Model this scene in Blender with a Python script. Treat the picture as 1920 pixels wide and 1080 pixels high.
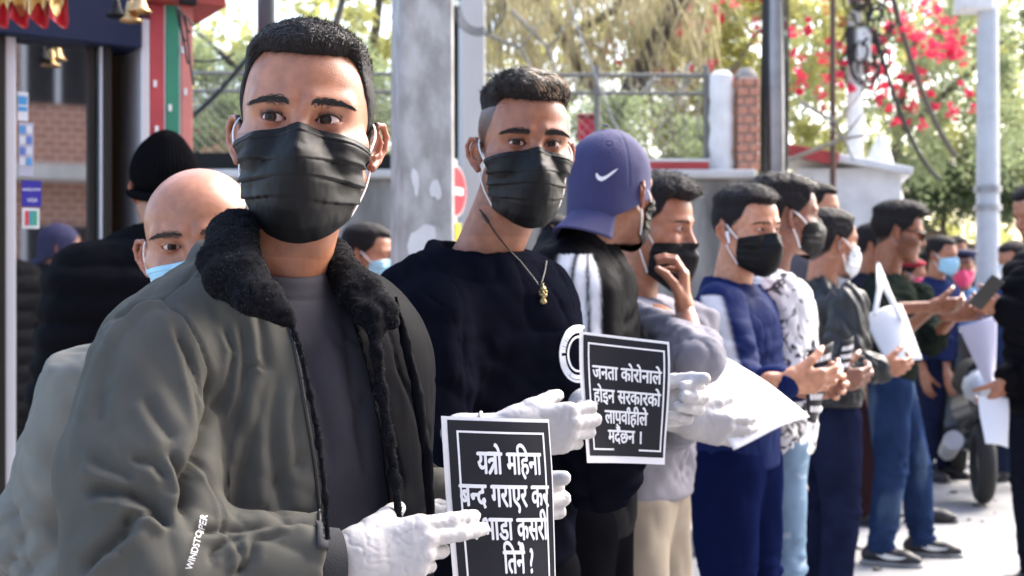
import bpy, math, random
import numpy as np
from mathutils import Matrix, Vector
random.seed(7)
RNG = np.random.default_rng(11)
S = bpy.context.scene
for o in list(bpy.data.objects):
    bpy.data.objects.remove(o)

# ------------------------------------------------------------------ camera, sky, sun, exposure
FPX, CAMZ, HORY = 2400.0, 1.32, 547.0       # focal length in photo pixels, eye height, horizon row
cam_d = bpy.data.cameras.new('camera')
cam = bpy.data.objects.new('camera', cam_d)
S.collection.objects.link(cam)
S.camera = cam
cam.location = (0, 0, CAMZ)
cam.rotation_euler = (math.radians(90), 0, 0)
cam_d.sensor_width = 36
cam_d.lens = 36 * FPX / 1920
cam_d.shift_y = (HORY - 540) / 1920
cam_d.clip_start = 0.05
cam_d.clip_end = 600
cam_d.dof.use_dof = True
cam_d.dof.focus_distance = 1.52
cam_d.dof.aperture_fstop = 7.0

SUN_EL, SUN_AZ = math.radians(44), math.radians(50)   # azimuth from +Y towards +X
world = bpy.data.worlds.new('World')
S.world = world
world.use_nodes = True
wn = world.node_tree
sky = wn.nodes.new('ShaderNodeTexSky')
sky.sky_type = 'NISHITA'
sky.sun_disc = False
sky.sun_elevation = SUN_EL
sky.sun_rotation = SUN_AZ
sky.air_density = 1.0
sky.dust_density = 4.0
sky.ozone_density = 0.6
bgn = wn.nodes['Background']
bgn.inputs['Strength'].default_value = 0.15
wn.links.new(sky.outputs[0], bgn.inputs[0])
sun_d = bpy.data.lights.new('sun', 'SUN')
sun_d.energy = 1.8
sun_d.angle = math.radians(40)
sun_d.color = (1.0, 0.95, 0.88)
sun = bpy.data.objects.new('sun', sun_d)
S.collection.objects.link(sun)
sd = Vector((math.sin(SUN_AZ) * math.cos(SUN_EL), math.cos(SUN_AZ) * math.cos(SUN_EL), math.sin(SUN_EL)))
sun.rotation_euler = sd.to_track_quat('Z', 'Y').to_euler()
sun.location = (4, 4, 8)
S.view_settings.view_transform = 'Standard'
S.view_settings.look = 'None'
S.view_settings.gamma = 1
S.view_settings.use_curve_mapping = False
S.view_settings.exposure = 2.1
S.render.engine = 'CYCLES'
S.cycles.use_denoising = True
S.cycles.max_bounces = 6
S.cycles.transparent_max_bounces = 12

# ------------------------------------------------------------------ small maths
def V3(*a):
    return np.array(a, dtype=float)

def P(px, py, Y):
    """world point seen at photo pixel (px,py) standing Y metres away"""
    return np.array([(px - 960) / FPX * Y, Y, CAMZ - (py - HORY) / FPX * Y])

def PX(px, Y):
    return (px - 960) / FPX * Y

def PZ(py, Y):
    return CAMZ - (py - HORY) / FPX * Y

def rotz(a):
    c, s = math.cos(a), math.sin(a)
    return np.array([[c, -s, 0], [s, c, 0], [0, 0, 1.0]])

def rotx(a):
    c, s = math.cos(a), math.sin(a)
    return np.array([[1.0, 0, 0], [0, c, -s], [0, s, c]])

def roty(a):
    c, s = math.cos(a), math.sin(a)
    return np.array([[c, 0, s], [0, 1.0, 0], [-s, 0, c]])

def nrm(v):
    v = np.asarray(v, float)
    return v / (np.linalg.norm(v) + 1e-12)

_perm = np.random.default_rng(3).permutation(256).astype(np.int64)
_perm = np.concatenate([_perm, _perm, _perm])
_grad = np.random.default_rng(5).normal(size=(256, 3))
_grad /= np.linalg.norm(_grad, axis=1)[:, None]

def noise(p, scale=1.0, seed=0):
    """gradient noise, about -0.6..0.6"""
    p = np.asarray(p, float) * scale + seed * 17.31
    i = np.floor(p).astype(np.int64)
    f = p - i
    u = f * f * f * (f * (f * 6 - 15) + 10)
    i &= 255
    r = 0
    for dx in (0, 1):
        wx = u[:, 0] if dx else 1 - u[:, 0]
        for dy in (0, 1):
            wy = u[:, 1] if dy else 1 - u[:, 1]
            for dz in (0, 1):
                wz = u[:, 2] if dz else 1 - u[:, 2]
                h = _perm[_perm[_perm[(i[:, 0] + dx) & 255] + ((i[:, 1] + dy) & 255)] + ((i[:, 2] + dz) & 255)]
                g = _grad[h]
                d = g[:, 0] * (f[:, 0] - dx) + g[:, 1] * (f[:, 1] - dy) + g[:, 2] * (f[:, 2] - dz)
                r = r + wx * wy * wz * d
    return r

def fbm(p, scale=1.0, seed=0, oct=3):
    a, r = 1.0, 0
    for k in range(oct):
        r = r + a * noise(p, scale * 2 ** k, seed + k * 3)
        a *= 0.5
    return r

def sstep(a, b, x):
    t = np.clip((x - a) / (b - a), 0, 1)
    return t * t * (3 - 2 * t)

# ------------------------------------------------------------------ signed distance shapes
def smin(a, b, k):
    h = np.clip(0.5 + 0.5 * (b - a) / k, 0, 1)
    return b * (1 - h) + a * h - k * h * (1 - h)

def smax(a, b, k):
    return -smin(-a, -b, k)

def ell(p, c, r):
    q = p - c
    r = np.asarray(r, float)
    k0 = np.sqrt(((q / r) ** 2).sum(1))
    k1 = np.sqrt(((q / (r * r)) ** 2).sum(1)) + 1e-9
    return k0 * (k0 - 1) / k1

def cap(p, a, b, ra, rb, flat=None, q=1.0):
    a = np.asarray(a, float); b = np.asarray(b, float)
    ab = b - a
    t = np.clip(((p - a) @ ab) / (ab @ ab + 1e-12), 0, 1)
    d = p - a - t[:, None] * ab
    if flat is not None:
        n = nrm(flat)
        dn = d @ n
        d = d + np.outer(dn * (1 / q - 1), n)
        return (np.sqrt((d * d).sum(1)) - (ra + t * (rb - ra))) * (0.5 + 0.5 * q)
    return np.sqrt((d * d).sum(1)) - (ra + t * (rb - ra))

def box(p, c, half, R=None, r=0.0):
    q = p - c
    if R is not None:
        q = q @ R
    d = np.abs(q) - (np.asarray(half) - r)
    return np.sqrt((np.maximum(d, 0) ** 2).sum(1)) + np.minimum(d.max(1), 0) - r

def chain(p, pts, rs, k=0.01, flat=None, q=1.0):
    r = None
    for i in range(len(pts) - 1):
        c = cap(p, pts[i], pts[i + 1], rs[i], rs[i + 1], flat, q)
        r = c if r is None else smin(r, c, k)
    return r

def surface(f, lo, hi, h):
    """surface nets over a sparse grid -> verts, quads"""
    lo = np.asarray(lo, float); hi = np.asarray(hi, float)
    B = 4
    nb = np.maximum(np.ceil((hi - lo) / (h * B)).astype(int), 2)
    ax = [lo[i] + (np.arange(nb[i]) * B + (B - 1) / 2) * h for i in range(3)]
    G = np.stack(np.meshgrid(*ax, indexing='ij'), -1).reshape(-1, 3)
    D = np.concatenate([f(G[i:i + 200000]) for i in range(0, len(G), 200000)])
    n = nb * B
    V = np.repeat(np.repeat(np.repeat(np.where(D > 0, 1.0, -1.0).reshape(nb), B, 0), B, 1), B, 2)
    act = np.argwhere((np.abs(D) < h * B * 1.45).reshape(nb))
    off = np.stack(np.meshgrid(*[np.arange(B)] * 3, indexing='ij'), -1).reshape(-1, 3)
    idx = (act[:, None, :] * B + off[None]).reshape(-1, 3)
    pts = lo + idx * h
    vals = np.concatenate([f(pts[i:i + 200000]) for i in range(0, len(pts), 200000)]) if len(pts) else np.zeros(0)
    V[idx[:, 0], idx[:, 1], idx[:, 2]] = vals
    V[0], V[-1], V[:, 0], V[:, -1], V[:, :, 0], V[:, :, -1] = [1.0] * 6
    s = V < 0
    c = s[:-1, :-1, :-1].astype(np.int8)
    tot = np.zeros(c.shape, np.int8)
    for dx in (0, 1):
        for dy in (0, 1):
            for dz in (0, 1):
                tot += s[dx:n[0] - 1 + dx, dy:n[1] - 1 + dy, dz:n[2] - 1 + dz]
    cells = np.argwhere((tot > 0) & (tot < 8))
    cid = -np.ones(tot.shape, np.int64)
    cid[cells[:, 0], cells[:, 1], cells[:, 2]] = np.arange(len(cells))
    corners = [(a, b, d) for a in (0, 1) for b in (0, 1) for d in (0, 1)]
    cv = {q: V[cells[:, 0] + q[0], cells[:, 1] + q[1], cells[:, 2] + q[2]] for q in corners}
    acc = np.zeros((len(cells), 3)); cnt = np.zeros(len(cells))
    for q in corners:
        for ax_ in range(3):
            if q[ax_] == 0:
                r = list(q); r[ax_] = 1; r = tuple(r)
                a, b = cv[q], cv[r]
                m = (a < 0) != (b < 0)
                t = np.where(m, a / np.where(m, a - b, 1), 0)
                pos = np.tile(np.array(q, float), (len(cells), 1))
                pos[:, ax_] = t
                acc += pos * m[:, None]; cnt += m
    verts = lo + (cells + acc / np.maximum(cnt, 1)[:, None]) * h
    quads = []
    for ax_ in range(3):
        sl0 = [slice(None)] * 3; sl1 = [slice(None)] * 3
        sl0[ax_] = slice(0, -1); sl1[ax_] = slice(1, None)
        ch = s[tuple(sl0)] != s[tuple(sl1)]
        e = np.argwhere(ch)
        u, w = (ax_ + 1) % 3, (ax_ + 2) % 3
        e = e[(e[:, u] > 0) & (e[:, w] > 0) & (e[:, u] < n[u] - 1) & (e[:, w] < n[w] - 1)]
        inside0 = s[e[:, 0], e[:, 1], e[:, 2]]
        def cc(du, dw):
            g = e.copy(); g[:, u] -= du; g[:, w] -= dw
            return cid[g[:, 0], g[:, 1], g[:, 2]]
        qd = np.stack([cc(1, 1), cc(0, 1), cc(0, 0), cc(1, 0)], 1)
        qd[~inside0] = qd[~inside0][:, ::-1]
        quads.append(qd)
    quads = np.concatenate(quads)
    quads = quads[(quads >= 0).all(1)]
    return verts, quads

def vnormals(v, q):
    a = v[q[:, 2]] - v[q[:, 0]]
    b = v[q[:, 3]] - v[q[:, 1]] if q.shape[1] == 4 else v[q[:, 1]] - v[q[:, 0]]
    fn = np.cross(a, b) if q.shape[1] == 4 else np.cross(b, a)
    n = np.zeros_like(v)
    for k in range(q.shape[1]):
        np.add.at(n, q[:, k], fn)
    return n / (np.linalg.norm(n, axis=1)[:, None] + 1e-12)

# ------------------------------------------------------------------ object helpers
def mesh_np(name, v, faces, mat=None, smooth=True, cols=None, mats=None, fmat=None):
    """faces: array (n,3|4) or list of such arrays"""
    me = bpy.data.meshes.new(name)
    if isinstance(faces, np.ndarray):
        faces = [faces]
    faces = [np.asarray(f, np.int64) for f in faces if len(f)]
    v = np.asarray(v, np.float32)
    me.vertices.add(len(v))
    me.vertices.foreach_set('co', v.ravel())
    tot = sum(f.size for f in faces)
    cnt = np.concatenate([np.full(len(f), f.shape[1]) for f in faces])
    me.loops.add(tot)
    me.loops.foreach_set('vertex_index', np.concatenate([f.ravel() for f in faces]).astype(np.int32))
    me.polygons.add(len(cnt))
    st = np.concatenate([[0], np.cumsum(cnt)[:-1]])
    me.polygons.foreach_set('loop_start', st.astype(np.int32))
    me.polygons.foreach_set('loop_total', cnt.astype(np.int32))
    me.update(calc_edges=True)
    me.polygons.foreach_set('use_smooth', np.full(len(cnt), smooth))
    if cols is not None:
        at = me.color_attributes.new('tint', 'FLOAT_COLOR', 'POINT')
        c = np.ones((len(v), 4), np.float32); c[:, :3] = cols
        at.data.foreach_set('color', c.ravel())
    for m in (mats or ([mat] if mat else [])):
        me.materials.append(m)
    if fmat is not None:
        me.polygons.foreach_set('material_index', np.asarray(fmat, np.int32))
    me.validate()
    return me

def link(name, me, parent=None, loc=None, rot=None):
    o = bpy.data.objects.new(name, me)
    S.collection.objects.link(o)
    if parent is not None:
        o.parent = parent
    if loc is not None:
        o.location = [float(a) for a in loc]
    if rot is not None:
        o.rotation_euler = [float(a) for a in rot]
    return o

def thing(name, label, cat, loc=(0, 0, 0), rz=0.0, group=None, me=None):
    o = link(name, me, None, loc, (0, 0, rz))
    o['label'] = label; o['category'] = cat
    if group:
        o['group'] = group
    return o

class MB:
    """collects simple solids into one mesh"""
    def __init__(s):
        s.v = []; s.f3 = []; s.f4 = []; s.n = 0
    def add(s, v, f):
        v = np.asarray(v, float); f = np.asarray(f, np.int64)
        (s.f3 if f.shape[1] == 3 else s.f4).append(f + s.n)
        s.v.append(v); s.n += len(v)
        return s
    def box(s, lo, hi, R=None, c=None, bev=0.0):
        lo = np.asarray(lo, float); hi = np.asarray(hi, float)
        if bev > 0:
            return s.bevbox(lo, hi, bev, R, c)
        v = np.array([[x, y, z] for x in (lo[0], hi[0]) for y in (lo[1], hi[1]) for z in (lo[2], hi[2])])
        if R is not None:
            v = v @ np.asarray(R).T
        if c is not None:
            v = v + c
        s.add(v, [[0, 1, 3, 2], [4, 6, 7, 5], [0, 4, 5, 1], [2, 3, 7, 6], [0, 2, 6, 4], [1, 5, 7, 3]])
        return s
    def bevbox(s, lo, hi, b, R=None, c=None):
        import bmesh
        bm = bmesh.new()
        bmesh.ops.create_cube(bm, size=1)
        for v in bm.verts:
            for i in range(3):
                v.co[i] = lo[i] if v.co[i] < 0 else hi[i]
        bmesh.ops.bevel(bm, geom=list(bm.edges), offset=b, segments=1, affect='EDGES')
        bmesh.ops.triangulate(bm, faces=list(bm.faces))
        bm.verts.index_update()
        v = np.array([list(x.co) for x in bm.verts])
        if R is not None:
            v = v @ np.asarray(R).T
        if c is not None:
            v = v + c
        s.add(v, [[x.index for x in f.verts] for f in bm.faces])
        bm.free()
        return s
    def tube(s, pts, r, n=8, closed=False, caps=True):
        pts = np.asarray(pts, float)
        m = len(pts)
        rs = np.full(m, r) if np.isscalar(r) else np.asarray(r, float)
        tg = np.gradient(pts, axis=0)
        if closed:
            tg = np.roll(pts, -1, 0) - np.roll(pts, 1, 0)
        tg /= np.linalg.norm(tg, axis=1)[:, None] + 1e-12
        up = np.array([0, 0, 1.0]) if abs(tg[0][2]) < 0.9 else np.array([1.0, 0, 0])
        a = nrm(np.cross(tg[0], up)); vs = []
        for i in range(m):
            a = nrm(a - tg[i] * (a @ tg[i])); b = np.cross(tg[i], a)
            th = np.arange(n) / n * 2 * math.pi
            vs.append(pts[i] + rs[i] * (np.outer(np.cos(th), a) + np.outer(np.sin(th), b)))
        v = np.concatenate(vs); f = []
        for i in range(m if closed else m - 1):
            j = (i + 1) % m
            for k in range(n):
                l = (k + 1) % n
                f.append([i * n + k, i * n + l, j * n + l, j * n + k])
        s.add(v, f)
        if caps and not closed:
            for e, o_ in ((0, 1), (m - 1, 0)):
                c = np.concatenate([v[e * n:e * n + n], [pts[e]]])
                s.add(c, [[k, (k + 1) % n, n] if not o_ else [(k + 1) % n, k, n] for k in range(n)])
        return s
    def lathe(s, prof, n=24, M=None, c=None):
        prof = np.asarray(prof, float)
        th = np.arange(n) / n * 2 * math.pi
        v = np.concatenate([np.stack([r * np.cos(th), r * np.sin(th), np.full(n, z)], 1) for r, z in prof])
        if M is not None:
            v = v @ np.asarray(M).T
        if c is not None:
            v = v + c
        f = []
        for i in range(len(prof) - 1):
            for k in range(n):
                l = (k + 1) % n
                f.append([i * n + k, i * n + l, (i + 1) * n + l, (i + 1) * n + k])
        return s.add(v, f)
    def strips(s, root, d, L, w, side, seg=3, curl=None):
        """many thin tapering blades at once: root (n,3), d (n,3) dir, L len, w width, side (n,3)"""
        n = len(root)
        L = np.broadcast_to(L, n)[:, None]; w = np.broadcast_to(w, n)[:, None]
        vs = []
        for k in range(seg + 1):
            t = k / seg
            c = root + d * L * t
            if curl is not None:
                c = c + curl * L * t * t
            ww = w * (1 - t) ** 0.6 * 0.5
            if k < seg:
                vs += [c - side * ww, c + side * ww]
            else:
                vs.append(c)
        m = 2 * seg + 1
        v = np.stack(vs, 1).reshape(-1, 3)
        base = (np.arange(n) * m)[:, None]
        for k in range(seg - 1):
            s.f4.append(base + np.array([[2 * k, 2 * k + 1, 2 * k + 3, 2 * k + 2]]) + s.n)
        s.f3.append(base + np.array([[2 * seg - 2, 2 * seg - 1, 2 * seg]]) + s.n)
        s.v.append(v); s.n += len(v)
        return s
    def mesh(s, name, mat=None, smooth=False):
        fs = []
        if s.f3: fs.append(np.concatenate(s.f3))
        if s.f4: fs.append(np.concatenate(s.f4))
        return mesh_np(name, np.concatenate(s.v), fs, mat, smooth)

def grid_mesh(pts):
    """pts (m,n,3) -> verts, quads"""
    m, n = pts.shape[:2]
    i = np.arange(m - 1)[:, None] * n + np.arange(n - 1)[None]
    q = np.stack([i, i + 1, i + n + 1, i + n], -1).reshape(-1, 4)
    return pts.reshape(-1, 3), q

# ------------------------------------------------------------------ materials
def mat(name, col, rough=0.8, metal=0.0, bump=0.0, bscale=40.0, var=0.0, vscale=6.0, spec=0.5,
        sss=0.0, tint=False, sheen=0.0, col2=None, trans=0.0, stretch=None, emit=None, bdist=0.002, detail=4):
    m = bpy.data.materials.new(name)
    m.use_nodes = True
    nt = m.node_tree
    b = nt.nodes['Principled BSDF']
    b.inputs['Base Color'].default_value = (*col, 1)
    b.inputs['Roughness'].default_value = rough
    b.inputs['Metallic'].default_value = metal
    b.inputs['Specular IOR Level'].default_value = spec
    tc = nt.nodes.new('ShaderNodeTexCoord')
    vec = tc.outputs['Object']
    if stretch is not None:
        mp = nt.nodes.new('ShaderNodeMapping')
        mp.inputs['Scale'].default_value = stretch
        nt.links.new(vec, mp.inputs[0]); vec = mp.outputs[0]
    csock = None
    if var > 0 or col2 is not None:
        n = nt.nodes.new('ShaderNodeTexNoise')
        n.inputs['Scale'].default_value = vscale; n.inputs['Detail'].default_value = 6
        nt.links.new(vec, n.inputs['Vector'])
        cr = nt.nodes.new('ShaderNodeValToRGB')
        c2 = col2 if col2 is not None else tuple(min(1, c * (1 + var)) for c in col)
        c1 = col if col2 is not None else tuple(c * (1 - var) for c in col)
        cr.color_ramp.elements[0].position = 0.35; cr.color_ramp.elements[1].position = 0.65
        cr.color_ramp.elements[0].color = (*c1, 1); cr.color_ramp.elements[1].color = (*c2, 1)
        nt.links.new(n.outputs['Fac'], cr.inputs[0])
        csock = cr.outputs[0]
    if tint:
        at = nt.nodes.new('ShaderNodeAttribute'); at.attribute_name = 'tint'
        mx = nt.nodes.new('ShaderNodeMix'); mx.data_type = 'RGBA'; mx.blend_type = 'MULTIPLY'
        mx.inputs['Factor'].default_value = 1
        if csock is not None:
            nt.links.new(csock, mx.inputs[6])
        else:
            mx.inputs[6].default_value = (*col, 1)
        nt.links.new(at.outputs['Color'], mx.inputs[7])
        csock = mx.outputs[2]
    if csock is not None:
        nt.links.new(csock, b.inputs['Base Color'])
    if bump > 0:
        n2 = nt.nodes.new('ShaderNodeTexNoise')
        n2.inputs['Scale'].default_value = bscale; n2.inputs['Detail'].default_value = detail
        nt.links.new(vec, n2.inputs['Vector'])
        bp = nt.nodes.new('ShaderNodeBump')
        bp.inputs['Strength'].default_value = bump; bp.inputs['Distance'].default_value = bdist
        nt.links.new(n2.outputs['Fac'], bp.inputs['Height'])
        nt.links.new(bp.outputs[0], b.inputs['Normal'])
    if sss > 0:
        b.inputs['Subsurface Weight'].default_value = sss
        b.inputs['Subsurface Radius'].default_value = (1.0, 0.35, 0.2)
        b.inputs['Subsurface Scale'].default_value = 0.006
    if sheen > 0:
        b.inputs['Sheen Weight'].default_value = sheen
        b.inputs['Sheen Roughness'].default_value = 0.4
    if trans > 0:
        tr = nt.nodes.new('ShaderNodeBsdfTranslucent')
        if csock is not None:
            nt.links.new(csock, tr.inputs[0])
        else:
            tr.inputs[0].default_value = (*col, 1)
        ms = nt.nodes.new('ShaderNodeMixShader'); ms.inputs[0].default_value = trans
        nt.links.new(b.outputs[0], ms.inputs[1]); nt.links.new(tr.outputs[0], ms.inputs[2])
        nt.links.new(ms.outputs[0], nt.nodes['Material Output'].inputs[0])
    return m
# ------------------------------------------------------------------ shared people materials
def skin_mat(name, col):
    m = mat(name, col, rough=0.37, sss=0.14, tint=True, bump=0.55, bscale=620, bdist=0.0008, var=0.13, vscale=60, spec=0.5)
    return m
SKIN = {
    'tan': skin_mat('skin_tan', (0.39, 0.168, 0.096)),
    'brown': skin_mat('skin_brown', (0.31, 0.124, 0.066)),
    'fair': skin_mat('skin_fair', (0.54, 0.26, 0.155)),
    'deep': skin_mat('skin_deep', (0.25, 0.11, 0.07)),
}
M_hair = mat('hair_black', (0.010, 0.008, 0.009), rough=0.75, spec=0.25, bump=0.9, bscale=260, bdist=0.002)
M_strand = mat('hair_strand_black', (0.016, 0.013, 0.014), rough=0.42, spec=0.45)
M_blond = mat('hair_strand_bleached', (0.46, 0.32, 0.20), rough=0.42)
M_brow = mat('eyebrow_black', (0.014, 0.010, 0.009), rough=0.6)
M_mask_black = mat('mask_black_nonwoven', (0.0055, 0.0055, 0.0065), rough=0.55, spec=0.22, bump=0.5, bscale=900, bdist=0.0006)
M_mask_blue = mat('mask_pale_blue', (0.35, 0.62, 0.78), rough=0.6, bump=0.2, bscale=200)
M_mask_pink = mat('mask_pink', (0.8, 0.08, 0.2), rough=0.7)
M_mask_white = mat('mask_white', (0.72, 0.76, 0.8), rough=0.7)
M_loop = mat('ear_loop_white', (0.8, 0.8, 0.8), rough=0.8)
M_latex = mat('glove_latex_white', (0.46, 0.445, 0.45), rough=0.42, spec=0.4, bump=0.35, bscale=110, bdist=0.0018, sss=0.12, var=0.03, vscale=60)
M_steel = mat('steel_bright', (0.7, 0.7, 0.72), rough=0.22, metal=1)
M_black_gloss = mat('black_gloss', (0.01, 0.01, 0.01), rough=0.15)

def eye_mat():
    m = bpy.data.materials.new('eyeball'); m.use_nodes = True
    nt = m.node_tree; b = nt.nodes['Principled BSDF']
    tc = nt.nodes.new('ShaderNodeTexCoord')
    sp = nt.nodes.new('ShaderNodeSeparateXYZ'); nt.links.new(tc.outputs['Object'], sp.inputs[0])
    # radius from the optical axis (-Y of the eye's own space)
    v = nt.nodes.new('ShaderNodeCombineXYZ')
    nt.links.new(sp.outputs[0], v.inputs[0]); nt.links.new(sp.outputs[2], v.inputs[1])
    ln = nt.nodes.new('ShaderNodeVectorMath'); ln.operation = 'LENGTH'; nt.links.new(v.outputs[0], ln.inputs[0])
    mu = nt.nodes.new('ShaderNodeMath'); mu.operation = 'MULTIPLY'; mu.inputs[1].default_value = 100
    nt.links.new(ln.outputs['Value'], mu.inputs[0])
    cr = nt.nodes.new('ShaderNodeValToRGB'); e = cr.color_ramp.elements
    cr.color_ramp.interpolation = 'LINEAR'
    e[0].position = 0.24; e[0].color = (0.003, 0.003, 0.003, 1)
    e[1].position = 0.28; e[1].color = (0.035, 0.014, 0.007, 1)
    for p_, c_ in ((0.60, (0.03, 0.012, 0.006)), (0.67, (0.012, 0.007, 0.006)), (0.72, (0.56, 0.44, 0.42)), (1.0, (0.60, 0.42, 0.38))):
        k = e.new(p_); k.color = (*c_, 1)
    nt.links.new(mu.outputs[0], cr.inputs[0]); nt.links.new(cr.outputs[0], b.inputs['Base Color'])
    b.inputs['Roughness'].default_value = 0.10
    b.inputs['Specular IOR Level'].default_value = 0.22
    return m
M_eye = eye_mat()

EYE = dict(x=0.0300, y=-0.0742, z=0.0, r=0.0128)

NECK = [V3(0, 0.046, -0.215)]
def head_sdf(q, w=1.0, jaw=1.0, ears=1.0, brow=1.0, eyes_open=1.0, detail=True):
    """q: points in head space. face looks to -Y, eyes at z=0"""
    s = q.copy(); s[:, 0] = np.abs(s[:, 0]) / w
    d = ell(s, V3(0, 0.018, 0.032), (0.0755, 0.096, 0.083))
    d = smin(d, ell(s, V3(0, -0.036, 0.035), (0.060, 0.056, 0.060)), 0.03)      # forehead
    d = smin(d, ell(s, V3(0, -0.030, -0.022), (0.064, 0.060, 0.070)), 0.025)    # mid face
    d = smin(d, ell(s, V3(0, -0.030, -0.070), (0.052 * jaw, 0.060, 0.050)), 0.03)  # jaw
    d = smin(d, cap(s, V3(0.0, -0.076, -0.104), V3(0.016, -0.072, -0.102), 0.018, 0.015), 0.022)
    d = smin(d, cap(s, V3(0.056 * jaw, 0.000, -0.055), V3(0.030, -0.052, -0.100), 0.013, 0.013), 0.025)
    d = smin(d, cap(s, V3(0.040, -0.067, -0.034), V3(0.060, -0.038, -0.022), 0.019, 0.014), 0.016)  # cheekbone
    # brow ridge
    d = smin(d, cap(s, V3(0.013, -0.0870, 0.0170), V3(0.046, -0.0700, 0.0185), 0.0115, 0.0092), 0.014)
    # eye socket
    d = smax(d, -ell(s, V3(0.0300, -0.1020, -0.001), (0.0172, 0.0205, 0.0128)), 0.014)
    # nose
    n = cap(s, V3(0, -0.087, 0.008), V3(0, -0.1095, -0.034), 0.0075, 0.0105)
    n = smin(n, cap(s, V3(0.0, -0.101, -0.036), V3(0.011, -0.095, -0.039), 0.010, 0.0085), 0.006)
    d = smin(d, n, 0.011)
    # lips
    l = cap(s, V3(0, -0.0925, -0.066), V3(0.018, -0.083, -0.068), 0.008, 0.004)
    d = smin(d, l, 0.010)
    # eyelids
    e = s - V3(EYE['x'], EYE['y'], EYE['z'])
    lid = np.sqrt((e ** 2).sum(1)) - (EYE['r'] + 0.0016)
    d = smin(d, lid, 0.0035)
    if detail:
        u = e[:, 0] / 0.0156
        tilt = 0.0011 * u
        up = (0.0054 * eyes_open) * np.clip(1 - np.abs(u) ** 2.2, -1, 1) + tilt
        lo = -(0.0044 * eyes_open ** 0.5) * np.clip(1 - u ** 2, -1, 1) + tilt
        ap = np.maximum(e[:, 2] - up, lo - e[:, 2])
        ap = np.maximum(ap, e[:, 1] + 0.002)
        ap = np.maximum(ap, -(e[:, 1] + 0.03))
        d = smax(d, -ap, 0.0008)
        # upper lid fold
        zf = 0.0078 * (1 - u ** 2 * 0.55) + tilt
        gr = np.sqrt((e[:, 2] - zf) ** 2 + (np.sqrt(e[:, 0] ** 2 + e[:, 1] ** 2 + e[:, 2] ** 2) - 0.0150) ** 2) - 0.0008
        gr = np.maximum(gr, np.abs(e[:, 0]) - 0.0138)
        gr = np.where(e[:, 1] < 0, gr, 1)
        d = smax(d, -gr, 0.0016)
    # neck
    nk = cap(q, V3(0, 0.024, -0.045), NECK[0], 0.054, 0.057)
    nk = smin(nk, cap(q, V3(0.046, 0.018, -0.050), NECK[0] + V3(0.012, -0.045, 0.03), 0.012, 0.009), 0.022)
    nk = smin(nk, cap(q, V3(-0.046, 0.018, -0.050), NECK[0] + V3(-0.012, -0.045, 0.03), 0.012, 0.009), 0.022)
    d = smin(d, nk, 0.022)
    # ears
    if ears > 0:
        c = V3(0.0735, 0.006, -0.014)
        E = rotz(math.radians(-34 * ears))                      # flare
        g = (s - c) @ E @ rotx(math.radians(-8))
        # in ear space: x out of the head, y back, z up
        rim = None
        pts = [(0.002, -0.004, 0.014), (0.005, 0.004, 0.026), (0.007, 0.016, 0.028), (0.008, 0.025, 0.018), (0.007, 0.026, 0.002),
               (0.005, 0.018, -0.014), (0.003, 0.007, -0.025)]
        rim = chain(g, [V3(*a) for a in pts], [0.003, 0.0034, 0.0036, 0.0036, 0.0034, 0.0036, 0.0056], 0.002)
        bowl = ell(g, V3(0.001, 0.011, 0.003), (0.0032, 0.016, 0.024))
        bowl = smax(bowl, -ell(g, V3(0.006, 0.007, -0.002), (0.005, 0.0085, 0.0105)), 0.002)
        anti = chain(g, [V3(0.005, 0.010, 0.018), V3(0.006, 0.018, 0.008), V3(0.0055, 0.016, -0.006), V3(0.004, 0.008, -0.012)], [0.002, 0.0026, 0.0026, 0.0028], 0.002)
        ear = smin(smin(rim, bowl, 0.0025), anti, 0.002)
        ear = smin(ear, cap(g, V3(0.001, -0.002, -0.008), V3(0.003, 0.000, -0.005), 0.004, 0.003), 0.003)   # tragus
        d = smin(d, ear, 0.003)
    return d * 0.92

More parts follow.
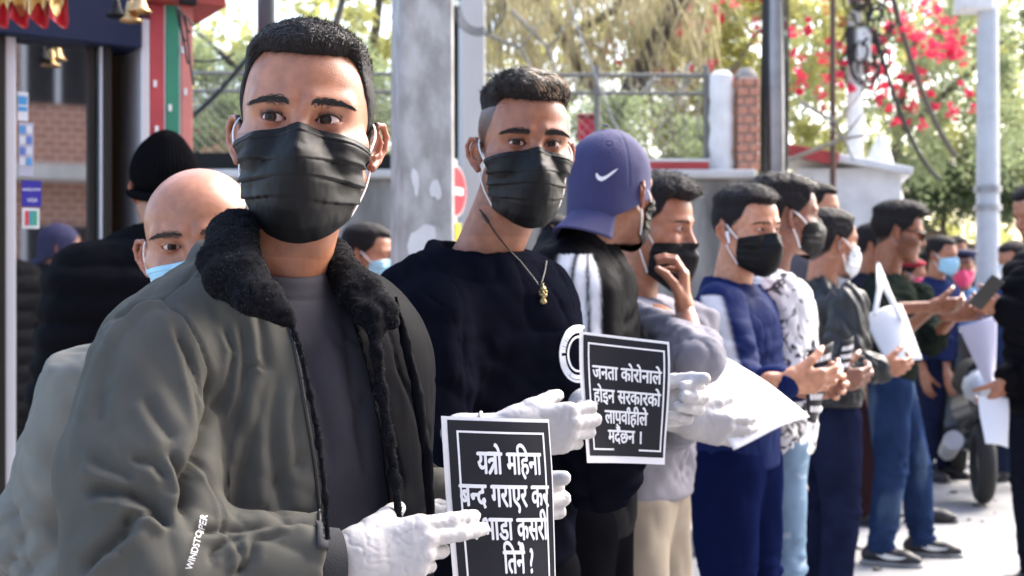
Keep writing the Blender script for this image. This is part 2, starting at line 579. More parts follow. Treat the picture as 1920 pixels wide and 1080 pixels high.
def head_tint(v, nr, style):
    """per-vertex colour multiplier of the skin"""
    c = np.ones((len(v), 3))
    ax = np.abs(v[:, 0])
    def mul(m, k):
        c[:] = c * (1 - m[:, None] * (1 - np.array(k)[None]))
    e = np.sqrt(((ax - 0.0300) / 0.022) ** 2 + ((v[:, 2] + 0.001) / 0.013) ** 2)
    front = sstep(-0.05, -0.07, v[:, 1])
    mul(front * np.clip(1.15 - e, 0, 1) * 0.9, (0.52, 0.42, 0.42))  # dark surround of the eyes: eyelid and socket shading painted into the skin
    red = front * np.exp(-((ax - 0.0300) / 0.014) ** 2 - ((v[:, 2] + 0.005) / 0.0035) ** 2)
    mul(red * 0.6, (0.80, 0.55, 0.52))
    mul(front * np.exp(-((ax) / 0.012) ** 2 - ((v[:, 2] - 0.014) / 0.016) ** 2) * 0.5, (0.86, 0.76, 0.74))  # nose bridge shading, painted into the skin colour
    earm = sstep(0.078, 0.086, ax) * (np.abs(v[:, 2] + 0.01) < 0.05)
    mul(earm * 0.75, (0.92, 0.70, 0.66))
    n = noise(v, 90, 2)
    fr = sstep(0.30, 0.42, noise(v, 320, 5)) * sstep(0.034, 0.05, ax) * front * (v[:, 2] < -0.002)
    mul(fr * 0.6, (0.6, 0.45, 0.4))
    mul(sstep(-0.1, 0.5, n) * 0.45, (0.88, 0.78, 0.74))
    mul(sstep(0.0, 0.4, noise(v, 34, 9)) * 0.35, (0.94, 0.80, 0.74))
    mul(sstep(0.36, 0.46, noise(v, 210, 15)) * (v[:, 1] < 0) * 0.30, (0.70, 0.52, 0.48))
    if style.get('stubble', 0) > 0:
        b = sstep(0.0, -0.02, v[:, 2] + 0.030 + 0.0 * ax) * sstep(0.03, -0.0, v[:, 1]) * (v[:, 2] > -0.15)
        side = sstep(0.046, 0.060, ax) * (v[:, 2] < -0.015) * sstep(0.020, -0.004, v[:, 1]) * (v[:, 2] > -0.10)
        m = np.clip(np.maximum(b * 0.35, side * 0.85), 0, 1) * (0.75 + 0.5 * noise(v, 600, 8))
        mul(np.clip(m * style['stubble'], 0, 1), (0.28, 0.27, 0.28))
    sc = scalp_w(v, style) * style.get('scalp', 1.0)
    mul(sc, style.get('scalp_col', (0.10, 0.10, 0.115)))
    return np.clip(c, 0, 1)

def scalp_w(v, style, raw=False):
    """0 bare skin .. 1 hair-bearing"""
    ax = np.abs(v[:, 0])
    hl = style.get('hairline', 0.066)                      # height of the hairline above the eyes
    a = np.arctan2(ax, -(v[:, 1] - 0.02))                  # 0 front, pi back
    # front hairline, temple corner, sideburn, round the ear, nape
    line = np.interp(a, [0, 0.32, 0.56, 0.70, 0.82, 1.02, 1.20, 1.36, 1.50, 1.7, 2.0, 3.15],
                     [hl, hl + .003, hl + .006, hl - .004, 0.034, 0.014, 0.002, -0.020, 0.016, 0.026, -0.035, -0.070])
    line = line + 0.003 * noise(v, 120, 4)
    if raw:
        return v[:, 2] - line
    return sstep(-0.003, 0.004, v[:, 2] - line) * (v[:, 2] > -0.09) * (ax < 0.083)

def hair_sdf(q, style):
    s = q.copy(); s[:, 0] /= style.get('w', 1.0)
    s2 = s.copy(); s2[:, 0] = np.abs(s2[:, 0])
    d = ell(s2, V3(0, 0.018, 0.032), (0.0755, 0.096, 0.083))
    d = smin(d, ell(s2, V3(0, -0.036, 0.035), (0.060, 0.056, 0.060)), 0.03)
    top = sstep(0.055, 0.095, q[:, 2])
    t = style.get('side', 0.004) * (1 - top) + style.get('top', 0.014) * top
    t = t + style.get('front', 0.0) * top * sstep(0.02, -0.07, q[:, 1])
    t = t + style.get('back', 0.0) * sstep(0.02, 0.09, q[:, 1])
    t = t * (1 + 0.25 * noise(q * np.array([1, 1, 0.6]), 60, style.get('seed', 1)))
    w = scalp_w(q, style)
    t = t * (0.12 + 0.88 * sstep(-0.002, style.get('ramp', 0.022), scalp_w(q, style, True)))
    return d - (t * w - 0.007 * (1 - w))

def head_mesh(style, h):
    w = style.get('w', 1.0)
    f = lambda q: head_sdf(q, w, style.get('jaw', 1.0), style.get('ears', 1.0), 1.0, style.get('open', 1.0), h < 0.0028)
    v, q = surface(f, (-0.125, -0.125, -0.26), (0.125, 0.125, 0.125), h)
    if h > 0.0025:
        pass
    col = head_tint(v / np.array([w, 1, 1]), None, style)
    return v, q, col

def brows_mb(style, sides=(-1, 1)):
    mb = MB()
    n = style.get('brow_n', 420)
    for sx in sides:
        t = RNG.random(n)
        th = style.get('brow_h', 0.0045)
        x = 0.0115 + t * 0.044
        zc = 0.0152 + 0.0038 * np.sin(np.clip(t * 1.15, 0, 1) * math.pi * 0.62) - 0.006 * np.clip(t - 0.65, 0, 1)
        hh = th * (1 - 0.75 * np.clip((t - 0.45) / 0.55, 0, 1)) * np.clip(0.55 + t * 3, 0, 1)
        z = zc + np.clip(RNG.normal(size=n) * 0.55, -1.3, 1.3) * hh
        y = np.full(n, -0.13)
        p = np.stack([x * style.get('w', 1), y, z], 1)
        for _ in range(26):                                       # march back on to the skin
            dd = head_sdf(p, style.get('w', 1), style.get('jaw', 1), 0, detail=False)
            p[:, 1] += np.clip(dd, -0.01, 0.01)
        d = np.stack([0.85 + 0 * t, 0.35 * t + 0.05, 0.75 - 1.25 * t + (zc - z) * 60], 1)
        d += RNG.normal(size=d.shape) * 0.13
        d /= np.linalg.norm(d, axis=1)[:, None]
        p[:, 1] -= 0.0006
        side = np.cross(d, V3(0, -1, 0)); side /= np.linalg.norm(side, axis=1)[:, None]
        cu = np.tile(V3(0, -0.12, -0.15), (n, 1))
        p[:, 0] *= sx; d[:, 0] *= sx; side[:, 0] *= sx
        mb.strips(p, d, 0.0062 + 0.003 * RNG.random(n), 0.00055, side, 2, cu)
    return mb

def lashes_mb(style, sides=(-1, 1)):
    mb = MB()
    for sx in sides:
        for up, n in ((1, 60), (0, 24)):
            u = np.linspace(-0.93, 0.93, n)
            tilt = 0.0011 * u
            z = (0.0054 * style.get('open', 1.0) * (1 - np.abs(u) ** 2.2) if up else -0.0044 * style.get('open', 1.0) ** .5 * (1 - u ** 2)) + tilt
            ex = u * 0.0150
            yy = -np.sqrt(np.maximum((EYE['r'] + 0.0012) ** 2 - ex ** 2 - z ** 2, 1e-6))
            p = np.stack([EYE['x'] + ex, EYE['y'] + yy, z], 1)
            d = np.stack([0.25 + 0.5 * u, -1 + 0 * u, (0.35 if up else -0.7) + 0 * u], 1)
            d += RNG.normal(size=d.shape) * 0.12
            d /= np.linalg.norm(d, axis=1)[:, None]
            side = np.tile(V3(1, 0, 0), (n, 1))
            p[:, 0] *= sx * style.get('w', 1.0); d[:, 0] *= sx
            mb.strips(p, d, 0.0045 if up else 0.002, 0.0005 if up else 0.0003, side, 2, np.tile(V3(0, 0, 0.5 if up else -.2), (n, 1)))
        # dark rim of the upper lid
        u = np.linspace(-1, 1, 25); z = 0.0054 * style.get('open', 1.0) * (1 - np.abs(u) ** 2.2) + 0.0011 * u + 0.0001
        ex = u * 0.0150
        yy = -np.sqrt(np.maximum((EYE['r'] + 0.0010) ** 2 - ex ** 2 - z ** 2, 1e-6))
        pp = np.stack([sx * (EYE['x'] + ex) * style.get('w', 1.0), EYE['y'] + yy, z], 1)
        mb.tube(pp, 0.0008, 5)
    return mb

def hair_strands(v, q, n, style, lenf, dirf, width=0.0008, seed=0, filt=None):
    """strands standing on a hair mesh (head space)"""
    r = np.random.default_rng(seed)
    tri = np.concatenate([q[:, [0, 1, 2]], q[:, [0, 2, 3]]])
    a, b, c = v[tri[:, 0]], v[tri[:, 1]], v[tri[:, 2]]
    nr = np.cross(b - a, c - a); ar = np.linalg.norm(nr, axis=1)
    ctr = (a + b + c) / 3
    w = ar * (filt(ctr) if filt is not None else 1)
    w = w / w.sum()
    k = r.choice(len(tri), n, p=w)
    u1, u2 = r.random(n), r.random(n); fl = u1 + u2 > 1; u1[fl] = 1 - u1[fl]; u2[fl] = 1 - u2[fl]
    p = a[k] + (b[k] - a[k]) * u1[:, None] + (c[k] - a[k]) * u2[:, None]
    N = nr[k] / (ar[k][:, None] + 1e-12)
    d = dirf(p, N, r); d /= np.linalg.norm(d, axis=1)[:, None]
    L = lenf(p) * (0.6 + 0.7 * r.random(n))
    side = np.cross(d, N) + r.normal(size=d.shape) * 0.25; side /= np.linalg.norm(side, axis=1)[:, None]
    mb = MB()
    mb.strips(p - N * 0.0015, d, L, width, side, 3, -N * 0.35 + r.normal(size=d.shape) * 0.12)
    return mb

def hairline_strands(v, q, n, style, comb, L=0.005, seed=3):
    r = np.random.default_rng(seed)
    f = lambda c: np.exp(-((scalp_w(c, style, True) + 0.000) / 0.006) ** 2) * (np.abs(c[:, 0]) < 0.083) * (c[:, 2] > -0.07)
    def dirf(p, N, rr):
        d = np.array(comb, float) + 0 * N + V3(0, 0, 0.3)
        d = d - N * (d * N).sum(1)[:, None] * 0.9 + N * 0.25
        return d + rr.normal(size=p.shape) * 0.35
    return hair_strands(v, q, n, style, lambda p: L + 0 * p[:, 0], dirf, width=0.0005, seed=seed, filt=f)

def mask_grid(style, drop=0.0, nu=61, nv=85):
    """pleated surgical mask draped over the lower face (head space)"""
    w = style.get('w', 1.0)
    uu = np.linspace(-1, 1, nu); vv = np.linspace(0, 1, nv)
    cy = np.interp(vv, [0, .12, .3, .42, .6, .78, .9, 1], [-.1035, -.1150, -.1295, -.1310, -.1260, -.1165, -.1010, -.0740])
    cz = np.interp(vv, [0, .12, .3, .42, .6, .78, .9, 1], [-.0085, -.020, -.038, -.050, -.072, -.102, -.122, -.136]) - drop
    k = np.array([1, 2, 3, 2, 1.0]); k /= k.sum()
    pad = lambda a: np.convolve(np.concatenate([[2 * a[0] - a[2], 2 * a[0] - a[1]], a, [2 * a[-1] - a[-2], 2 * a[-1] - a[-3]]]), k, 'valid')
    cy, cz = pad(cy), pad(cz)
    sx = np.interp(vv, [0, .25, .6, 1], [.0685, .0690, .0650, .0560]) * w
    sy = np.interp(vv, [0, .4, 1], [-.034, -.026, -.022])
    sz = np.interp(vv, [0, .3, .7, 1], [-.0265, -.045, -.080, -.104]) - drop * 0.7
    pts = np.zeros((nv, nu, 3))
    for j, v in enumerate(vv):
        a = np.abs(uu)
        e = 1.15 - 0.0 * v                                       # tent-like near the nose, rounder at the chin
        ex = np.interp(v, [0, .3, .6, 1], [1.25, 1.35, 1.9, 2.2])
        fy = a ** ex
        fx = np.sign(uu) * (a ** np.interp(v, [0, 1], [1.0, 0.82]))
        pts[j, :, 0] = fx * sx[j]
        pts[j, :, 1] = cy[j] + (sy[j] - cy[j]) * fy
        fz = a ** np.interp(v, [0, .5, 1], [1.25, 1.5, 1.7])
        pts[j, :, 2] = cz[j] + (sz[j] - cz[j]) * fz
    flat = pts.reshape(-1, 3)
    for _ in range(8):                                            # stay clear of the skin
        dd = head_sdf(flat, w, style.get('jaw', 1), 0, detail=False)
        push = np.clip(0.0022 - dd, 0, 0.01)
        out = flat - V3(0, 0.0, -0.05); out[:, 2] *= 0.25
        out /= np.linalg.norm(out, axis=1)[:, None]
        flat += out * push[:, None]
    pts = flat.reshape(nv, nu, 3)
    out = pts - V3(0, 0.02, -0.055); out[..., 2] *= 0.5
    out /= np.linalg.norm(out, axis=-1)[..., None]
    U, W = np.meshgrid(uu, vv)
    A = np.abs(U)
    disp = np.zeros_like(U)
    sd_ = style.get('seed', 1)
    for i, (v0, amp, sl) in enumerate(((0.36, 0.0046, 0.12), (0.55, 0.0050, 0.02), (0.73, 0.0040, -0.12))):
        wob = 0.012 * np.sin(U * 3 + i * 2 + sd_)
        f = W - (v0 + sl * (1 - A) * 0.5 - sl * 0.25 + wob)
        saw = np.where(f < 0, np.exp(f / 0.07), -0.6 * np.exp(-f / 0.03))
        disp += amp * saw * (0.12 + 0.88 * sstep(0.10, 0.80, A)) * (1 - 0.2 * sstep(0.9, 1, A))
    # nose wire groove and stitched hem
    disp += 0.0012 * np.exp(-((W - 0.075) / 0.012) ** 2) - 0.0009 * np.exp(-((W - 0.10) / 0.01) ** 2)
    disp += 0.0028 * np.exp(-(U / 0.055) ** 2) * np.exp(-((W - 0.0) / 0.12) ** 2)
    q3 = np.stack([U * 3 + sd_ * 5, W * 2.2, 0 * U], -1).reshape(-1, 3)
    disp += (0.0024 * noise(q3, 1.6, sd_) + 0.0012 * noise(q3, 5, sd_ + 2)).reshape(U.shape)
    # radiating creases from the sides to the cheeks
    cr = np.sin((W * 26 + 5 * A * (W - .4) + 2.0 * noise(q3, 1.2, sd_ + 9).reshape(U.shape)))
    disp += 0.0007 * cr * sstep(0.35, 0.8, A)
    pts = pts + out * disp[..., None]
    return pts

def mask_mesh(name, style, M, drop=0.0):
    pts = mask_grid(style, drop)
    v, q = grid_mesh(pts)
    corners = [pts[2, 0], pts[-5, 0], pts[2, -1], pts[-5, -1]]
    return v, q, corners

def loop_mb(corners, style, w=0.0014, side=0):
    mb = MB()
    for sx, a, b in ((-1, corners[0], corners[1]), (1, corners[2], corners[3])):
        if side and sx != side:
            continue
        er = V3(sx * 0.0775 * style.get('w', 1), 0.004, 0.010)
        el = V3(sx * 0.0765 * style.get('w', 1), 0.008, -0.038)
        bk = V3(sx * 0.0790 * style.get('w', 1), 0.020, -0.012)
        t = np.linspace(0, 1, 8)[:, None]
        up = a + (er - a) * t + V3(sx * 0.004, 0, 0.002) * np.sin(t * math.pi)
        lo = el + (b - el) * t + V3(sx * 0.004, 0, 0) * np.sin(t * math.pi)
        pts = np.concatenate([up, [bk + V3(0, 0, 0.012), bk, bk + V3(0, 0, -0.014)], lo])
        mb.tube(pts, w, 6)
    return mb
# ------------------------------------------------------------------ hands
FB = [V3(0.090, 0.027, 0.0), V3(0.094, 0.009, -0.002), V3(0.089, -0.009, -0.001), V3(0.079, -0.025, 0.002)]
FL = [(0.041, 0.025, 0.020), (0.046, 0.029, 0.021), (0.042, 0.027, 0.021), (0.033, 0.021, 0.018)]
FR = [0.0084, 0.0086, 0.0082, 0.0072]

def hand_sdf(q, hd):
    """hd: wrist, M (columns fingers / thumb side / palm normal), curls [4][3], spread[4], thumb=(inplane, lift, bend), scale"""
    M = hd['M']; sc = hd.get('scale', 1.0)
    p = ((q - hd['wrist']) @ M) / sc
    fat = hd.get('fat', 0.0)
    pal = None
    for i in range(4):
        a = V3(0.004, 0.016 - 0.011 * i, 0.002)
        c = cap(p, a, FB[i] - V3(0.006, 0, 0), 0.0165, 0.0125)
        pal = c if pal is None else smin(pal, c, 0.010)
    pal = smin(pal, cap(p, V3(0.012, 0.022, 0.008), V3(0.050, 0.030, 0.014), 0.015, 0.012), 0.012)   # thumb pad
    pal = smin(pal, cap(p, V3(0.015, -0.018, 0.008), V3(0.055, -0.024, 0.008), 0.013, 0.011), 0.012)
    wl = hd.get('wristlen', 0.06)
    pal = smin(pal, cap(p, V3(0.006, 0, 0), V3(-wl, 0, 0), 0.026, 0.0285, V3(0, 0, 1), 0.80), 0.022)
    d = pal
    curls = hd['curls']; spread = hd.get('spread', (0.10, 0.02, -0.06, -0.14))
    for i in range(4):
        b = FB[i]; ang = 0.0; pts = [b]; sp = spread[i]
        for k in range(3):
            ang += curls[i][k]
            dr = V3(math.cos(ang) * math.cos(sp), math.cos(ang) * math.sin(sp), math.sin(ang))
            b = b + dr * FL[i][k]; pts.append(b)
        r = FR[i]
        fg = chain(p, pts, [r * 1.08, r * 1.04, r * 0.96, r * 0.86], 0.003)
        kn = np.sqrt(((p - FB[i]) ** 2).sum(1)) - r * 1.18
        d = smin(d, smin(fg, kn, 0.004), 0.0045)
    ti, tl, tb = hd.get('thumb', (0.55, 0.35, 0.3))
    b = V3(0.030, 0.032, 0.010); a = ti; pts = [b]
    for k, L in enumerate((0.040, 0.032, 0.025)):
        dr = V3(math.cos(a) * math.cos(tl), math.sin(a) * math.cos(tl), math.sin(tl))
        b = b + dr * L; pts.append(b); a -= tb * 0.5; tl += tb
    d = smin(d, chain(p, pts, [0.0145, 0.0115, 0.0108, 0.0090], 0.004), 0.008)
    return (d - fat) * sc

def frame(d, s):
    d = nrm(d); n = nrm(np.cross(d, s)); s = np.cross(n, d)
    return d, s, n

def handM(fing, thumb, palm):
    d = nrm(fing); s = nrm(thumb - d * (thumb @ d)); n = np.cross(d, s)
    if n @ palm < 0:
        n = -n
    return np.stack([d, s, n], 1)

GRIP = [(0.25, 0.35, 0.25), (0.30, 0.40, 0.3), (0.55, 0.7, 0.5), (0.7, 0.8, 0.5)]
RELAX = [(0.3, 0.4, 0.3)] * 4
FIST = [(0.9, 1.2, 0.7), (0.95, 1.25, 0.7), (1.0, 1.25, 0.7), (1.05, 1.2, 0.7)]

# ------------------------------------------------------------------ garments
def billow(p, sc, seed=0):
    a = noise(p, sc, seed)
    return np.sqrt(a * a + 0.004) * 2

def ridge_fold(v, arm, amp, seed, freq=26, spread=0.13):
    """compression folds round a bent elbow or knee; arm = (top, joint, end)"""
    a, b, c = [np.asarray(x, float) for x in arm]
    out = np.zeros(len(v))
    for (s0, s1, sgn) in ((b, a, 1), (b, c, -1)):
        ax = s1 - s0; L = np.linalg.norm(ax); ax = ax / L
        r = v - s0; t = r @ ax
        perp = r - np.outer(t, ax)
        inn = nrm((s1 - s0) / L + ((c if sgn == 1 else a) - s0) / np.linalg.norm((c if sgn == 1 else a) - s0) + 1e-6)
        side = perp @ nrm(np.cross(ax, inn) + 1e-6)
        fr = perp @ inn
        w = np.exp(-((t - 0.02) / spread) ** 2) * (t > -0.03) * (t < L * 1.1)
        q = np.stack([t * freq + 2.2 * fr * freq * 0.25 + seed, side * 7, fr * 7], 1)
        q += 0.35 * np.stack([noise(v, 9, seed + 1), 0 * t, 0 * t], 1)
        out += w * (np.abs(noise(q, 1.0, seed)) * 2.2 - 0.35) * amp
    return out

def creases(v, n, lines, Y, facing=0.0):
    """fold lines given where they are seen, laid on to the camera side of the cloth: (points, half width m, depth m, lift m)"""
    out = np.zeros(len(v))
    cx = v[:, 0] / v[:, 1]; cz = (v[:, 2] - CAMZ) / v[:, 1]
    for pts, w, dep, lift in lines:
        pp = np.array([[(a - 960) / FPX, -(b - HORY) / FPX] for a, b in pts])
        best = np.full(len(v), 9.0); sgn = np.zeros(len(v)); along = np.zeros(len(v))
        tot = np.sum(np.linalg.norm(np.diff(pp, axis=0), axis=1)); acc = 0
        for i in range(len(pp) - 1):
            ab = pp[i + 1] - pp[i]; L = np.linalg.norm(ab)
            rx, rz = cx - pp[i][0], cz - pp[i][1]
            t = np.clip((rx * ab[0] + rz * ab[1]) / L ** 2, 0, 1)
            dx, dz = rx - t * ab[0], rz - t * ab[1]
            dd = np.hypot(dx, dz); m = dd < best
            best[m] = dd[m]; sgn[m] = (np.sign(dx * ab[1] - dz * ab[0]))[m]; along[m] = ((acc + t * L) / tot)[m]
            acc += L
        d = best * Y
        taper = sstep(-0.02, 0.18, along) * sstep(1.02, 0.80, along) if lift >= 0 else 1.0
        al = abs(lift)
        out += taper * (-dep * np.exp(-(d / w) ** 1.25) + al * np.exp(-((d - 1.9 * w) / (1.3 * w)) ** 2) * (0.65 + 0.35 * sgn))
    return out * sstep(0.25, -0.25, n[:, 1] + facing)

def cloth_mat(name, rough=0.85, bump=0.3, bscale=900, spec=0.0, sheen=0.0, bdist=0.0006, var=0.06, vscale=25):
    return mat(name, (0.9, 0.9, 0.9), rough=rough, tint=True, bump=bump, bscale=bscale, spec=spec, sheen=sheen, bdist=bdist, var=var, vscale=vscale)
M_cloth = cloth_mat('cloth_matte')
M_shell = cloth_mat('cloth_shell', rough=0.6, spec=0.02, sheen=0.0)
M_leather = cloth_mat('leather_soft', rough=0.42, spec=0.35, sheen=0.0, bump=0.5, bscale=220, bdist=0.001)
M_denim = cloth_mat('denim', rough=0.9, var=0.25, vscale=9)
M_shoe = mat('shoe_black', (0.02, 0.02, 0.024), rough=0.55)
M_sole = mat('shoe_sole_white', (0.30, 0.30, 0.31), rough=0.6)
M_swoosh = mat('swoosh_white', (0.8, 0.8, 0.8), rough=0.5)

def add_wrinkle(m, sc=22, dist=0.006, st=0.5):
    nt = m.node_tree; b = nt.nodes['Principled BSDF']
    tc = nt.nodes.new('ShaderNodeTexCoord'); mp = nt.nodes.new('ShaderNodeMapping'); mp.inputs['Scale'].default_value = (1, 1, 0.5)
    n = nt.nodes.new('ShaderNodeTexNoise'); n.noise_type = 'RIDGED_MULTIFRACTAL'; n.inputs['Scale'].default_value = sc; n.inputs['Detail'].default_value = 2; n.inputs['Distortion'].default_value = 0.6
    bp = nt.nodes.new('ShaderNodeBump'); bp.inputs['Strength'].default_value = st; bp.inputs['Distance'].default_value = dist
    nt.links.new(tc.outputs['Object'], mp.inputs[0]); nt.links.new(mp.outputs[0], n.inputs['Vector']); nt.links.new(n.outputs['Fac'], bp.inputs['Height'])
    old = b.inputs['Normal'].links[0].from_socket if b.inputs['Normal'].links else None
    if old is not None:
        nt.links.new(old, bp.inputs['Normal'])
    nt.links.new(bp.outputs[0], b.inputs['Normal'])
add_wrinkle(M_shell, 15, 0.007, 0.5)
add_wrinkle(M_leather, 18, 0.006, 0.5)
add_wrinkle(M_denim, 20, 0.006, 0.5)
add_wrinkle(M_cloth, 12, 0.007, 0.4)

def floral_mat():
    m = mat('floral_print', (0.8, 0.8, 0.8), rough=0.8)
    nt = m.node_tree; b = nt.nodes['Principled BSDF']
    tc = nt.nodes.new('ShaderNodeTexCoord')
    n = nt.nodes.new('ShaderNodeTexNoise'); n.inputs['Scale'].default_value = 24; n.inputs['Detail'].default_value = 3
    n.inputs['Distortion'].default_value = 1.4
    cr = nt.nodes.new('ShaderNodeValToRGB')
    cr.color_ramp.elements[0].position = 0.40; cr.color_ramp.elements[0].color = (0.03, 0.03, 0.045, 1)
    cr.color_ramp.elements[1].position = 0.47; cr.color_ramp.elements[1].color = (0.78, 0.78, 0.80, 1)
    nt.links.new(tc.outputs['Object'], n.inputs['Vector']); nt.links.new(n.outputs['Fac'], cr.inputs[0])
    nt.links.new(cr.outputs[0], b.inputs['Base Color'])
    return m
M_floral = floral_mat()

def torso_sdf(p, B, t=0.0):
    zs, zh, sw = B['zs'], B['zh'], B['sw']
    lean = B.get('lean', 0.0)
    fy = lambda z: -lean * (z - zh)
    q = p.copy(); q[:, 1] = q[:, 1] - fy(q[:, 2])
    g = B.get('girth', 1.0)
    d = cap(q, V3(0, 0, zh - 0.02), V3(0, 0.0, zs - 0.13), 0.155 * g, 0.165 * g, V3(0, 1, 0), 0.68)
    d = smin(d, cap(q, V3(-sw + 0.055, 0.012, zs - 0.035), V3(sw - 0.055, 0.012, zs - 0.035), 0.058, 0.058), 0.07)
    d = smin(d, cap(q, V3(0, 0.030, zs + 0.055), V3(0, 0.020, zs - 0.03), 0.045, 0.085), 0.05)
    return d - t

def make_body(B):
    """fills in joint positions (local space)"""
    ze = B['ze']
    B.setdefault('zs', ze - 0.228 * B.get('hs', 1) + B.get('dzs', 0)); B.setdefault('zh', ze * 0.55); B.setdefault('sw', 0.185)
    return B

def to_local(B, w):
    return (np.asarray(w, float) - B['O']) @ B['R']

def build_person(spec):
    B = dict(spec)
    eye = P(*B['eye']) if 'eye' in B else None     # world point between the eyes
    yaw = math.radians(B['yaw']); R = rotz(yaw)
    hy, hp, hr = [math.radians(a) for a in B.get('head', (B['yaw'], 0, 0))]
    Rh = rotz(hy - yaw) @ rotx(hp) @ roty(hr)
    hs = B.get('hs', 1.0)
    # head centre from the point between the eyes (eye point lies 0.085 in front of it)
    hc_w = P(*B['hc']) if eye is None else eye - (R @ Rh) @ (V3(0, -0.082, 0) * hs)
    off = R @ V3(0, B.get('fwd', -0.035), 0)
    B['O'] = V3(hc_w[0] - off[0] + B.get('dx', 0), hc_w[1] - off[1], 0)
    B['R'] = R
    B['ze'] = hc_w[2]
    make_body(B)
    root = thing('person', B['label'], 'person', B['O'], yaw)
    st = B.get('style', {})
    hpos = to_local(B, hc_w)
    HL = lambda v: (v * hs) @ Rh.T + hpos
    res = B.get('res', 0.008)
    hres = B.get('hres', 0.0028)
    zs, zh, sw = B['zs'], B['zh'], B['sw']
    # ---- arms
    arms = []
    for side in (-1, 1):
        a = B.get('arms', {}).get(side)
        sh = V3(side * (sw - 0.012), 0.012 - B.get('lean', 0) * (zs - zh), zs - 0.045)
        if a is None:
            el = sh + V3(side * 0.05, 0.02, -0.29); wr = el + V3(-side * 0.01, -0.06, -0.25); hd = None
            hd = dict(M=handM(V3(0, -0.2, -1), V3(0, -1, 0), V3(-side, 0, 0)), curls=RELAX)
        else:
            el = to_local(B, P(*a['el'])); wr = to_local(B, P(*a['wr'])); hd = a.get('hand')
            if 'sh' in a:
                sh = to_local(B, P(*a['sh']))
            if hd:
                hd = dict(hd)
                hd['M'] = R.T @ handM(np.array(hd['f'], float), np.array(hd['t'], float), np.array(hd['n'], float))
            else:
                dd = nrm(wr - el)
                hd = dict(M=handM(dd, V3(0.01, -0.3, 1.0), R.T @ V3(0, 1, 0)), curls=RELAX)
        hd['wrist'] = wr; hd.setdefault('scale', B.get('hands', 1.0))
        arms.append(dict(side=side, sh=sh, el=el, wr=wr, hd=hd, a=a or {}))
    B['arms_l'] = arms
    # ---- legs
    legs = []
    stn = B.get('stance', {})
    for side in (-1, 1):
        hip = V3(side * 0.088, 0.0, zh - 0.03)
        fx, fy_ = stn.get(side, (side * 0.11, 0.0))
        an = V3(fx, fy_ + 0.02, 0.085)
        kn = (hip + an) / 2 + V3(0, -0.03, 0.01)
        legs.append((side, hip, kn, an))
    B['legs_l'] = legs
    # ---- skin: head, neck, hands and a simple core under the clothes, one mesh
    NECK[0] = ((V3(0, 0.030 - B.get('lean', 0) * (zs - zh), zs - 0.01) - hpos) / hs) @ Rh
    v, q, c = head_mesh(st, hres)
    head_v, head_q = v, q
    sv, sq, sc_ = [HL(v)], [q], [c]; nv = len(v)
    def core(p):
        d = torso_sdf(p, B, -0.012)
        for s_, a, b, e in legs:
            d = smin(d, chain(p, [a, b, e], [0.07, 0.048, 0.036], 0.02), 0.03)
        for A in arms:
            d = smin(d, chain(p, [A['sh'], A['el'], A['wr'] + (A['el'] - A['wr']) * (0.35 if A['side'] in B.get('gloves', ()) else 0.0)], [0.042, 0.036, 0.024], 0.01), 0.02)
        return d
    if B.get('core', True):
        ends = np.array([A['wr'] for A in arms] + [A['el'] for A in arms])
        lo = np.minimum(V3(-0.35, -0.3, 0), ends.min(0) - 0.08); hi = np.maximum(V3(0.35, 0.3, zs + 0.1), ends.max(0) + 0.08)
        v, q = surface(core, lo, hi, 0.016)
        sv.append(v); sq.append(q + nv); sc_.append(np.ones((len(v), 3)) * 0.9); nv += len(v)
    gloved = B.get('gloves', ())
    for A in arms:
        if A['side'] in gloved:
            continue
        hd = A['hd']; w = hd['wrist']
        hd.setdefault('wristlen', A['a'].get('bare', 0.05))
        v, q = surface(lambda p: hand_sdf(p, hd), w - 0.24, w + 0.24, B.get('handres', 0.0038))
        t = np.clip(0.95 + 0.5 * noise(v, 60), 0.8, 1)[:, None] * np.array([[1, 0.97, 0.95]])
        sv.append(v); sq.append(q + nv); sc_.append(t * B.get('handtint', 1.0)); nv += len(v)
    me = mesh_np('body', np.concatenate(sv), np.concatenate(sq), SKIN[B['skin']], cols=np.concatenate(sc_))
    body = link('body', me, root)
    for A in arms:
        if A['side'] in gloved:
            hd = A['hd']; w = hd['wrist']; hd['fat'] = 0.0012; hd['wristlen'] = 0.080
            v, q = surface(lambda p: hand_sdf(p, hd), w - 0.24, w + 0.24, B.get('handres', 0.0038))
            nn = vnormals(v, q)
            v = v + nn * (0.0007 * billow(v, 80, 3) + 0.0010 * noise(v, 34, 5) - 0.0009 * np.exp(-(np.abs(noise(v * V3(1, 1, 1.8), 50, 8)) / 0.05) ** 1.3))[:, None]
            gl = link('glove', mesh_np('glove', v, q, M_latex), root)
            mb = MB()                                   # rolled cuff ring
            M = hd['M']; th = np.linspace(0, 2 * math.pi, 21)[:-1]
            cc = w - M[:, 0] * 0.048 * hd['scale']
            ring = [cc + (M[:, 1] * math.cos(t) * 0.0305 + M[:, 2] * math.sin(t) * 0.0255) * hd['scale'] + M[:, 0] * 0.002 * math.sin(3 * t) for t in th]
            mb.tube(ring, 0.0022, 6, closed=True)
            link('cuff_ring', mb.mesh('cuff_ring', M_latex, True), gl)
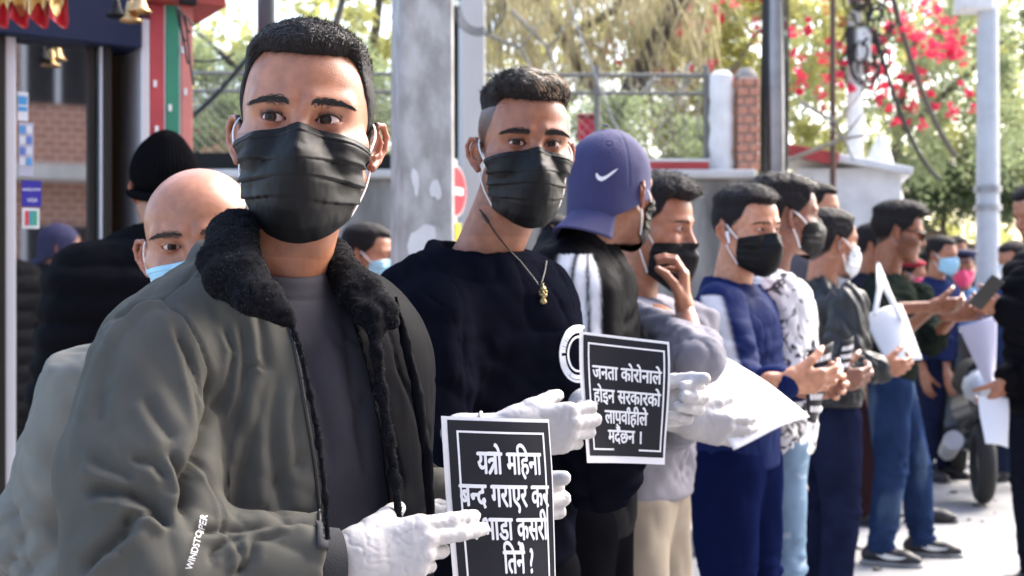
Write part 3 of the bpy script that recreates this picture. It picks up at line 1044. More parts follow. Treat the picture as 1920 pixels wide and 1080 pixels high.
    # ---- eyes
    if B.get('eyes', True) and hres < 0.0035:
        gz = B.get('gaze', (0, 0))
        mb = MB(); th = np.linspace(0, math.pi, 17)
        mb.lathe([(EYE['r'] * math.sin(t), EYE['r'] * math.cos(t)) for t in th], 24, rotx(math.pi / 2))
        eme = mb.mesh('eye', M_eye, True)
        for sx in (-1, 1):
            o = link('eye', eme, root)
            Re = Rh @ rotz(math.radians(gz[0])) @ rotx(math.radians(gz[1]))
            o.matrix_local = Matrix.Translation(Vector(HL(V3(sx * EYE['x'] * st.get('w', 1), EYE['y'], EYE['z'])))) @ Matrix(Re.tolist()).to_4x4() @ Matrix.Scale(hs, 4)
    def hobj(name, me, parent=root):
        o = link(name, me, parent)
        o.matrix_local = Matrix.Translation(Vector(hpos)) @ Matrix(Rh.tolist()).to_4x4() @ Matrix.Scale(hs, 4)
        return o
    if B.get('face', True):
        for sx in (-1, 1):
            hobj('eyebrow', brows_mb(st, (sx,)).mesh('eyebrow', M_brow))['kind'] = 'stuff'
            if hres < 0.002:
                hobj('eyelashes', lashes_mb(st, (sx,)).mesh('eyelashes', M_brow))['kind'] = 'stuff'
    # ---- hair
    if B.get('hair', 'short') != 'none':
        hv, hq = surface(lambda p: hair_sdf(p, st), (-.12, -.13, -.12), (.12, .15, .17), B.get('hairres', 0.0036))
        hv = hv + vnormals(hv, hq) * (B.get('hlump', 1.0) * (0.0016 * noise(hv, 130, 7) + 0.0012 * noise(hv, 300, 3)))[:, None]
        ho = hobj('hair', mesh_np('hair', hv, hq, M_hair))
        ns = B.get('strands', 3500)
        if ns:
            comb = np.array(B.get('comb', (0, -0.9, 0.25)), float)
            def dirf(p, N, r):
                d = comb + 0 * N
                d = d - N * (d * N).sum(1)[:, None] * 0.85 + N * B.get('lift', 0.12)
                return d + r.normal(size=p.shape) * B.get('messy', 0.22)
            ln = B.get('hlen', (0.006, 0.012))
            mb = hair_strands(hv, hq, ns, st, lambda p: ln[0] + (ln[1] - ln[0]) * sstep(.05, .095, p[:, 2]), dirf,
                              width=B.get('swidth', 0.0014), filt=lambda c: scalp_w(c, st) + 0.004, seed=B.get('seed', 1))
            hobj('hair_strands', mb.mesh('hair_strands', M_strand))['kind'] = 'stuff'
    if B.get('hair', 'short') != 'none' and hres < 0.003:
        hobj('hairline', hairline_strands(head_v, head_q, 2600 if hres < 0.0019 else 900, st, B.get('comb', (0, -0.6, 0.3)), seed=B.get('seed', 1)).mesh('hairline', M_strand))['kind'] = 'stuff'
    # ---- mask
    if B.get('mask'):
        mv, mq, cn = mask_mesh('mask', st, B['mask'], B.get('mdrop', 0.0))
        mo = hobj('face_mask', mesh_np('face_mask', mv, mq, B['mask']))
        sm = mo.modifiers.new('s', 'SOLIDIFY'); sm.thickness = 0.0009
        for sx in (-1, 1):
            link('ear_loop', loop_mb(cn, st, B.get('loopw', 0.0013), sx).mesh('ear_loop', B.get('loopm', M_loop), True), mo)
    # ---- top garment
    T = B.get('top')
    if T:
        th = T.get('t', 0.012); arm_r = T.get('arm', (0.060, 0.050, 0.040))
        zb = T.get('hem', zh - 0.06)
        def top_f(p):
            d = torso_sdf(p, B, th)
            if T.get('belly'):
                d = smin(d, ell(p, V3(0, -0.05, zh + 0.12), (0.17, 0.14, 0.2)), 0.05)
            for A in arms:
                if A['a'].get('nosleeve'):
                    continue
                wr2 = A['wr'] + (A['el'] - A['wr']) * T.get('short', 0.10 if A['side'] not in gloved else 0.16)
                s = chain(p, [A['sh'], A['el'], wr2], arm_r, 0.02)
                d = smin(d, s, 0.035)
            col = T.get('collar')
            if col == 'stand':
                d = smin(d, cap(p, V3(0, 0.030 + B.get('fwd', 0) * 0.3, zs - 0.01), V3(0, 0.016 + B.get('fwd', 0) * 0.6, zs + 0.070), 0.094, 0.073), 0.02)
            elif col == 'hood':
                d = smin(d, ell(p, V3(0, 0.085, zs + 0.01), (0.115, 0.075, 0.070)), 0.03)
                d = smin(d, cap(p, V3(0, 0.030, zs - 0.01), V3(0, 0.01, zs + 0.035), 0.098, 0.080), 0.02)
            elif col == 'crew':
                d = smin(d, cap(p, V3(0, 0.034, zs - 0.01), V3(0, 0.020, zs + 0.060), 0.092, 0.072), 0.02)
            d = smax(d, zb - p[:, 2], 0.015)
            nk = cap(p, V3(0, 0.045, zs - 0.04), V3(0, 0.012 + B.get('fwd', 0) * 0.5, zs + 0.18), 0.060, 0.067)   # neck opening
            top = zs + {'stand': 0.085, 'hood': 0.06, 'crew': 0.060}.get(col, 0.02)
            d = smax(d, p[:, 2] - top - (0.2 if col == 'crew' else 0.35) * p[:, 1], 0.006) if col else d
            d = smax(d, -(nk), 0.005)
            return d
        ends = np.array([A[k] for A in arms for k in ('wr', 'el')])
        lo = np.minimum(V3(-0.33, -0.27, zb - 0.03), ends.min(0) - 0.09); hi = np.maximum(V3(0.33, 0.27, zs + 0.14), ends.max(0) + 0.09)
        v, q = surface(top_f, lo, hi, res)
        n = vnormals(v, q)
        amp = T.get('fold', 0.008)
        dsp = amp * (billow(v * V3(1, 1, 0.42), 11, B.get('seed', 1)) - 0.35) + amp * 0.35 * billow(v * V3(1, 1, 0.6), 26, B.get('seed', 1) + 3)
        wl = np.abs(noise(v * V3(1, 1, .38) + 0.03 * noise(v, 11, 2)[:, None], 14, B.get('seed', 1) + 12))
        dsp += -amp * 0.7 * np.exp(-(wl / 0.06) ** 1.2) * sstep(-0.1, 0.2, noise(v, 6, 5))
        for A in arms:
            dsp += ridge_fold(v, (A['sh'], A['el'], A['wr']), amp * 1.3, B.get('seed', 1) + A['side'])
        if T.get('puffer'):
            dsp = 0.012 * np.abs(np.cos(v[:, 2] * math.pi / 0.075)) + 0.004 * noise(v, 30, 3)
        if T.get('rib', True):
            dsp *= sstep(zb, zb + 0.06, v[:, 2])
        for A in arms:
            if not T.get('puffer'):
                sx = np.abs(v[:, 0]) - (sw - 0.045) - 0.10 * np.clip(zs - 0.02 - v[:, 2], 0, 0.2)
                ringm = (v[:, 0] * A['side'] > 0) * (v[:, 2] > zs - 0.20)
                dsp -= 0.0035 * np.exp(-(sx / 0.0035) ** 2) * ringm
        v = v + n * dsp[:, None]
        c = np.ones((len(v), 3)) * np.array(T['col'])
        if 'paint' in T:
            T['paint'](c, v, n, B, arms)
        to = link(T.get('name', 'jacket'), mesh_np(T.get('name', 'jacket'), v, q, T.get('mat', M_cloth), cols=c), root)
        B['top_mesh'] = (v, q, n); B['top_obj'] = to
    # ---- trousers
    L = B.get('legs')
    if L:
        lr = L.get('r', (0.098, 0.070, 0.056))
        def leg_f(p):
            d = cap(p, V3(0, 0, zh - 0.02), V3(0, 0, zh + 0.05), 0.155 * B.get('girth', 1), 0.150 * B.get('girth', 1), V3(0, 1, 0), 0.66)
            for s_, a, b, e in legs:
                d = smin(d, chain(p, [a, b, e], lr, 0.02), 0.03)
            return smax(d, 0.045 - p[:, 2], 0.01)
        v, q = surface(leg_f, (-0.32, -0.35, 0.0), (0.32, 0.35, zh + 0.2), L.get('res', res * 1.15))
        n = vnormals(v, q)
        amp = L.get('fold', 0.008)
        dsp = amp * (billow(v * V3(1, 1, 0.4), 12, 5) - 0.35)
        for s_, a, b, e in legs:
            k = np.exp(-((v[:, 2] - b[2]) / 0.09) ** 2) + 1.3 * np.exp(-((v[:, 2] - 0.12) / 0.10) ** 2)
            dsp += amp * k * (billow(v * V3(0.5, 0.5, 1.6), 22, 8) - 0.4) * 0.8
        v = v + n * dsp[:, None]
        c = np.ones((len(v), 3)) * np.array(L['col'])
        if 'paint' in L:
            L['paint'](c, v, n, B, legs)
        link('trousers', mesh_np('trousers', v, q, L.get('mat', M_cloth), cols=c), root)
    if B.get('shoes', True):
        for s_, a, b, e in legs:
            shoe(root, V3(e[0], e[1], 0), B.get('shoe', 'plain'), math.radians(B.get('splay', 8)) * s_)
    return root, B, HL, Rh, hobj

def shoe(root, at, kind, rz):
    def up(p):
        d = chain(p, [V3(0, 0.055, 0.045), V3(0, -0.03, 0.050), V3(0, -0.115, 0.032), V3(0, -0.165, 0.026)], [0.038, 0.042, 0.040, 0.028], 0.02)
        d = smin(d, cap(p, V3(0, 0.03, 0.06), V3(0, 0.02, 0.11), 0.036, 0.040), 0.02)
        return smax(smax(d, 0.018 - p[:, 2], 0.004), p[:, 2] - 0.105, 0.006)
    v, q = surface(up, (-.07, -.22, -0.01), (.07, .12, .13), 0.006)
    o = link('shoe', mesh_np('shoe', v, q, M_shoe), root, at, (0, 0, rz))
    def so(p):
        d = chain(p, [V3(0, 0.055, 0.012), V3(0, -0.05, 0.012), V3(0, -0.165, 0.014)], [0.041, 0.040, 0.036], 0.02)
        return smax(smax(d, p[:, 2] - 0.020, 0.003), -p[:, 2], 0.003)
    v, q = surface(so, (-.07, -.22, -0.02), (.07, .12, .05), 0.006)
    link('sole', mesh_np('sole', v, q, M_sole if kind == 'sport' else M_shoe), o)
    if kind == 'sport':
        for sx in (-1, 1):                                # the swoosh on each side
            t = np.linspace(0, 1, 14)
            x = -0.125 + 0.155 * t; z = 0.036 + 0.034 * (t ** 1.4) + 0.014 * (1 - t) ** 3
            th = 0.017 * np.sin(np.clip(1 - t, 0, 1) ** 0.7 * math.pi) + 0.001
            mb = MB(); a = []
            for i in range(14):
                a.append([[sx * 0.041 - sx * 0.0 , x[i], z[i] - th[i]], [sx * 0.041, x[i], z[i] + th[i] * 0.4]])
            a = np.array(a)
            for _ in range(12):
                f = a.reshape(-1, 3); f[:, 0] -= sx * np.clip(up(f) - 0.0045, -0.01, 0.01)
                a = f.reshape(14, 2, 3)
            vv, qq = grid_mesh(a)
            link('swoosh', mesh_np('swoosh', vv, qq, M_swoosh), o)
# ------------------------------------------------------------------ lettering
def glyph_text(s, bold=0.0):
    """flat outline of a run of letters (built-in font) -> verts (n,2), tris, advance"""
    out = []
    bold = 0.0
    for body in (s + 'A', 'A', s):
        c = bpy.data.curves.new('t', 'FONT'); c.body = body; c.size = 1; c.offset = bold; c.resolution_u = 4
        o = bpy.data.objects.new('t', c); S.collection.objects.link(o)
        me = bpy.data.meshes.new_from_object(o)
        me.calc_loop_triangles()
        v = np.array([x.co[:2] for x in me.vertices]).reshape(-1, 2)
        t = np.array([list(l.vertices) for l in me.loop_triangles]).reshape(-1, 3)
        out.append((v, t))
        bpy.data.objects.remove(o); bpy.data.curves.remove(c); bpy.data.meshes.remove(me)
    adv = out[0][0][:, 0].max() - out[1][0][:, 0].max()
    return out[2][0], out[2][1], adv

def stroke2(pts, w):
    """a flat brush stroke through 2-D points"""
    pts = np.asarray(pts, float)
    tg = np.gradient(pts, axis=0); tg /= np.linalg.norm(tg, axis=1)[:, None] + 1e-9
    nn = np.stack([-tg[:, 1], tg[:, 0]], 1) * w / 2
    v = np.concatenate([pts - nn, pts + nn]); n = len(pts)
    t = []
    for i in range(n - 1):
        t += [[i, i + 1, n + i + 1], [i, n + i + 1, n + i]]
    return v, np.array(t)

def embolden(V, T, b):
    n = len(V)
    return [(V + np.array([dx * b, dy * b]), T, k) for k, (dx, dy) in enumerate(((0, 0), (1, 0), (-1, 0), (0.5, 0.8), (-0.5, -0.6)))]

def clip_right(v, t, x):
    v = v.copy(); v[:, 0] = np.minimum(v[:, 0], x)
    return v, t

def deva(tokens, bold=0.018, narrow=0.72):
    """Devanagari word from tokens set by hand in visual order.
    plain letters; 'i:' short-i sign drawn before its letter; 'R' repha hook; 'N' half na; 'TR' tra; 'O' o-sign; 'AI' ai-sign; 'AN' dot"""
    X = 0.0; V = []; T = []; n = 0
    def put(v, t, dx):
        nonlocal n
        V.append(v + np.array([dx, 0])); T.append(t + n); n += len(v)
    for k in tokens:
        if k == ' ':
            X += 0.30; continue
        if k == 'R':                                   # hook above the letter before
            th = np.linspace(math.pi * 1.15, -0.15 * math.pi, 10)
            put(*stroke2(np.stack([-0.16 + 0.10 * np.cos(th), 0.70 + 0.12 * np.sin(th)], 1), 0.07), X); continue
        if k == 'E':
            put(*stroke2([(-0.13, 0.60), (-0.18, 0.72), (-0.27, 0.82), (-0.38, 0.86)], 0.08), X); continue
        if k == 'AI':
            put(*stroke2([(-0.13, 0.60), (-0.17, 0.70), (-0.25, 0.77), (-0.36, 0.78)], 0.06), X)
            put(*stroke2([(-0.13, 0.60), (-0.15, 0.76), (-0.22, 0.88), (-0.32, 0.93)], 0.06), X); continue
        if k == 'N':                                   # half na, its stem cut away
            v, t, a = glyph_text('न', bold)
            put(*clip_right(v, t, a - 0.20), X); X += a - 0.20; continue
        if k == 'TR':
            put(*stroke2([(-0.02, 0.59), (0.56, 0.59)], 0.085), X)
            put(*stroke2([(0.42, 0.60), (0.42, 0.0)], 0.10), X)
            put(*stroke2([(0.42, 0.40), (0.25, 0.42), (0.10, 0.40), (0.05, 0.33)], 0.09), X)
            put(*stroke2([(0.42, 0.36), (0.28, 0.22), (0.16, 0.10), (0.05, 0.01)], 0.09), X)
            X += 0.54; continue
        v, t, a = glyph_text(k, bold)
        put(v, t, X)
        X += a
    V = np.concatenate(V); T = np.concatenate(T)
    V[:, 0] *= narrow
    return V, T, X * narrow

class Sheet:
    """a bent sheet of paper: corners TL TR BL BR in world space, bow towards its normal"""
    def __init__(s, TL, TR, BL, BR, bow=0.006, curl=0.0, seed=0):
        s.c = [np.asarray(a, float) for a in (TL, TR, BL, BR)]
        n = nrm(np.cross(s.c[1] - s.c[0], s.c[2] - s.c[0]))
        s.n = n if n[1] < 0 else -n
        s.bow, s.curl, s.seed = bow, curl, seed
    def at(s, uv, lift=0.0):
        u, v = uv[:, 0:1], uv[:, 1:2]
        TL, TR, BL, BR = s.c
        p = (TL * (1 - u) + TR * u) * (1 - v) + (BL * (1 - u) + BR * u) * v
        h = s.bow * np.sin(u * math.pi) + s.curl * np.sin(v * math.pi * 1.3 + 0.4) * (u - 0.5) * 2
        h = h + 0.0016 * noise(np.concatenate([u * 2.5, v * 3, 0 * u], 1), 1.0, s.seed)[:, None]
        return p + s.n * (h + lift)
    def patch(s, u0, u1, v0, v1, lift, n=14, m=18):
        U, W = np.meshgrid(np.linspace(u0, u1, n), np.linspace(v0, v1, m))
        p = s.at(np.stack([U.ravel(), W.ravel()], 1), lift).reshape(m, n, 3)
        return grid_mesh(p)

M_paper = mat('paper_white', (0.84, 0.84, 0.86), rough=0.6, spec=0.3)
M_ink = mat('ink_charcoal', (0.017, 0.018, 0.025), rough=0.5, spec=0.2, var=0.08, vscale=14)
M_print = mat('print_white', (0.82, 0.83, 0.86), rough=0.55)

def rel(o, v):
    return v - np.array(o.location)

def placard(sh, label, lines, frame_in, ink, fine=None, centre=0.5):
    base = sh.at(np.array([[0.5, 1.0]]))[0]
    t = thing('placard', label, 'placard', base, 0)
    v, q = sh.patch(0, 1, 0, 1, 0.0)
    v2, q2 = sh.patch(0, 1, 0, 1, -0.0005)
    nv = len(v)
    link('paper', mesh_np('paper', np.concatenate([v, v2]) - base, np.concatenate([q, q2[:, ::-1] + nv]), M_paper), t)
    v, q = sh.patch(*ink, 0.0007)
    link('printed_panel', mesh_np('printed_panel', v - base, q, M_ink), t)
    a, b, c, d, w = frame_in
    asp = np.linalg.norm(sh.c[1] - sh.c[0]) / np.linalg.norm(sh.c[2] - sh.c[0])
    wv = w * asp
    segs = [(a, b, c, c + wv), (a, a + w, c + wv, d), (b - w, b, c + wv, d)]
    if fine is None:
        segs.append((a + w, b - w, d - wv, d))
    else:
        segs += [(a + w, fine[0], d - wv, d), (fine[1], b - w, d - wv, d)]
    V, Q, k = [], [], 0
    for s_ in segs:
        v, q = sh.patch(*s_, 0.0011, n=8 if s_[1] - s_[0] > .1 else 2)
        V.append(v); Q.append(q + k); k += len(v)
    link('border_line', mesh_np('border_line', np.concatenate(V) - base, np.concatenate(Q), M_print), t)
    for toks, uc, vb, hgt, width in lines:
        gv, gt, adv = deva(toks)
        ps, ts = [], []
        for gv2, gt2, k in embolden(gv, gt, 0.028):
            u = uc + (gv2[:, 0] / adv - 0.5) * width
            vv = vb - gv2[:, 1] * hgt
            ps.append(sh.at(np.stack([u, vv], 1), 0.0011 + 0.00012 * k)); ts.append(gt2 + k * len(gv))
        p = np.concatenate(ps); tri = np.concatenate(ts)
        link('lettering', mesh_np('lettering', p - base, tri, M_print, smooth=False), t)
    return t

# ------------------------------------------------------------------ the man in front, grey jacket
hero_style = dict(w=0.995, jaw=1.03, stubble=0.9, side=0.003, top=0.012, front=0.004, back=0.003, hairline=0.069, seed=2, ears=0.78, open=0.97, brow_n=460, brow_h=0.0046, ramp=0.016)
hero = dict(label='foremost man in an open grey jacket with dark fleece collar, black mask and gloves',
            eye=(564, 223, 1.405), head=(5, -1, 2.5), yaw=36, hs=1.0, style=hero_style, hres=0.00145, hairres=0.0026,
            skin='tan', gloves=(-1, 1), gaze=(-14, 0), mask=M_mask_black, mdrop=0.0, strands=30000, hlump=0.35, comb=(0.25, -0.8, 0.35), lift=0.24, messy=0.15,
            hlen=(0.005, 0.014), swidth=0.0008, handres=0.0021, hands=0.88, fwd=-0.03, dx=-0.022, sw=0.160,
            arms={-1: dict(sh=(296, 678, 1.375), el=(272, 1085, 1.275), wr=(664, 1048, 1.36),
                           hand=dict(f=(0.90, 0.30, 0.10), t=(-0.1, 0.15, 1), n=(-0.3, 1, 0.05),
                                     curls=[(0.30, 0.22, 0.12), (0.34, 0.26, 0.14), (0.85, 1.0, 0.5), (1.0, 1.1, 0.5)], spread=(-0.02, -0.02, -0.03, -0.05), thumb=(0.35, 0.9, 0.1))),
                  1: dict(sh=(672, 672, 1.66), el=(735, 930, 1.74), wr=(912, 962, 1.625),
                          hand=dict(f=(1.0, 0.10, 0.12), t=(0.0, 0.1, 1), n=(0.05, -1, 0.05),
                                    curls=[(1.25, 1.15, 0.5), (1.25, 1.2, 0.5), (1.3, 1.2, 0.5), (1.5, 1.3, 0.5)], spread=(0.05, 0.0, -0.05, -0.1), thumb=(0.12, 0.5, 0.1)))},
            legs=dict(col=(0.03, 0.03, 0.04)), seed=5)
root, B, HL, Rh, hobj = build_person(hero)
HB = B
def hw(p):      # hero local -> world
    return p @ B['R'].T + B['O']
def project_px(w):
    return 960 + FPX * w[:, 0] / w[:, 1], HORY - FPX * (w[:, 2] - CAMZ) / w[:, 1]
A = {a['side']: a for a in B['arms_l']}
XL = ([380, 470, 520, 560, 590, 640, 700, 760, 820, 880, 940, 1000, 1200], [470, 497, 510, 526, 540, 556, 568, 578, 588, 598, 604, 606, 608])
XR = ([380, 480, 520, 560, 600, 660, 720, 800, 880, 960, 1200], [600, 622, 636, 648, 660, 678, 692, 708, 720, 730, 740])

def hero_tee(p):
    d = torso_sdf(p, B, 0.006)
    zs = B['zs']
    d = smin(d, cap(p, V3(0, 0.03, zs - 0.01), V3(0, 0.016, zs + 0.055), 0.092, 0.070), 0.02)
    d = smax(d, p[:, 2] - (zs + 0.078) - 0.45 * p[:, 1], 0.003)
    d = smax(d, -cap(p, V3(0, 0.045, zs - 0.04), V3(0, -0.01, zs + 0.16), 0.060, 0.060), 0.003)
    return smax(d, 0.78 - p[:, 2], 0.01)
v, q = surface(hero_tee, (-0.26, -0.22, 0.76), (0.26, 0.22, 1.40), 0.0045)
n = vnormals(v, q); w = hw(v)
tee_lines = [([(640, 560), (662, 700), (676, 850)], .008, .0045, .003), ([(560, 640), (600, 760), (625, 900)], .009, .004, .003),
             ([(600, 560), (618, 620), (640, 660)], .006, .0025, .002), ([(690, 720), (680, 800), (690, 900)], .006, .004, .002),
             ([(648, 610), (668, 640), (690, 655)], .003, .0015, .001), ([(655, 740), (668, 760), (690, 770)], .003, .0015, .001)]
d = creases(w, n @ B['R'].T, tee_lines, 1.33) + 0.004 * (billow(v * V3(1, 1, .35), 10, 4) - .4)
crew = np.exp(-((v[:, 2] - 0.45 * v[:, 1] - (B['zs'] + 0.060)) / 0.0016) ** 2)
v = v + n * (d * sstep(B['zs'] + .04, B['zs'] - .02, v[:, 2]) - 0.0018 * crew)[:, None]
link('t_shirt', mesh_np('t_shirt', v, q, M_cloth, cols=np.tile([0.052, 0.051, 0.063], (len(v), 1))), root)

PIPE = [to_local(B, P(*a)) for a in ((742, 560, 1.47), (762, 640, 1.46), (783, 740, 1.455), (799, 850, 1.455), (808, 980, 1.455))]
def hero_jacket(p, full=False):
    zs = B['zs']
    q_ = p.copy()
    out = torso_sdf(p, B, 0.030)
    out = smin(out, cap(p, V3(-0.06, 0.0, 0.80), V3(-0.05, -0.01, 1.02), 0.175, 0.165, V3(0, 1, 0), 0.72), 0.05)
    out = smin(out, cap(p, V3(0.03, 0.01, 0.80), V3(0.0, 0.01, 1.1), 0.165, 0.165, V3(0, 1, 0), 0.75), 0.05)
    out = smin(out, cap(p, V3(0, 0.035, zs - 0.005), V3(0, 0.03, zs + 0.035), 0.108, 0.092), 0.03)
    inn = torso_sdf(p, B, 0.016)
    d = smax(out, -inn, 0.004)
    for s_, rr in ((-1, (0.074, 0.074, 0.052)), (1, (0.050, 0.050, 0.044))):
        a = A[s_]
        wr2 = a['wr'] + (a['el'] - a['wr']) * 0.16
        mid = a['sh'] * 0.45 + a['el'] * 0.55 + (V3(-0.012, 0, 0) if s_ < 0 else 0)
        s = chain(p, [a['sh'] + V3(0, 0, -0.012), mid, a['el'], wr2], [rr[0], rr[0] * 1.04, rr[1], rr[2]], 0.03)
        # cuff is open: hollow it out a little
        ax = nrm(a['wr'] - a['el'])
        s = smax(s, (p - (a['wr'] - ax * 0.030)) @ ax, 0.004)
        s = smax(s, -cap(p, a['wr'] - ax * 0.07, a['wr'] + ax * 0.05, rr[2] - 0.010, rr[2] - 0.008), 0.004)
        d = smin(d, s, 0.009)
    neck = cap(p, V3(0, 0.045, zs - 0.04), V3(0, 0.0, zs + 0.16), 0.074, 0.080)
    d = smax(d, -neck, 0.004)
    d = smax(d, p[:, 2] - (zs + 0.085) - 0.3 * p[:, 1], 0.006)
    w = hw(p); px, py = project_px(w)
    xl = np.interp(py, *XL); xr = np.interp(py, *XR)
    near = (p[:, 1] - 0.02)                                      # front half of the body only
    op = np.minimum(px - xl, xr - px) / FPX * w[:, 1]
    op = np.minimum(op, -near)
    d = smax(d, op, 0.003)
    d = smin(d, chain(p, PIPE, [0.004, 0.007, 0.007, 0.007, 0.007], 0.004), 0.012)
    return smax(d, 0.74 - p[:, 2], 0.008)
ends = np.array([a[k] for a in A.values() for k in ('wr', 'el')])
lo = np.minimum(V3(-0.33, -0.27, 0.72), ends.min(0) - 0.11); hi = np.maximum(V3(0.33, 0.27, 1.40), ends.max(0) + 0.10)
v, q = surface(hero_jacket, lo, hi, 0.0034)
n = vnormals(v, q); w = hw(v); nw = n @ B['R'].T
px, py = project_px(w)
J = 1.32
jl = [
    ([(352, 996), (420, 990), (500, 980), (560, 972), (608, 978)], .0050, .010, .004),  # what the photograph shows: (points, half width, depth, lift)
    ([(215, 600), (262, 570), (300, 562), (345, 592), (375, 640), (395, 690), (408, 740), (404, 790)], .0020, .0050, -.0022),   # armhole seam
    ([(300, 562), (330, 538), (372, 500)], .0018, .0039, -.0018),                                                          # shoulder seam
    ([(398, 690), (404, 760), (390, 830), (362, 885), (350, 950), (352, 990)], .0079, .0220, .004),                          # deep gap sleeve / body
    ([(322, 600), (352, 680), (372, 760), (378, 820)], .0043, .0077, .004),
    ([(345, 640), (368, 700), (384, 760)], .0029, .0055, .003),
    ([(318, 845), (336, 880), (352, 925), (340, 960)], .0043, .0099, .006),
    ([(150, 925), (192, 918), (240, 926), (290, 950), (322, 985)], .0065, .0143, .008),
    ([(225, 985), (250, 968), (285, 965), (325, 988)], .0043, .0099, .006),
    ([(140, 1075), (190, 1030), (232, 998), (262, 965)], .0072, .0143, .008),
    ([(392, 1060), (404, 1030), (430, 1010), (460, 1010)], .0043, .0066, .004),
    ([(478, 1010), (470, 1050), (440, 1085)], .0043, .0066, .004),
    ([(435, 1012), (455, 1040), (452, 1080)], .0036, .0044, .003),
    ([(540, 1000), (500, 1010), (470, 1012)], .0029, .0033, .003),
    ([(270, 740), (300, 790), (330, 830)], .0072, .0055, .005),
    ([(210, 640), (190, 720), (180, 800)], .0086, .0055, .004),
    ([(240, 860), (290, 868), (318, 900)], .0058, .0066, .005),
    ([(160, 850), (210, 880), (260, 900)], .0072, .0066, .005),
    # body
    ([(418, 600), (438, 660), (428, 730), (400, 800)], .0043, .0066, .005),
    ([(452, 600), (462, 680), (450, 760), (430, 830)], .0058, .0060, .005),
    ([(480, 560), (492, 640), (500, 700)], .0050, .0044, .004),
    ([(525, 690), (512, 780), (520, 880), (530, 990)], .0086, .0066, .006),
    ([(500, 700), (478, 800), (452, 900), (440, 990)], .0072, .0055, .005),
    ([(455, 688), (478, 684), (500, 694)], .0022, .0033, .002),
    ([(560, 720), (552, 800), (562, 900)], .0058, .0044, .003),
    ([(384, 850), (398, 905), (418, 960), (424, 1000)], .0020, .0050, -.0022),                                             # side seam
]
d = creases(w, nw, jl, J)
arm_r = (A[-1]['sh'], A[-1]['el'], A[-1]['wr'])
d += ridge_fold(v, arm_r, 0.006, 3, freq=22, spread=0.12) * 0.8
d += ridge_fold(v, (A[1]['sh'], A[1]['el'], A[1]['wr']), 0.007, 8)
d += 0.0030 * (billow(v * V3(1, 1, .45), 9, 7) - .4) + 0.0014 * noise(v * V3(1, 1, .6), 24, 3) + 0.0007 * noise(v * V3(1, 1, .5), 60, 4)
wr_ = np.abs(noise(v * V3(1, 1, .35) + 0.03 * noise(v, 12, 2)[:, None], 17, 12)); d += -0.0032 * np.exp(-(wr_ / 0.05) ** 1.2) * sstep(0.0, 0.25, noise(v, 7, 5))
v = v + n * d[:, None]
c = np.tile([0.090, 0.089, 0.080], (len(v), 1))
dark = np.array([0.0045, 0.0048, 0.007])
xl = np.interp(py, *XL); xr = np.interp(py, *XR)
front = v[:, 1] < 0.03
# dark lining: the open right panel, inner faces, and the dark side panel
m = sstep(0, 6, px - (xr - 14)) * (v[:, 0] > -0.03) * (w[:, 1] < 1.75)
far = (w[:, 1] > 1.52) & (px > 700)
side_ = sstep(0.02, 0.05, v[:, 0]) * sstep(0.06, 0.0, v[:, 0] * 0 + v[:, 1] - 0.04)
sl = chain(v, [A[1]['sh'], A[1]['el'], A[1]['wr']], [0.075, 0.07, 0.056], 0.02) < 0.012
m = np.where(sl & (py > 880) & (px > 790), 0, m)
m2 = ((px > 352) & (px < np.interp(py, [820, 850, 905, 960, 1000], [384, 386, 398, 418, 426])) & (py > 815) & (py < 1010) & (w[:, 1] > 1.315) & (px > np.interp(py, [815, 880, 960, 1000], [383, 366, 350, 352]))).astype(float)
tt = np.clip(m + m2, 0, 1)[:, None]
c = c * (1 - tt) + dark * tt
jo = link('jacket', mesh_np('jacket', v, q, M_shell, cols=c), root)
from mathutils.bvhtree import BVHTree
bvh = BVHTree.FromPolygons([Vector(a) for a in w + nw * d[:, None]], q.tolist())
def on_jacket(px_, py_, lift=0.001, tree=None):
    o = Vector((0, 0, CAMZ)); r = Vector(P(px_, py_, 1.0)) - o
    h = (tree or bvh).ray_cast(o, r.normalized())
    if h[0] is None:
        return None, None
    nn = h[1] if h[1].dot(r) < 0 else -h[1]
    return np.array(h[0]) + np.array(nn) * lift, np.array(nn)

# fleece: collar roll and the strips inside both edges
def W2L(*a):
    return to_local(B, P(*a))
coll0 = [W2L(528, 580, 1.315), W2L(497, 545, 1.305), W2L(455, 515, 1.31), W2L(418, 482, 1.355), W2L(425, 440, 1.43), W2L(478, 428, 1.53), W2L(560, 440, 1.585),
        W2L(632, 480, 1.56), W2L(668, 528, 1.50), W2L(694, 575, 1.46), W2L(716, 620, 1.44)]
crr = [0.006, 0.020, 0.034, 0.034, 0.028, 0.026, 0.026, 0.024, 0.024, 0.027, 0.015]
c_out = [W2L(447, 418, 1.43), W2L(414, 448, 1.395), W2L(399, 490, 1.35), W2L(412, 526, 1.32), W2L(468, 560, 1.295), W2L(530, 590, 1.30)]
c_in = [W2L(462, 425, 1.42), W2L(452, 470, 1.37), W2L(466, 515, 1.325), W2L(498, 552, 1.31), W2L(534, 590, 1.31)]
r_out = [W2L(638, 492, 1.54), W2L(690, 540, 1.485), W2L(722, 578, 1.45), W2L(738, 604, 1.44)]
r_in = [W2L(636, 512, 1.52), W2L(656, 556, 1.47), W2L(680, 590, 1.44), W2L(702, 620, 1.43)]
coll = c_out + c_in + r_out + r_in + coll0[4:8]
strip1 = [W2L(540, 590, 1.31), W2L(562, 650, 1.30), W2L(582, 740, 1.295), W2L(598, 830, 1.29), W2L(610, 930, 1.285), W2L(614, 1010, 1.285)]
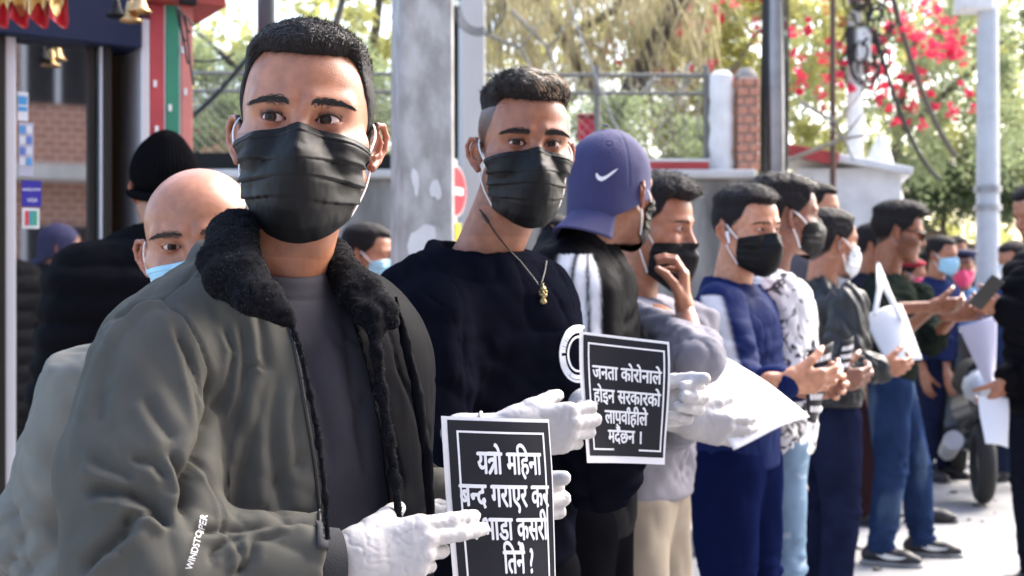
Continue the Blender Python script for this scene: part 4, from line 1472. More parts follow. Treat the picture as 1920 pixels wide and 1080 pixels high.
strip2 = [W2L(700, 590, 1.43), W2L(705, 660, 1.42), W2L(716, 740, 1.42), W2L(728, 820, 1.42), W2L(741, 900, 1.42), W2L(750, 1000, 1.42)]
def fleece(p):
    d = chain(p, c_out, [.009, .012, .014, .014, .011, .006], 0.012)
    d = smin(d, chain(p, c_in, [.012, .017, .017, .011, .004], 0.012), 0.030)
    d = smin(d, chain(p, coll0[4:8], [.022, .022, .022, .019], 0.012), 0.02)
    d = smin(d, chain(p, r_out, [.014, .013, .011, .007], 0.012), 0.02)
    d = smin(d, chain(p, r_in, [.013, .010, .008, .006], 0.012), 0.026)
    d = smin(d, chain(p, strip1, [0.0022] * 6, 0.006), 0.006)
    d = smin(d, chain(p, strip2, [0.007, 0.005, 0.005, 0.005, 0.004, 0.003], 0.01), 0.01)
    return d
lo = np.min(coll + strip1 + strip2, 0) - 0.06; hi = np.max(coll + strip1 + strip2, 0) + 0.06
fv, fq = surface(fleece, lo, hi, 0.0026)
fn = vnormals(fv, fq)
fv = fv + fn * (0.0018 * billow(fv, 85, 2) + 0.0010 * billow(fv, 42, 6))[:, None]
M_fleece = mat('fleece_charcoal', (0.006, 0.0062, 0.008), rough=0.95, spec=0.05, var=0.5, vscale=170)
fo = link('fleece_collar', mesh_np('fleece_collar', fv, fq, M_fleece), root)
M_fibre = mat('fleece_fibre', (0.024, 0.025, 0.031), rough=0.9, spec=0.1)
def fdir(p, N, r):
    g = np.stack([noise(p, 55, 1), noise(p, 55, 2), noise(p, 55, 3)], 1) * 2.5
    return N * 0.55 + g + r.normal(size=p.shape) * 0.35
mb = hair_strands(fv, fq, 24000, hero_style, lambda p: 0.0052 + 0 * p[:, 0], fdir, width=0.0011, seed=4)
link('fleece_fibres', mb.mesh('fleece_fibres', M_fibre), fo)['kind'] = 'stuff'

# zip teeth down the near edge
M_zip = mat('zip_black', (0.012, 0.012, 0.014), rough=0.35)
mb = MB()
yy = np.concatenate([np.linspace(585, 1000, 130)])
last = None
for i, y_ in enumerate(yy):
    x_ = np.interp(y_, *XL) - 2.5
    h, nn = on_jacket(x_, y_, 0.0012)
    if h is None or abs(h[1] - 1.3) > 0.12:
        continue
    mb.box((-0.0021, -0.0012, -0.0009), (0.0021, 0.0012, 0.0009), c=to_local(B, h))
link('zip', mb.mesh('zip', M_zip), jo)['kind'] = 'stuff'
mb = MB(); pts = []
for y_ in np.linspace(580, 1000, 60):
    h, nn = on_jacket(np.interp(y_, *XL) - 6.5, y_, 0.0006)
    if h is not None and abs(h[1] - 1.3) < 0.12:
        pts.append(to_local(B, h))
mb.tube(pts, 0.0024, 6)
link('zip_tape', mb.mesh('zip_tape', M_zip, True), jo)

# printing on the forearm, velcro tab, cuff stitching
def text_on(s, at_, ang, size, parent, matl, loc, R_, tree=None, bold=0.01, name='lettering', stretch=1.0):
    gv, gt, adv = glyph_text(s, bold)
    ca, sa = math.cos(ang), math.sin(ang)
    out = []
    for x, y in gv:
        x *= stretch
        a_ = on_jacket(at_[0] + (x * ca - y * sa) * size, at_[1] - (x * sa + y * ca) * size, 0.0028, tree)[0]
        if a_ is None:
            return None
        out.append((a_ - loc) @ R_)
    return link(name, mesh_np(name, np.array(out), gt, matl, smooth=False), parent)
M_whiteprint = mat('print_pale', (0.75, 0.75, 0.78), rough=0.5)
text_on('WINDSTOPPER', (358, 1070), math.radians(74), 18, jo, M_whiteprint, B['O'], B['R'], bold=0.02, stretch=0.85)
M_velcro = mat('velcro_charcoal', (0.025, 0.027, 0.033), rough=0.95, bump=0.6, bscale=900)
h, nn = on_jacket(608, 1006, 0.001)
if h is not None:
    cr = []
    for j in range(7):
        cr.append([])
        for i in range(5):
            g, _ = on_jacket(592 + i * 8.2, 983 + j * 7.8, 0.0026)
            cr[-1].append(to_local(B, g if g is not None else h))
    vv, qq = grid_mesh(np.array(cr))
    o = link('velcro_tab', mesh_np('velcro_tab', vv, qq, M_velcro), jo)
    sm = o.modifiers.new('s', 'SOLIDIFY'); sm.thickness = 0.002; sm.offset = -1
# inner knitted cuff
for s_ in (-1, 1):
    a = A[s_]; ax = nrm(a['wr'] - a['el'])
    mb = MB()
    mb.tube([a['wr'] - ax * 0.085, a['wr'] - ax * 0.05, a['wr'] - ax * 0.028, a['wr'] - ax * 0.016], [0.039, 0.039, 0.036, 0.034], 24)
    link('inner_cuff', mb.mesh('inner_cuff', M_velcro, True), jo)
# earrings: a small steel hoop in each ear
for sx in (-1, 1):
    mb = MB(); th = np.linspace(0, 2 * math.pi, 15)[:-1]
    mb.tube([V3(0, math.cos(t) * 0.0052, math.sin(t) * 0.0062) for t in th], 0.0012, 6, closed=True)
    o = hobj('earring', mb.mesh('earring', M_steel, True))
    o.matrix_local = o.matrix_local @ Matrix.Translation((sx * 0.0765, 0.002, -0.048)) @ Matrix.Rotation(0.5, 4, 'Z')

# his placard
s1 = Sheet(P(828, 780, 1.475), P(1028, 786, 1.545), P(853, 1150, 1.475), P(1047, 1148, 1.545), bow=0.009, curl=0.003, seed=3)
placard(s1, 'black placard asking about closed months and rent, held by the man in the grey jacket',
        [(['य', 'TR', 'ा', 'E', ' ', 'म', 'ि', 'ह', 'न', 'ा'], 0.575, 0.285, 0.172, 0.60),
         (['ब', 'N', 'द', ' ', 'ग', 'र', 'ा', 'ए', 'र', ' ', 'क', 'र'], 0.525, 0.452, 0.172, 0.83),
         (['र', ' ', 'भ', 'ा', 'ड', 'ा', ' ', 'क', 'स', 'र', 'ी'], 0.545, 0.62, 0.172, 0.74),
         (['ि', 'त', 'न', 'R', 'E', ' ', '?'], 0.60, 0.79, 0.18, 0.30)],
        (0.115, 0.93, 0.070, 0.93, 0.017), (0.045, 0.985, 0.018, 0.985))
# ------------------------------------------------------------------ setting
def struct(name, me, loc=None):
    o = link(name, me, None, loc); o['kind'] = 'structure'; return o
M_road = mat('road_worn', (0.26, 0.26, 0.265), rough=0.85, var=0.28, vscale=2.2, bump=0.4, bscale=60, bdist=0.004)
M_pave = mat('pavement_concrete', (0.36, 0.35, 0.33), rough=0.9, var=0.1, vscale=3, bump=0.3, bscale=40)
X = np.concatenate([-np.geomspace(120, 4, 8), np.linspace(-3, 8, 12), np.geomspace(9, 120, 8)]); Yv = np.concatenate([[-60, -30, -10, -3], np.linspace(0, 20, 21), np.geomspace(22, 160, 10)])
gx, gy = np.meshgrid(X, Yv); v, q = grid_mesh(np.stack([gx, gy, 0 * gx], -1))
struct('road', mesh_np('road', v, q, M_road))
mb = MB(); mb.box((-6, 6.4, 0.0), (1.25, 8.85, 0.13), bev=0.012)
struct('pavement', mb.mesh('pavement', M_pave))

def conc(name, col, stain, vs=2.0, stretch=(1, 1, .25)):
    return mat(name, col, col2=stain, vscale=vs, rough=0.9, bump=0.5, bscale=30, bdist=0.004, stretch=stretch)
M_conc = conc('concrete_stained', (0.10, 0.097, 0.09), (0.36, 0.35, 0.33), 4.5)
M_conc2 = conc('concrete_pale', (0.48, 0.47, 0.46), (0.60, 0.59, 0.58), 3.0)
M_white = mat('whitewash', (0.74, 0.74, 0.74), rough=0.8, var=0.12, vscale=5, bump=0.3, bscale=30)
M_redp = mat('paint_red', (0.42, 0.05, 0.05), rough=0.7, var=.15)
M_dark = mat('dark_paint', (0.010, 0.010, 0.011), rough=0.6, spec=.2)
M_brick = mat('brick_red', (0.40, 0.19, 0.13), rough=0.9, var=0.35, vscale=6, bump=0.4, bscale=60)
M_mortar = mat('mortar', (0.33, 0.30, 0.27), rough=0.95, bump=0.4, bscale=50)
M_metalg = mat('galvanised', (0.34, 0.35, 0.37), rough=0.45, metal=0.6, var=.15)
M_cable = mat('cable_black', (0.015, 0.015, 0.017), rough=0.55)

# utility poles -----------------------------------------------------------
def sq_pole(label, pxl, pxr, Y, taper, h, M, rz=0.0, loc_py=None, patches=True):
    w = (pxr - pxl) / FPX * Y; cx = PX((pxl + pxr) / 2, Y)
    t = thing('utility_pole', label, 'utility pole', (cx, Y + w / 2, 0), 0)
    mb = MB(); n = 14
    R = rotz(rz); zz = np.linspace(0, h, n); rings = []
    for z in zz:
        s = w / 2 * (1 + taper * (1 - z / 3.2)); b = s * 0.88
        ring = [(s, b), (b, s), (-b, s), (-s, b), (-s, -b), (-b, -s), (b, -s), (s, -b)]
        rings.append([list(R @ V3(x_, y_, 0) + V3(0, 0, z)) for x_, y_ in ring])
    rings = np.array(rings); v = rings.reshape(-1, 3); f = []
    for i in range(n - 1):
        for k in range(8):
            f.append([i * 8 + k, i * 8 + (k + 1) % 8, (i + 1) * 8 + (k + 1) % 8, (i + 1) * 8 + k])
    mb.add(v, f)
    link('shaft', mb.mesh('shaft', M), t)
    return t, w
M_conc3 = mat('concrete_pole', (0.33, 0.325, 0.31), col2=(0.54, 0.535, 0.52), vscale=16, rough=0.9, bump=0.8, bscale=45, bdist=0.004, stretch=(1, 1, .5))
t, w = sq_pole('broad square concrete pole with torn white poster scraps, behind the two men in front', 738, 838, 5.0, 0.10, 7.0, M_conc3, rz=math.radians(16))
M_scrap = mat('poster_scrap', (0.72, 0.72, 0.72), rough=.8, var=.1)
for k, (x0, y0, sx, sy) in enumerate(((-.03, 1.50, .11, .17), (.01, 1.36, .13, .14), (.03, 1.72, .04, .09), (-.05, 1.75, .03, .10), (-.02, 1.20, .10, .12))):
    th = np.linspace(0, 2 * math.pi, 19)[:-1]
    rr = 1 + 0.22 * np.sin(th * 2 + k) + 0.14 * np.sin(th * 3 + 2 * k) + 0.08 * np.array([random.uniform(-1, 1) for _ in th])
    R_ = rotz(math.radians(16))
    pts = [R_ @ V3(x0 + sx / 2 * rr[i] * math.cos(a), -w / 2 * (1 + .10 * (1 - y0 / 3.2)) - 0.003, y0 + sy / 2 * rr[i] * math.sin(a)) for i, a in enumerate(th)]
    c0 = np.mean(pts, 0); v = np.array(pts + [c0]); link('poster_scrap', mesh_np('poster_scrap', v, np.array([[i, (i + 1) % 18, 18] for i in range(18)]), M_scrap), t)
sq_pole('slimmer pale concrete pole standing behind the second man', 862, 906, 8.2, 0.12, 8.0, M_conc2, rz=0.2)
def round_pole(label, pxl, pxr, Y, h, M, name='street_pole', taper=.15, base=None):
    w = (pxr - pxl) / FPX * Y
    t = thing(name, label, 'pole', (PX((pxl + pxr) / 2, Y), Y, 0), 0)
    mb = MB(); mb.tube([V3(0, 0, z) for z in np.linspace(0, h, 8)], [w / 2 * (1 + taper * (1 - z / 3)) for z in np.linspace(0, h, 8)], 16)
    link('shaft', mb.mesh('shaft', M, True), t)
    return t
t = round_pole('steel pole wrapped in black cable runs, right of the brick pillar', 1430, 1470, 9.4, 9, M_metalg)
for k in range(5):
    a = [-2.7, -2.5, -0.6, -0.9, -2.2][k]; r_ = 0.085 + random.uniform(0, .02)
    pts = [V3(r_ * math.cos(a) + 0.012 * math.sin(z * 2 + k), r_ * math.sin(a), z) for z in np.linspace(1.9, 7, 16)]
    mb = MB(); mb.tube(pts, 0.011, 6); link('cable', mb.mesh('cable', M_cable, True), t)
t = round_pole('white painted pole carrying a tangle of black cable at its top', 1588, 1618, 12.5, 8, M_white)
mb = MB()
for k in range(34):
    c_ = V3(random.uniform(-.05, .25), -.1 + random.uniform(-.08, .08), PZ(40, 12.5) - random.uniform(-.5, .55)); r_ = random.uniform(.08, .24); a0 = random.random() * 6
    mb.tube([c_ + V3(r_ * .6 * math.cos(a0 + s_), .03 * math.sin(3 * s_), r_ * math.sin(a0 + s_)) for s_ in np.linspace(0, 5.2, 18)], 0.012, 5)
link('cable_tangle', mb.mesh('cable_tangle', M_cable, True), t)
mb = MB(); z_ = PZ(85, 12.5); mb.box((-.11, -.15, z_ - .2), (-.05, -.07, z_ + .16), bev=.01); link('junction_box', mb.mesh('junction_box', M_cable), t)
mb = MB(); mb.box((-.02, -.16, z_ - .17), (.12, -.08, z_ + .15), bev=.02); link('meter_box', mb.mesh('meter_box', M_white), t)
t = round_pole('grey lamp post with a boxed fitting near the right edge', 1832, 1872, 11.0, 8, mat('post_grey', (0.50, 0.53, 0.57), rough=.5, var=.08), name='lamp_post')
mb = MB(); z_ = PZ(10, 11); mb.box((-.26, -.12, z_ - .06), (.02, .12, z_ + .3), bev=.02); link('fitting', mb.mesh('fitting', M_white), t)
for zz_ in (PZ(360, 11), PZ(395, 11)):
    mb = MB(); mb.tube([V3(0, 0, zz_), V3(0, 0, zz_ + .05)], .115, 16); link('clamp', mb.mesh('clamp', M_metalg, True), t)
t = round_pole('thin brown rod between the cable pole and the white pole', 1556, 1567, 11.0, 6, mat('rust', (0.13, 0.08, 0.06), rough=.9), name='steel_rod', taper=0)
t = round_pole('dark drainpipe rising behind the head of the grey jacket man', 482, 516, 4.9, 6, mat('pipe_dark', (0.07, 0.07, 0.075), rough=.5), name='drainpipe', taper=0)
# overhead cables --------------------------------------------------------
def cable(label, a, b, sag, r=.012, n=24, M=M_cable):
    a, b = P(*a), P(*b); tt = np.linspace(0, 1, n)[:, None]
    pts = a + (b - a) * tt - V3(0, 0, 1) * sag * 4 * tt * (1 - tt)
    mb = MB(); mb.tube(pts - a, r, 6)
    return thing('cable', label, 'cable', a, 0, me=mb.mesh('cable', M, True))
cable('thick black cable sloping down from the tangle towards the dark hedge', (1640, 55, 12.2), (1762, 335, 13), .25, .022)
cable('thinner cable sloping beside the thick one among the flowers', (1672, -10, 12.6), (1790, 290, 13.4), .2, .03, M=mat('cable_grey', (.10, .09, .08), rough=.8))
cable('pale wire crossing the fronds above the second man', (1060, -20, 8.8), (1165, 260, 9.0), .05, .008, M=M_metalg)
cable('wire running level above the fence on the left', (345, 108, 6.5), (440, 100, 6.5), .03, .006)
cable('dark wire slanting behind the left fence', (345, 230, 7.5), (470, 100, 7.5), .03, .014)
mb = MB()
for k in range(4):
    mb.tube([V3((.12 + .016 * k) * math.cos(s_), 0.02 * k, (.16 + .01 * k) * math.sin(s_)) for s_ in np.linspace(0, 6.28, 30)[:-1]], 0.0045, 5, closed=True)
thing('cable_coil', 'coil of black cable hanging by the slim concrete pole', 'cable', P(898, 5, 7.9), 0.0, me=mb.mesh('cable_coil', M_cable, True))

# retaining wall with coping, dark boarding, fence -------------------------
WY = 9.0
t = thing('retaining_wall', 'stained concrete retaining wall with a ledge, behind the crowd', 'wall', (0, WY, 0), 0)
zt = PZ(336, WY)
x = np.linspace(PX(300, WY) - 1.5, PX(1408, WY), 40); z = np.linspace(0, zt, 16)
gx, gz = np.meshgrid(x, z); gy = 0.012 * noise(np.stack([gx.ravel(), gz.ravel(), 0 * gx.ravel()], 1), 3).reshape(gx.shape)
v, q = grid_mesh(np.stack([gx, gy, gz], -1)); n0 = len(v)
v2, q2 = grid_mesh(np.stack([gx, gy * 0 + .3, gz], -1))
link('wall_face', mesh_np('wall_face', np.concatenate([v, v2]), np.concatenate([q, q2[:, ::-1] + n0]), M_conc), t)
mb = MB(); mb.box((x[0], -.06, zt + .003), (x[-1] + .03, .36, PZ(319, WY)), bev=.012); link('coping', mb.mesh('coping', M_conc2), t)
mb = MB(); mb.box((x[-1] + .003, 0.0, 0), (x[-1] + .06, 3.5, zt), bev=.01); link('return_wall', mb.mesh('return_wall', M_conc), t)
for k in range(9):                                                    # dark boarding above the ledge
    pass
tb = thing('board_screen', 'long black board screen standing on the ledge below the wire fence', 'screen', (0, WY - .03, PZ(319, WY)), 0)
x0 = PX(335, WY)
while x0 < PX(905, WY):
    mb = MB(); mb.box((x0, 0, .004), (x0 + .40, .025, PZ(288, WY) - PZ(319, WY) + random.uniform(-.01, .01)), bev=.004)
    link('board', mb.mesh('board', M_dark), tb); x0 += .405
t = thing('kerb_rail', 'red and white painted kerb strip on the ledge right of the cap', 'kerb', (0, WY - .02, PZ(319, WY)), 0)
mb = MB(); mb.box((PX(1195, WY), 0, .004), (PX(1328, WY), .07, .055), bev=.006); link('red_strip', mb.mesh('red_strip', M_redp), t)
mb = MB(); mb.box((PX(1190, WY), .01, .058), (PX(1330, WY), .06, .078), bev=.004); link('white_strip', mb.mesh('white_strip', M_white), t)
# chain link fence
FY = WY + .12
M_wire = mat('wire_grey', (0.20, 0.20, 0.19), rough=.6, metal=.4)
t = thing('chain_link_fence', 'grey chain link fence with rusty posts on top of the retaining wall', 'fence', (0, FY, 0), 0)
fz0, fz1 = PZ(322, FY), PZ(136, FY); fx0, fx1 = PX(335, FY), PX(1335, FY)
mb = MB(); pitch = .075; H_ = fz1 - fz0; xx = fx0 - H_
while xx < fx1:
    for sg in (1, -1):
        a = [xx, fz0] if sg > 0 else [xx + H_, fz0]; b = [xx + H_, fz1] if sg > 0 else [xx, fz1]
        a, b = np.array(a), np.array(b)
        # clip to the fence length
        lo_, hi_ = fx0, fx1
        if max(a[0], b[0]) < lo_ or min(a[0], b[0]) > hi_:
            continue
        def cl(p_, q_):
            if p_[0] < lo_: p_ = p_ + (q_ - p_) * (lo_ - p_[0]) / (q_[0] - p_[0])
            if p_[0] > hi_: p_ = p_ + (q_ - p_) * (hi_ - p_[0]) / (q_[0] - p_[0])
            return p_
        a2, b2 = cl(a, b), cl(b, a)
        mb.tube([V3(a2[0], .004 * sg, a2[1]), V3(b2[0], .004 * sg, b2[1])], .0026, 4, caps=False)
    xx += pitch
o = link('wire_mesh', mb.mesh('wire_mesh', M_wire), t); o['kind'] = 'stuff'
for zz_ in (fz1, PZ(170, FY)):
    mb = MB(); mb.tube([V3(fx0, .01, zz_), V3(fx1, .01, zz_ - .02)], .014, 8); link('rail', mb.mesh('rail', M_wire, True), t)
for px_ in (345, 560, 690, 905, 1120, 1325):
    mb = MB(); mb.tube([V3(PX(px_, FY), .02, fz0), V3(PX(px_, FY), .02, fz1 + .05)], .022, 8); link('post', mb.mesh('post', M_wire, True), t)
# brick pillar with a whitewashed pipe sleeve
bx0, bx1 = PX(1385, 9.0), PX(1428, 9.0)
t = thing('brick_pillar', 'rounded brick pillar beside a whitewashed column at the end of the fence', 'pillar', ((bx0 + bx1) / 2, 9.15, PZ(319, 9.0)), 0)
hw_ = (bx1 - bx0) / 2 ; z = 0; row = 0; ztop = PZ(130, 9.0) - PZ(319, 9.0)
mb = MB(); mb.box((-hw_ + .008, -.10, .002), (hw_ - .008, .12, ztop - .04), bev=.01); link('core', mb.mesh('core', M_mortar), t)
bme = {}
while z < ztop - .05:
    cols_ = [(-hw_, 0.0), (0.0, hw_)] if row % 2 == 0 else [(-hw_, -hw_ * .45), (-hw_ * .45, hw_ * .5), (hw_ * .5, hw_)]
    for a_, b_ in cols_:
        key = (round(b_ - a_, 3), row % 3)
        if key not in bme:
            mb = MB(); mb.box((.004, -.115, .004), (b_ - a_ - .004, .10, .058), bev=.005); bme[key] = mb.mesh('brick', M_brick)
        link('brick', bme[key], t, (a_, random.uniform(-.006, .006), z))
    z += .066; row += 1
mb = MB(); mb.lathe([(0, .09), (.05, .08), (hw_, .03), (hw_ * 1.05, 0), (0, 0)], 16, None, V3(0, 0, ztop - .05)); link('cap', mb.mesh('cap', M_mortar, True), t)
mb = MB(); wx = PX(1358, 9.0) - (bx0 + bx1) / 2; zz_ = np.linspace(0, ztop - .03, 12)
mb.tube([V3(wx + .004 * math.sin(k * 1.7), -.02, z_ + .003) for k, z_ in enumerate(zz_)], [.088 + .006 * math.sin(k * 2.3) for k in range(12)], 16)
mb.lathe([(0, .05), (.05, .04), (.09, 0)], 16, None, V3(wx, -.02, ztop - .03)); link('white_column', mb.mesh('white_column', M_white, True), t)
# small bin-like red lamp things on the fence
for px_, py_, lab in ((1103, 235, 'red lidded box fixed behind the fence, left of the blue cap'), (848, 240, 'red box seen between the two concrete poles')):
    t = thing('red_box', lab, 'box', P(px_, py_, 9.3), 0)
    mb = MB(); mb.box((-.075, -.05, -.11), (.075, .05, .05), bev=.015); link('box_body', mb.mesh('box_body', mat('plastic_red', (.5, .02, .05), rough=.5)), t)
    mb = MB(); mb.box((-.09, -.06, .052), (.09, .06, .08), bev=.012); link('lid', mb.mesh('lid', mat('lid_dark_red', (.22, .02, .03), rough=.5)), t)
mb = MB(); mb.box((-.05, -.03, -.7), (.05, .03, .75), bev=.01)
thing('black_banner', 'tall narrow black board hung left of the slim concrete pole', 'board', P(862, 215, 8.9), 0, me=mb.mesh('black_banner', M_dark))
# round no-entry style sign seen almost edge on
t = thing('road_sign', 'round red road sign seen nearly edge-on against a white post', 'sign', P(851, 358, 7.6), math.radians(66))
mb = MB(); mb.lathe([(0, -.006), (.155, -.006), (.16, 0), (.155, .006), (0, .006)], 32, rotx(math.pi / 2)); link('disc', mb.mesh('disc', M_white), t)
mb = MB(); mb.lathe([(0, -.0095), (.145, -.0095), (.145, -.007)], 32, rotx(math.pi / 2)); mb.lathe([(0, .0095), (.145, .0095), (.145, .007)], 32, rotx(math.pi / 2)); link('red_face', mb.mesh('red_face', mat('sign_red', (.6, .03, .05), rough=.4)), t)
for sy in (-1, 1):
    mb = MB(); mb.box((-.10, sy * .0125 - .0015, -.022), (.10, sy * .0125 + .0015, .022)); link('bar', mb.mesh('bar', M_white), t)
mb = MB(); mb.tube([V3(.10, .06, -1.9), V3(.10, .06, .2)], .028, 10); link('post', mb.mesh('post', M_white, True), t)
mb = MB(); mb.box((.03, .0, -.34), (.10, .04, -.19), bev=.004); link('yellow_plate', mb.mesh('yellow_plate', mat('yellow', (.7, .55, .05))), t)

# white booth with red stripe, brown fence, far walls -----------------------
t = thing('white_booth', 'white walled booth with a red striped eave behind the far crowd', 'booth', P(1585, 547, 12.0), math.radians(-12))
t.location.z = 0
zt = PZ(324, 12.0); hwid = .46
mb = MB(); mb.box((-hwid, -.5, 0), (hwid, 1.0, zt), bev=.01); link('wall', mb.mesh('wall', M_white), t)
R_ = roty(math.radians(12))
mb = MB(); mb.box((-hwid - .15, -.62, -.02), (hwid + .1, 1.1, .05), R=R_, c=V3(0, 0, zt + .05), bev=.01); link('roof', mb.mesh('roof', M_white), t)
mb = MB(); mb.box((-hwid - .17, -.66, -.06), (-hwid * .2, -.625, .05), R=R_, c=V3(0, 0, zt + .05), bev=.004); link('red_eave', mb.mesh('red_eave', M_redp), t)
mb = MB(); mb.box((.36, -.53, zt - .95), (.43, -.503, zt - .6), bev=.003); link('red_plate', mb.mesh('red_plate', M_redp), t)
mb = MB(); mb.box((-.3, -.515, .1), (.2, -.503, 1.9)); link('door_panel', mb.mesh('door_panel', mat('door_pale', (.6, .61, .63), rough=.6)), t)
mb = MB(); mb.lathe([(0, .9), (.10, .7), (.30, .0), (.34, -.8), (.3, -1.9)], 10, None, V3(0, 0, 0))
t = thing('tarpaulin_cover', 'white draped tarpaulin cone beside the booth', 'tarpaulin', P(1650, 320, 11.8), 0)
t.location.z = 1.9
link('drape', mb.mesh('drape', M_white, True), t)
t = thing('plank_fence', 'brown weathered plank fence sloping away at the road end', 'fence', (0, 0, 0), 0)
M_plank = mat('plank_brown', (0.13, 0.095, 0.07), rough=.9, var=.3, vscale=5, stretch=(6, 6, .6), bump=.4, bscale=20)
a, b = P(1700, 547, 17.0), P(1852, 547, 15.0); npk = 17; L_ = np.linalg.norm(b - a) / npk
ang = math.atan2(b[1] - a[1], b[0] - a[0])
pm = []
for k in range(3):
    mb = MB(); mb.box((.006, -.012, 0), (L_ - .006, .012, 2.02 + .02 * k), bev=.004); pm.append(mb.mesh('plank', M_plank))
for k in range(npk):
    p_ = a + (b - a) * k / npk; h_ = PZ(404 + 66 * (k / npk) ** 1.0, p_[1]) - 2.05
    o = link('plank', pm[k % 3], t, (p_[0], p_[1], max(-.6, h_)), (0, 0, ang))
mb = MB(); mb.tube([V3(*(a + V3(0, .05, 0))) * V3(1, 1, 0) + V3(0, 0, PZ(415, 17)), V3(*(b + V3(0, .05, 0))) * V3(1, 1, 0) + V3(0, 0, PZ(482, 15))], .03, 6); link('rail', mb.mesh('rail', M_plank), t)
t = thing('boundary_wall', 'low sunlit cream wall at the far end of the road', 'wall', (0, 19.5, 0), 0)
mb = MB(); mb.box((PX(1640, 19.5), 0, 0), (PX(2100, 19.5), .3, PZ(462, 19.5)), bev=.02); link('wall_face', mb.mesh('wall_face', mat('cream_wall', (.55, .43, .33), rough=.9, var=.12, vscale=2)), t)
# pinkish lit building far left behind the fence
t = thing('orange_building', 'orange brick house glimpsed through leaves behind the left fence', 'building', P(395, 547, 13.0), .1); t.location.z = 0
mb = MB(); mb.box((-1.6, 0, 0), (1.0, 3, 3.1), bev=.02); link('wall', mb.mesh('wall', mat('orange_wall', (.80, .46, .30), rough=.9, var=.15, vscale=4)), t)
mb = MB(); mb.box((-1.8, -.5, 3.103), (1.2, 3, 3.22)); link('slab', mb.mesh('slab', M_white), t)
for k, (x_, z_) in enumerate(((-.9, 1.9), (.2, 1.9), (-.9, .4), (.2, .4))):
    mb = MB(); mb.box((x_, -.03, z_), (x_ + .5, -.003, z_ + .9)); o = link('window', mb.mesh('window', M_dark), t)
    mb = MB(); mb.box((x_ - .05, -.05, z_ - .06), (x_ + .55, -.031, z_)); link('sill', mb.mesh('sill', M_white), o)

# ------------------------------------------------------------------ vegetation
def leaf_mat(name, col, var=.5, vs=3.0, tr=.5):
    return mat(name, tuple(c * (1 - var) for c in col), col2=tuple(min(1, c * (1 + var)) for c in col), vscale=vs, rough=.55, trans=tr, spec=.4)
M_leafY = leaf_mat('leaf_yellow_green', (0.46, 0.46, 0.17), .4)
M_leafG = leaf_mat('leaf_green', (0.32, 0.38, 0.20), .45)
M_leafD = leaf_mat('leaf_deep', (0.12, 0.16, 0.08))
M_frond = leaf_mat('leaf_drying', (0.40, 0.36, 0.22), .4)
M_flower = leaf_mat('bract_magenta', (0.80, 0.07, 0.16), .2, tr=.45)
M_bark = mat('bark', (0.10, 0.085, 0.07), rough=.95, var=.3, bump=.6, bscale=25, bdist=.01)
M_barkP = mat('bark_pale', (0.30, 0.27, 0.22), rough=.95, var=.3, bump=.6, bscale=25, bdist=.01)
def leaves(centers, radii, n, size, r, flat=0.35, droop=0.0, aspect=.45):
    """leaf blades scattered in clumps"""
    ci = r.integers(0, len(centers), n)
    d = r.normal(size=(n, 3)); d /= np.linalg.norm(d, axis=1)[:, None]
    rad = np.array(radii)[ci] * r.random(n) ** 0.45
    p = np.array(centers)[ci] + d * rad[:, None] * V3(1, .8, .85)
    ax = r.normal(size=(n, 3)) + d * .8 + V3(0, 0, -droop); ax /= np.linalg.norm(ax, axis=1)[:, None]
    sd_ = np.cross(ax, r.normal(size=(n, 3))); sd_ /= np.linalg.norm(sd_, axis=1)[:, None]
    s = size * (0.6 + 0.8 * r.random(n))[:, None]
    nn = np.cross(ax, sd_)
    a = p - ax * s * .5; b = p + sd_ * s * aspect * .5 + nn * s * .06; c = p + ax * s * .5; e = p - sd_ * s * aspect * .5 + nn * s * .06
    v = np.stack([a, b, c, e], 1).reshape(-1, 3)
    return v, np.arange(4 * n).reshape(-1, 4)
def clumps(x0, x1, y0, y1, z0, z1, n, r, rr=(.25, .6)):
    c = np.stack([r.uniform(x0, x1, n), r.uniform(y0, y1, n), r.uniform(z0, z1, n)], 1)
    return c, r.uniform(rr[0], rr[1], n)
def tree(label, base, limbs, cl, n, size, M, Mb, name='tree', seed=0, flowers=None, **k):
    t = thing(name, label, 'tree' if name == 'tree' else 'shrub', base, 0)
    if flowers:
        rr_ = np.random.default_rng(seed + 50)
        flowers = ([np.array(p_) + rr_.normal(size=3) * V3(.17, .2, .17) for p_ in flowers[0] for _ in range(3)] + [np.array(flowers[0][rr_.integers(len(flowers[0]))]) + rr_.normal(size=3) * V3(.7, .2, .5) for _ in range(40)], 15, flowers[2])
    r = np.random.default_rng(seed); base = np.array(base)
    mb = MB()
    for pts, r0, r1 in limbs:
        pts = np.array(pts, float); m = 10
        s_ = np.linspace(0, len(pts) - 1, m); q_ = np.stack([np.interp(s_, range(len(pts)), pts[:, i]) for i in range(3)], 1)
        q_ += noise(q_, 1.5, seed)[:, None] * .05
        mb.tube(q_ - base, np.linspace(r0, r1, m), 8)
    link('trunk', mb.mesh('trunk', Mb, True), t)
    c, rad = cl
    v, q = leaves(c - base, rad, n, size, r, **k)
    link('crown', mesh_np('crown', v, q, M, smooth=False), t)
    if flowers:
        V, Q, n_ = [], [], 0
        fc, per, fs = flowers
        fv, fq = leaves(np.array(fc) - base, [.03 + .06 * r.random() for _ in fc], per * len(fc), fs, r, aspect=.8)
        link('blossom', mesh_np('blossom', fv, fq, M_flower, smooth=False), t)
    return t
rv = np.random.default_rng(77)
def PP(px, py, Y): return list(P(px, py, Y))
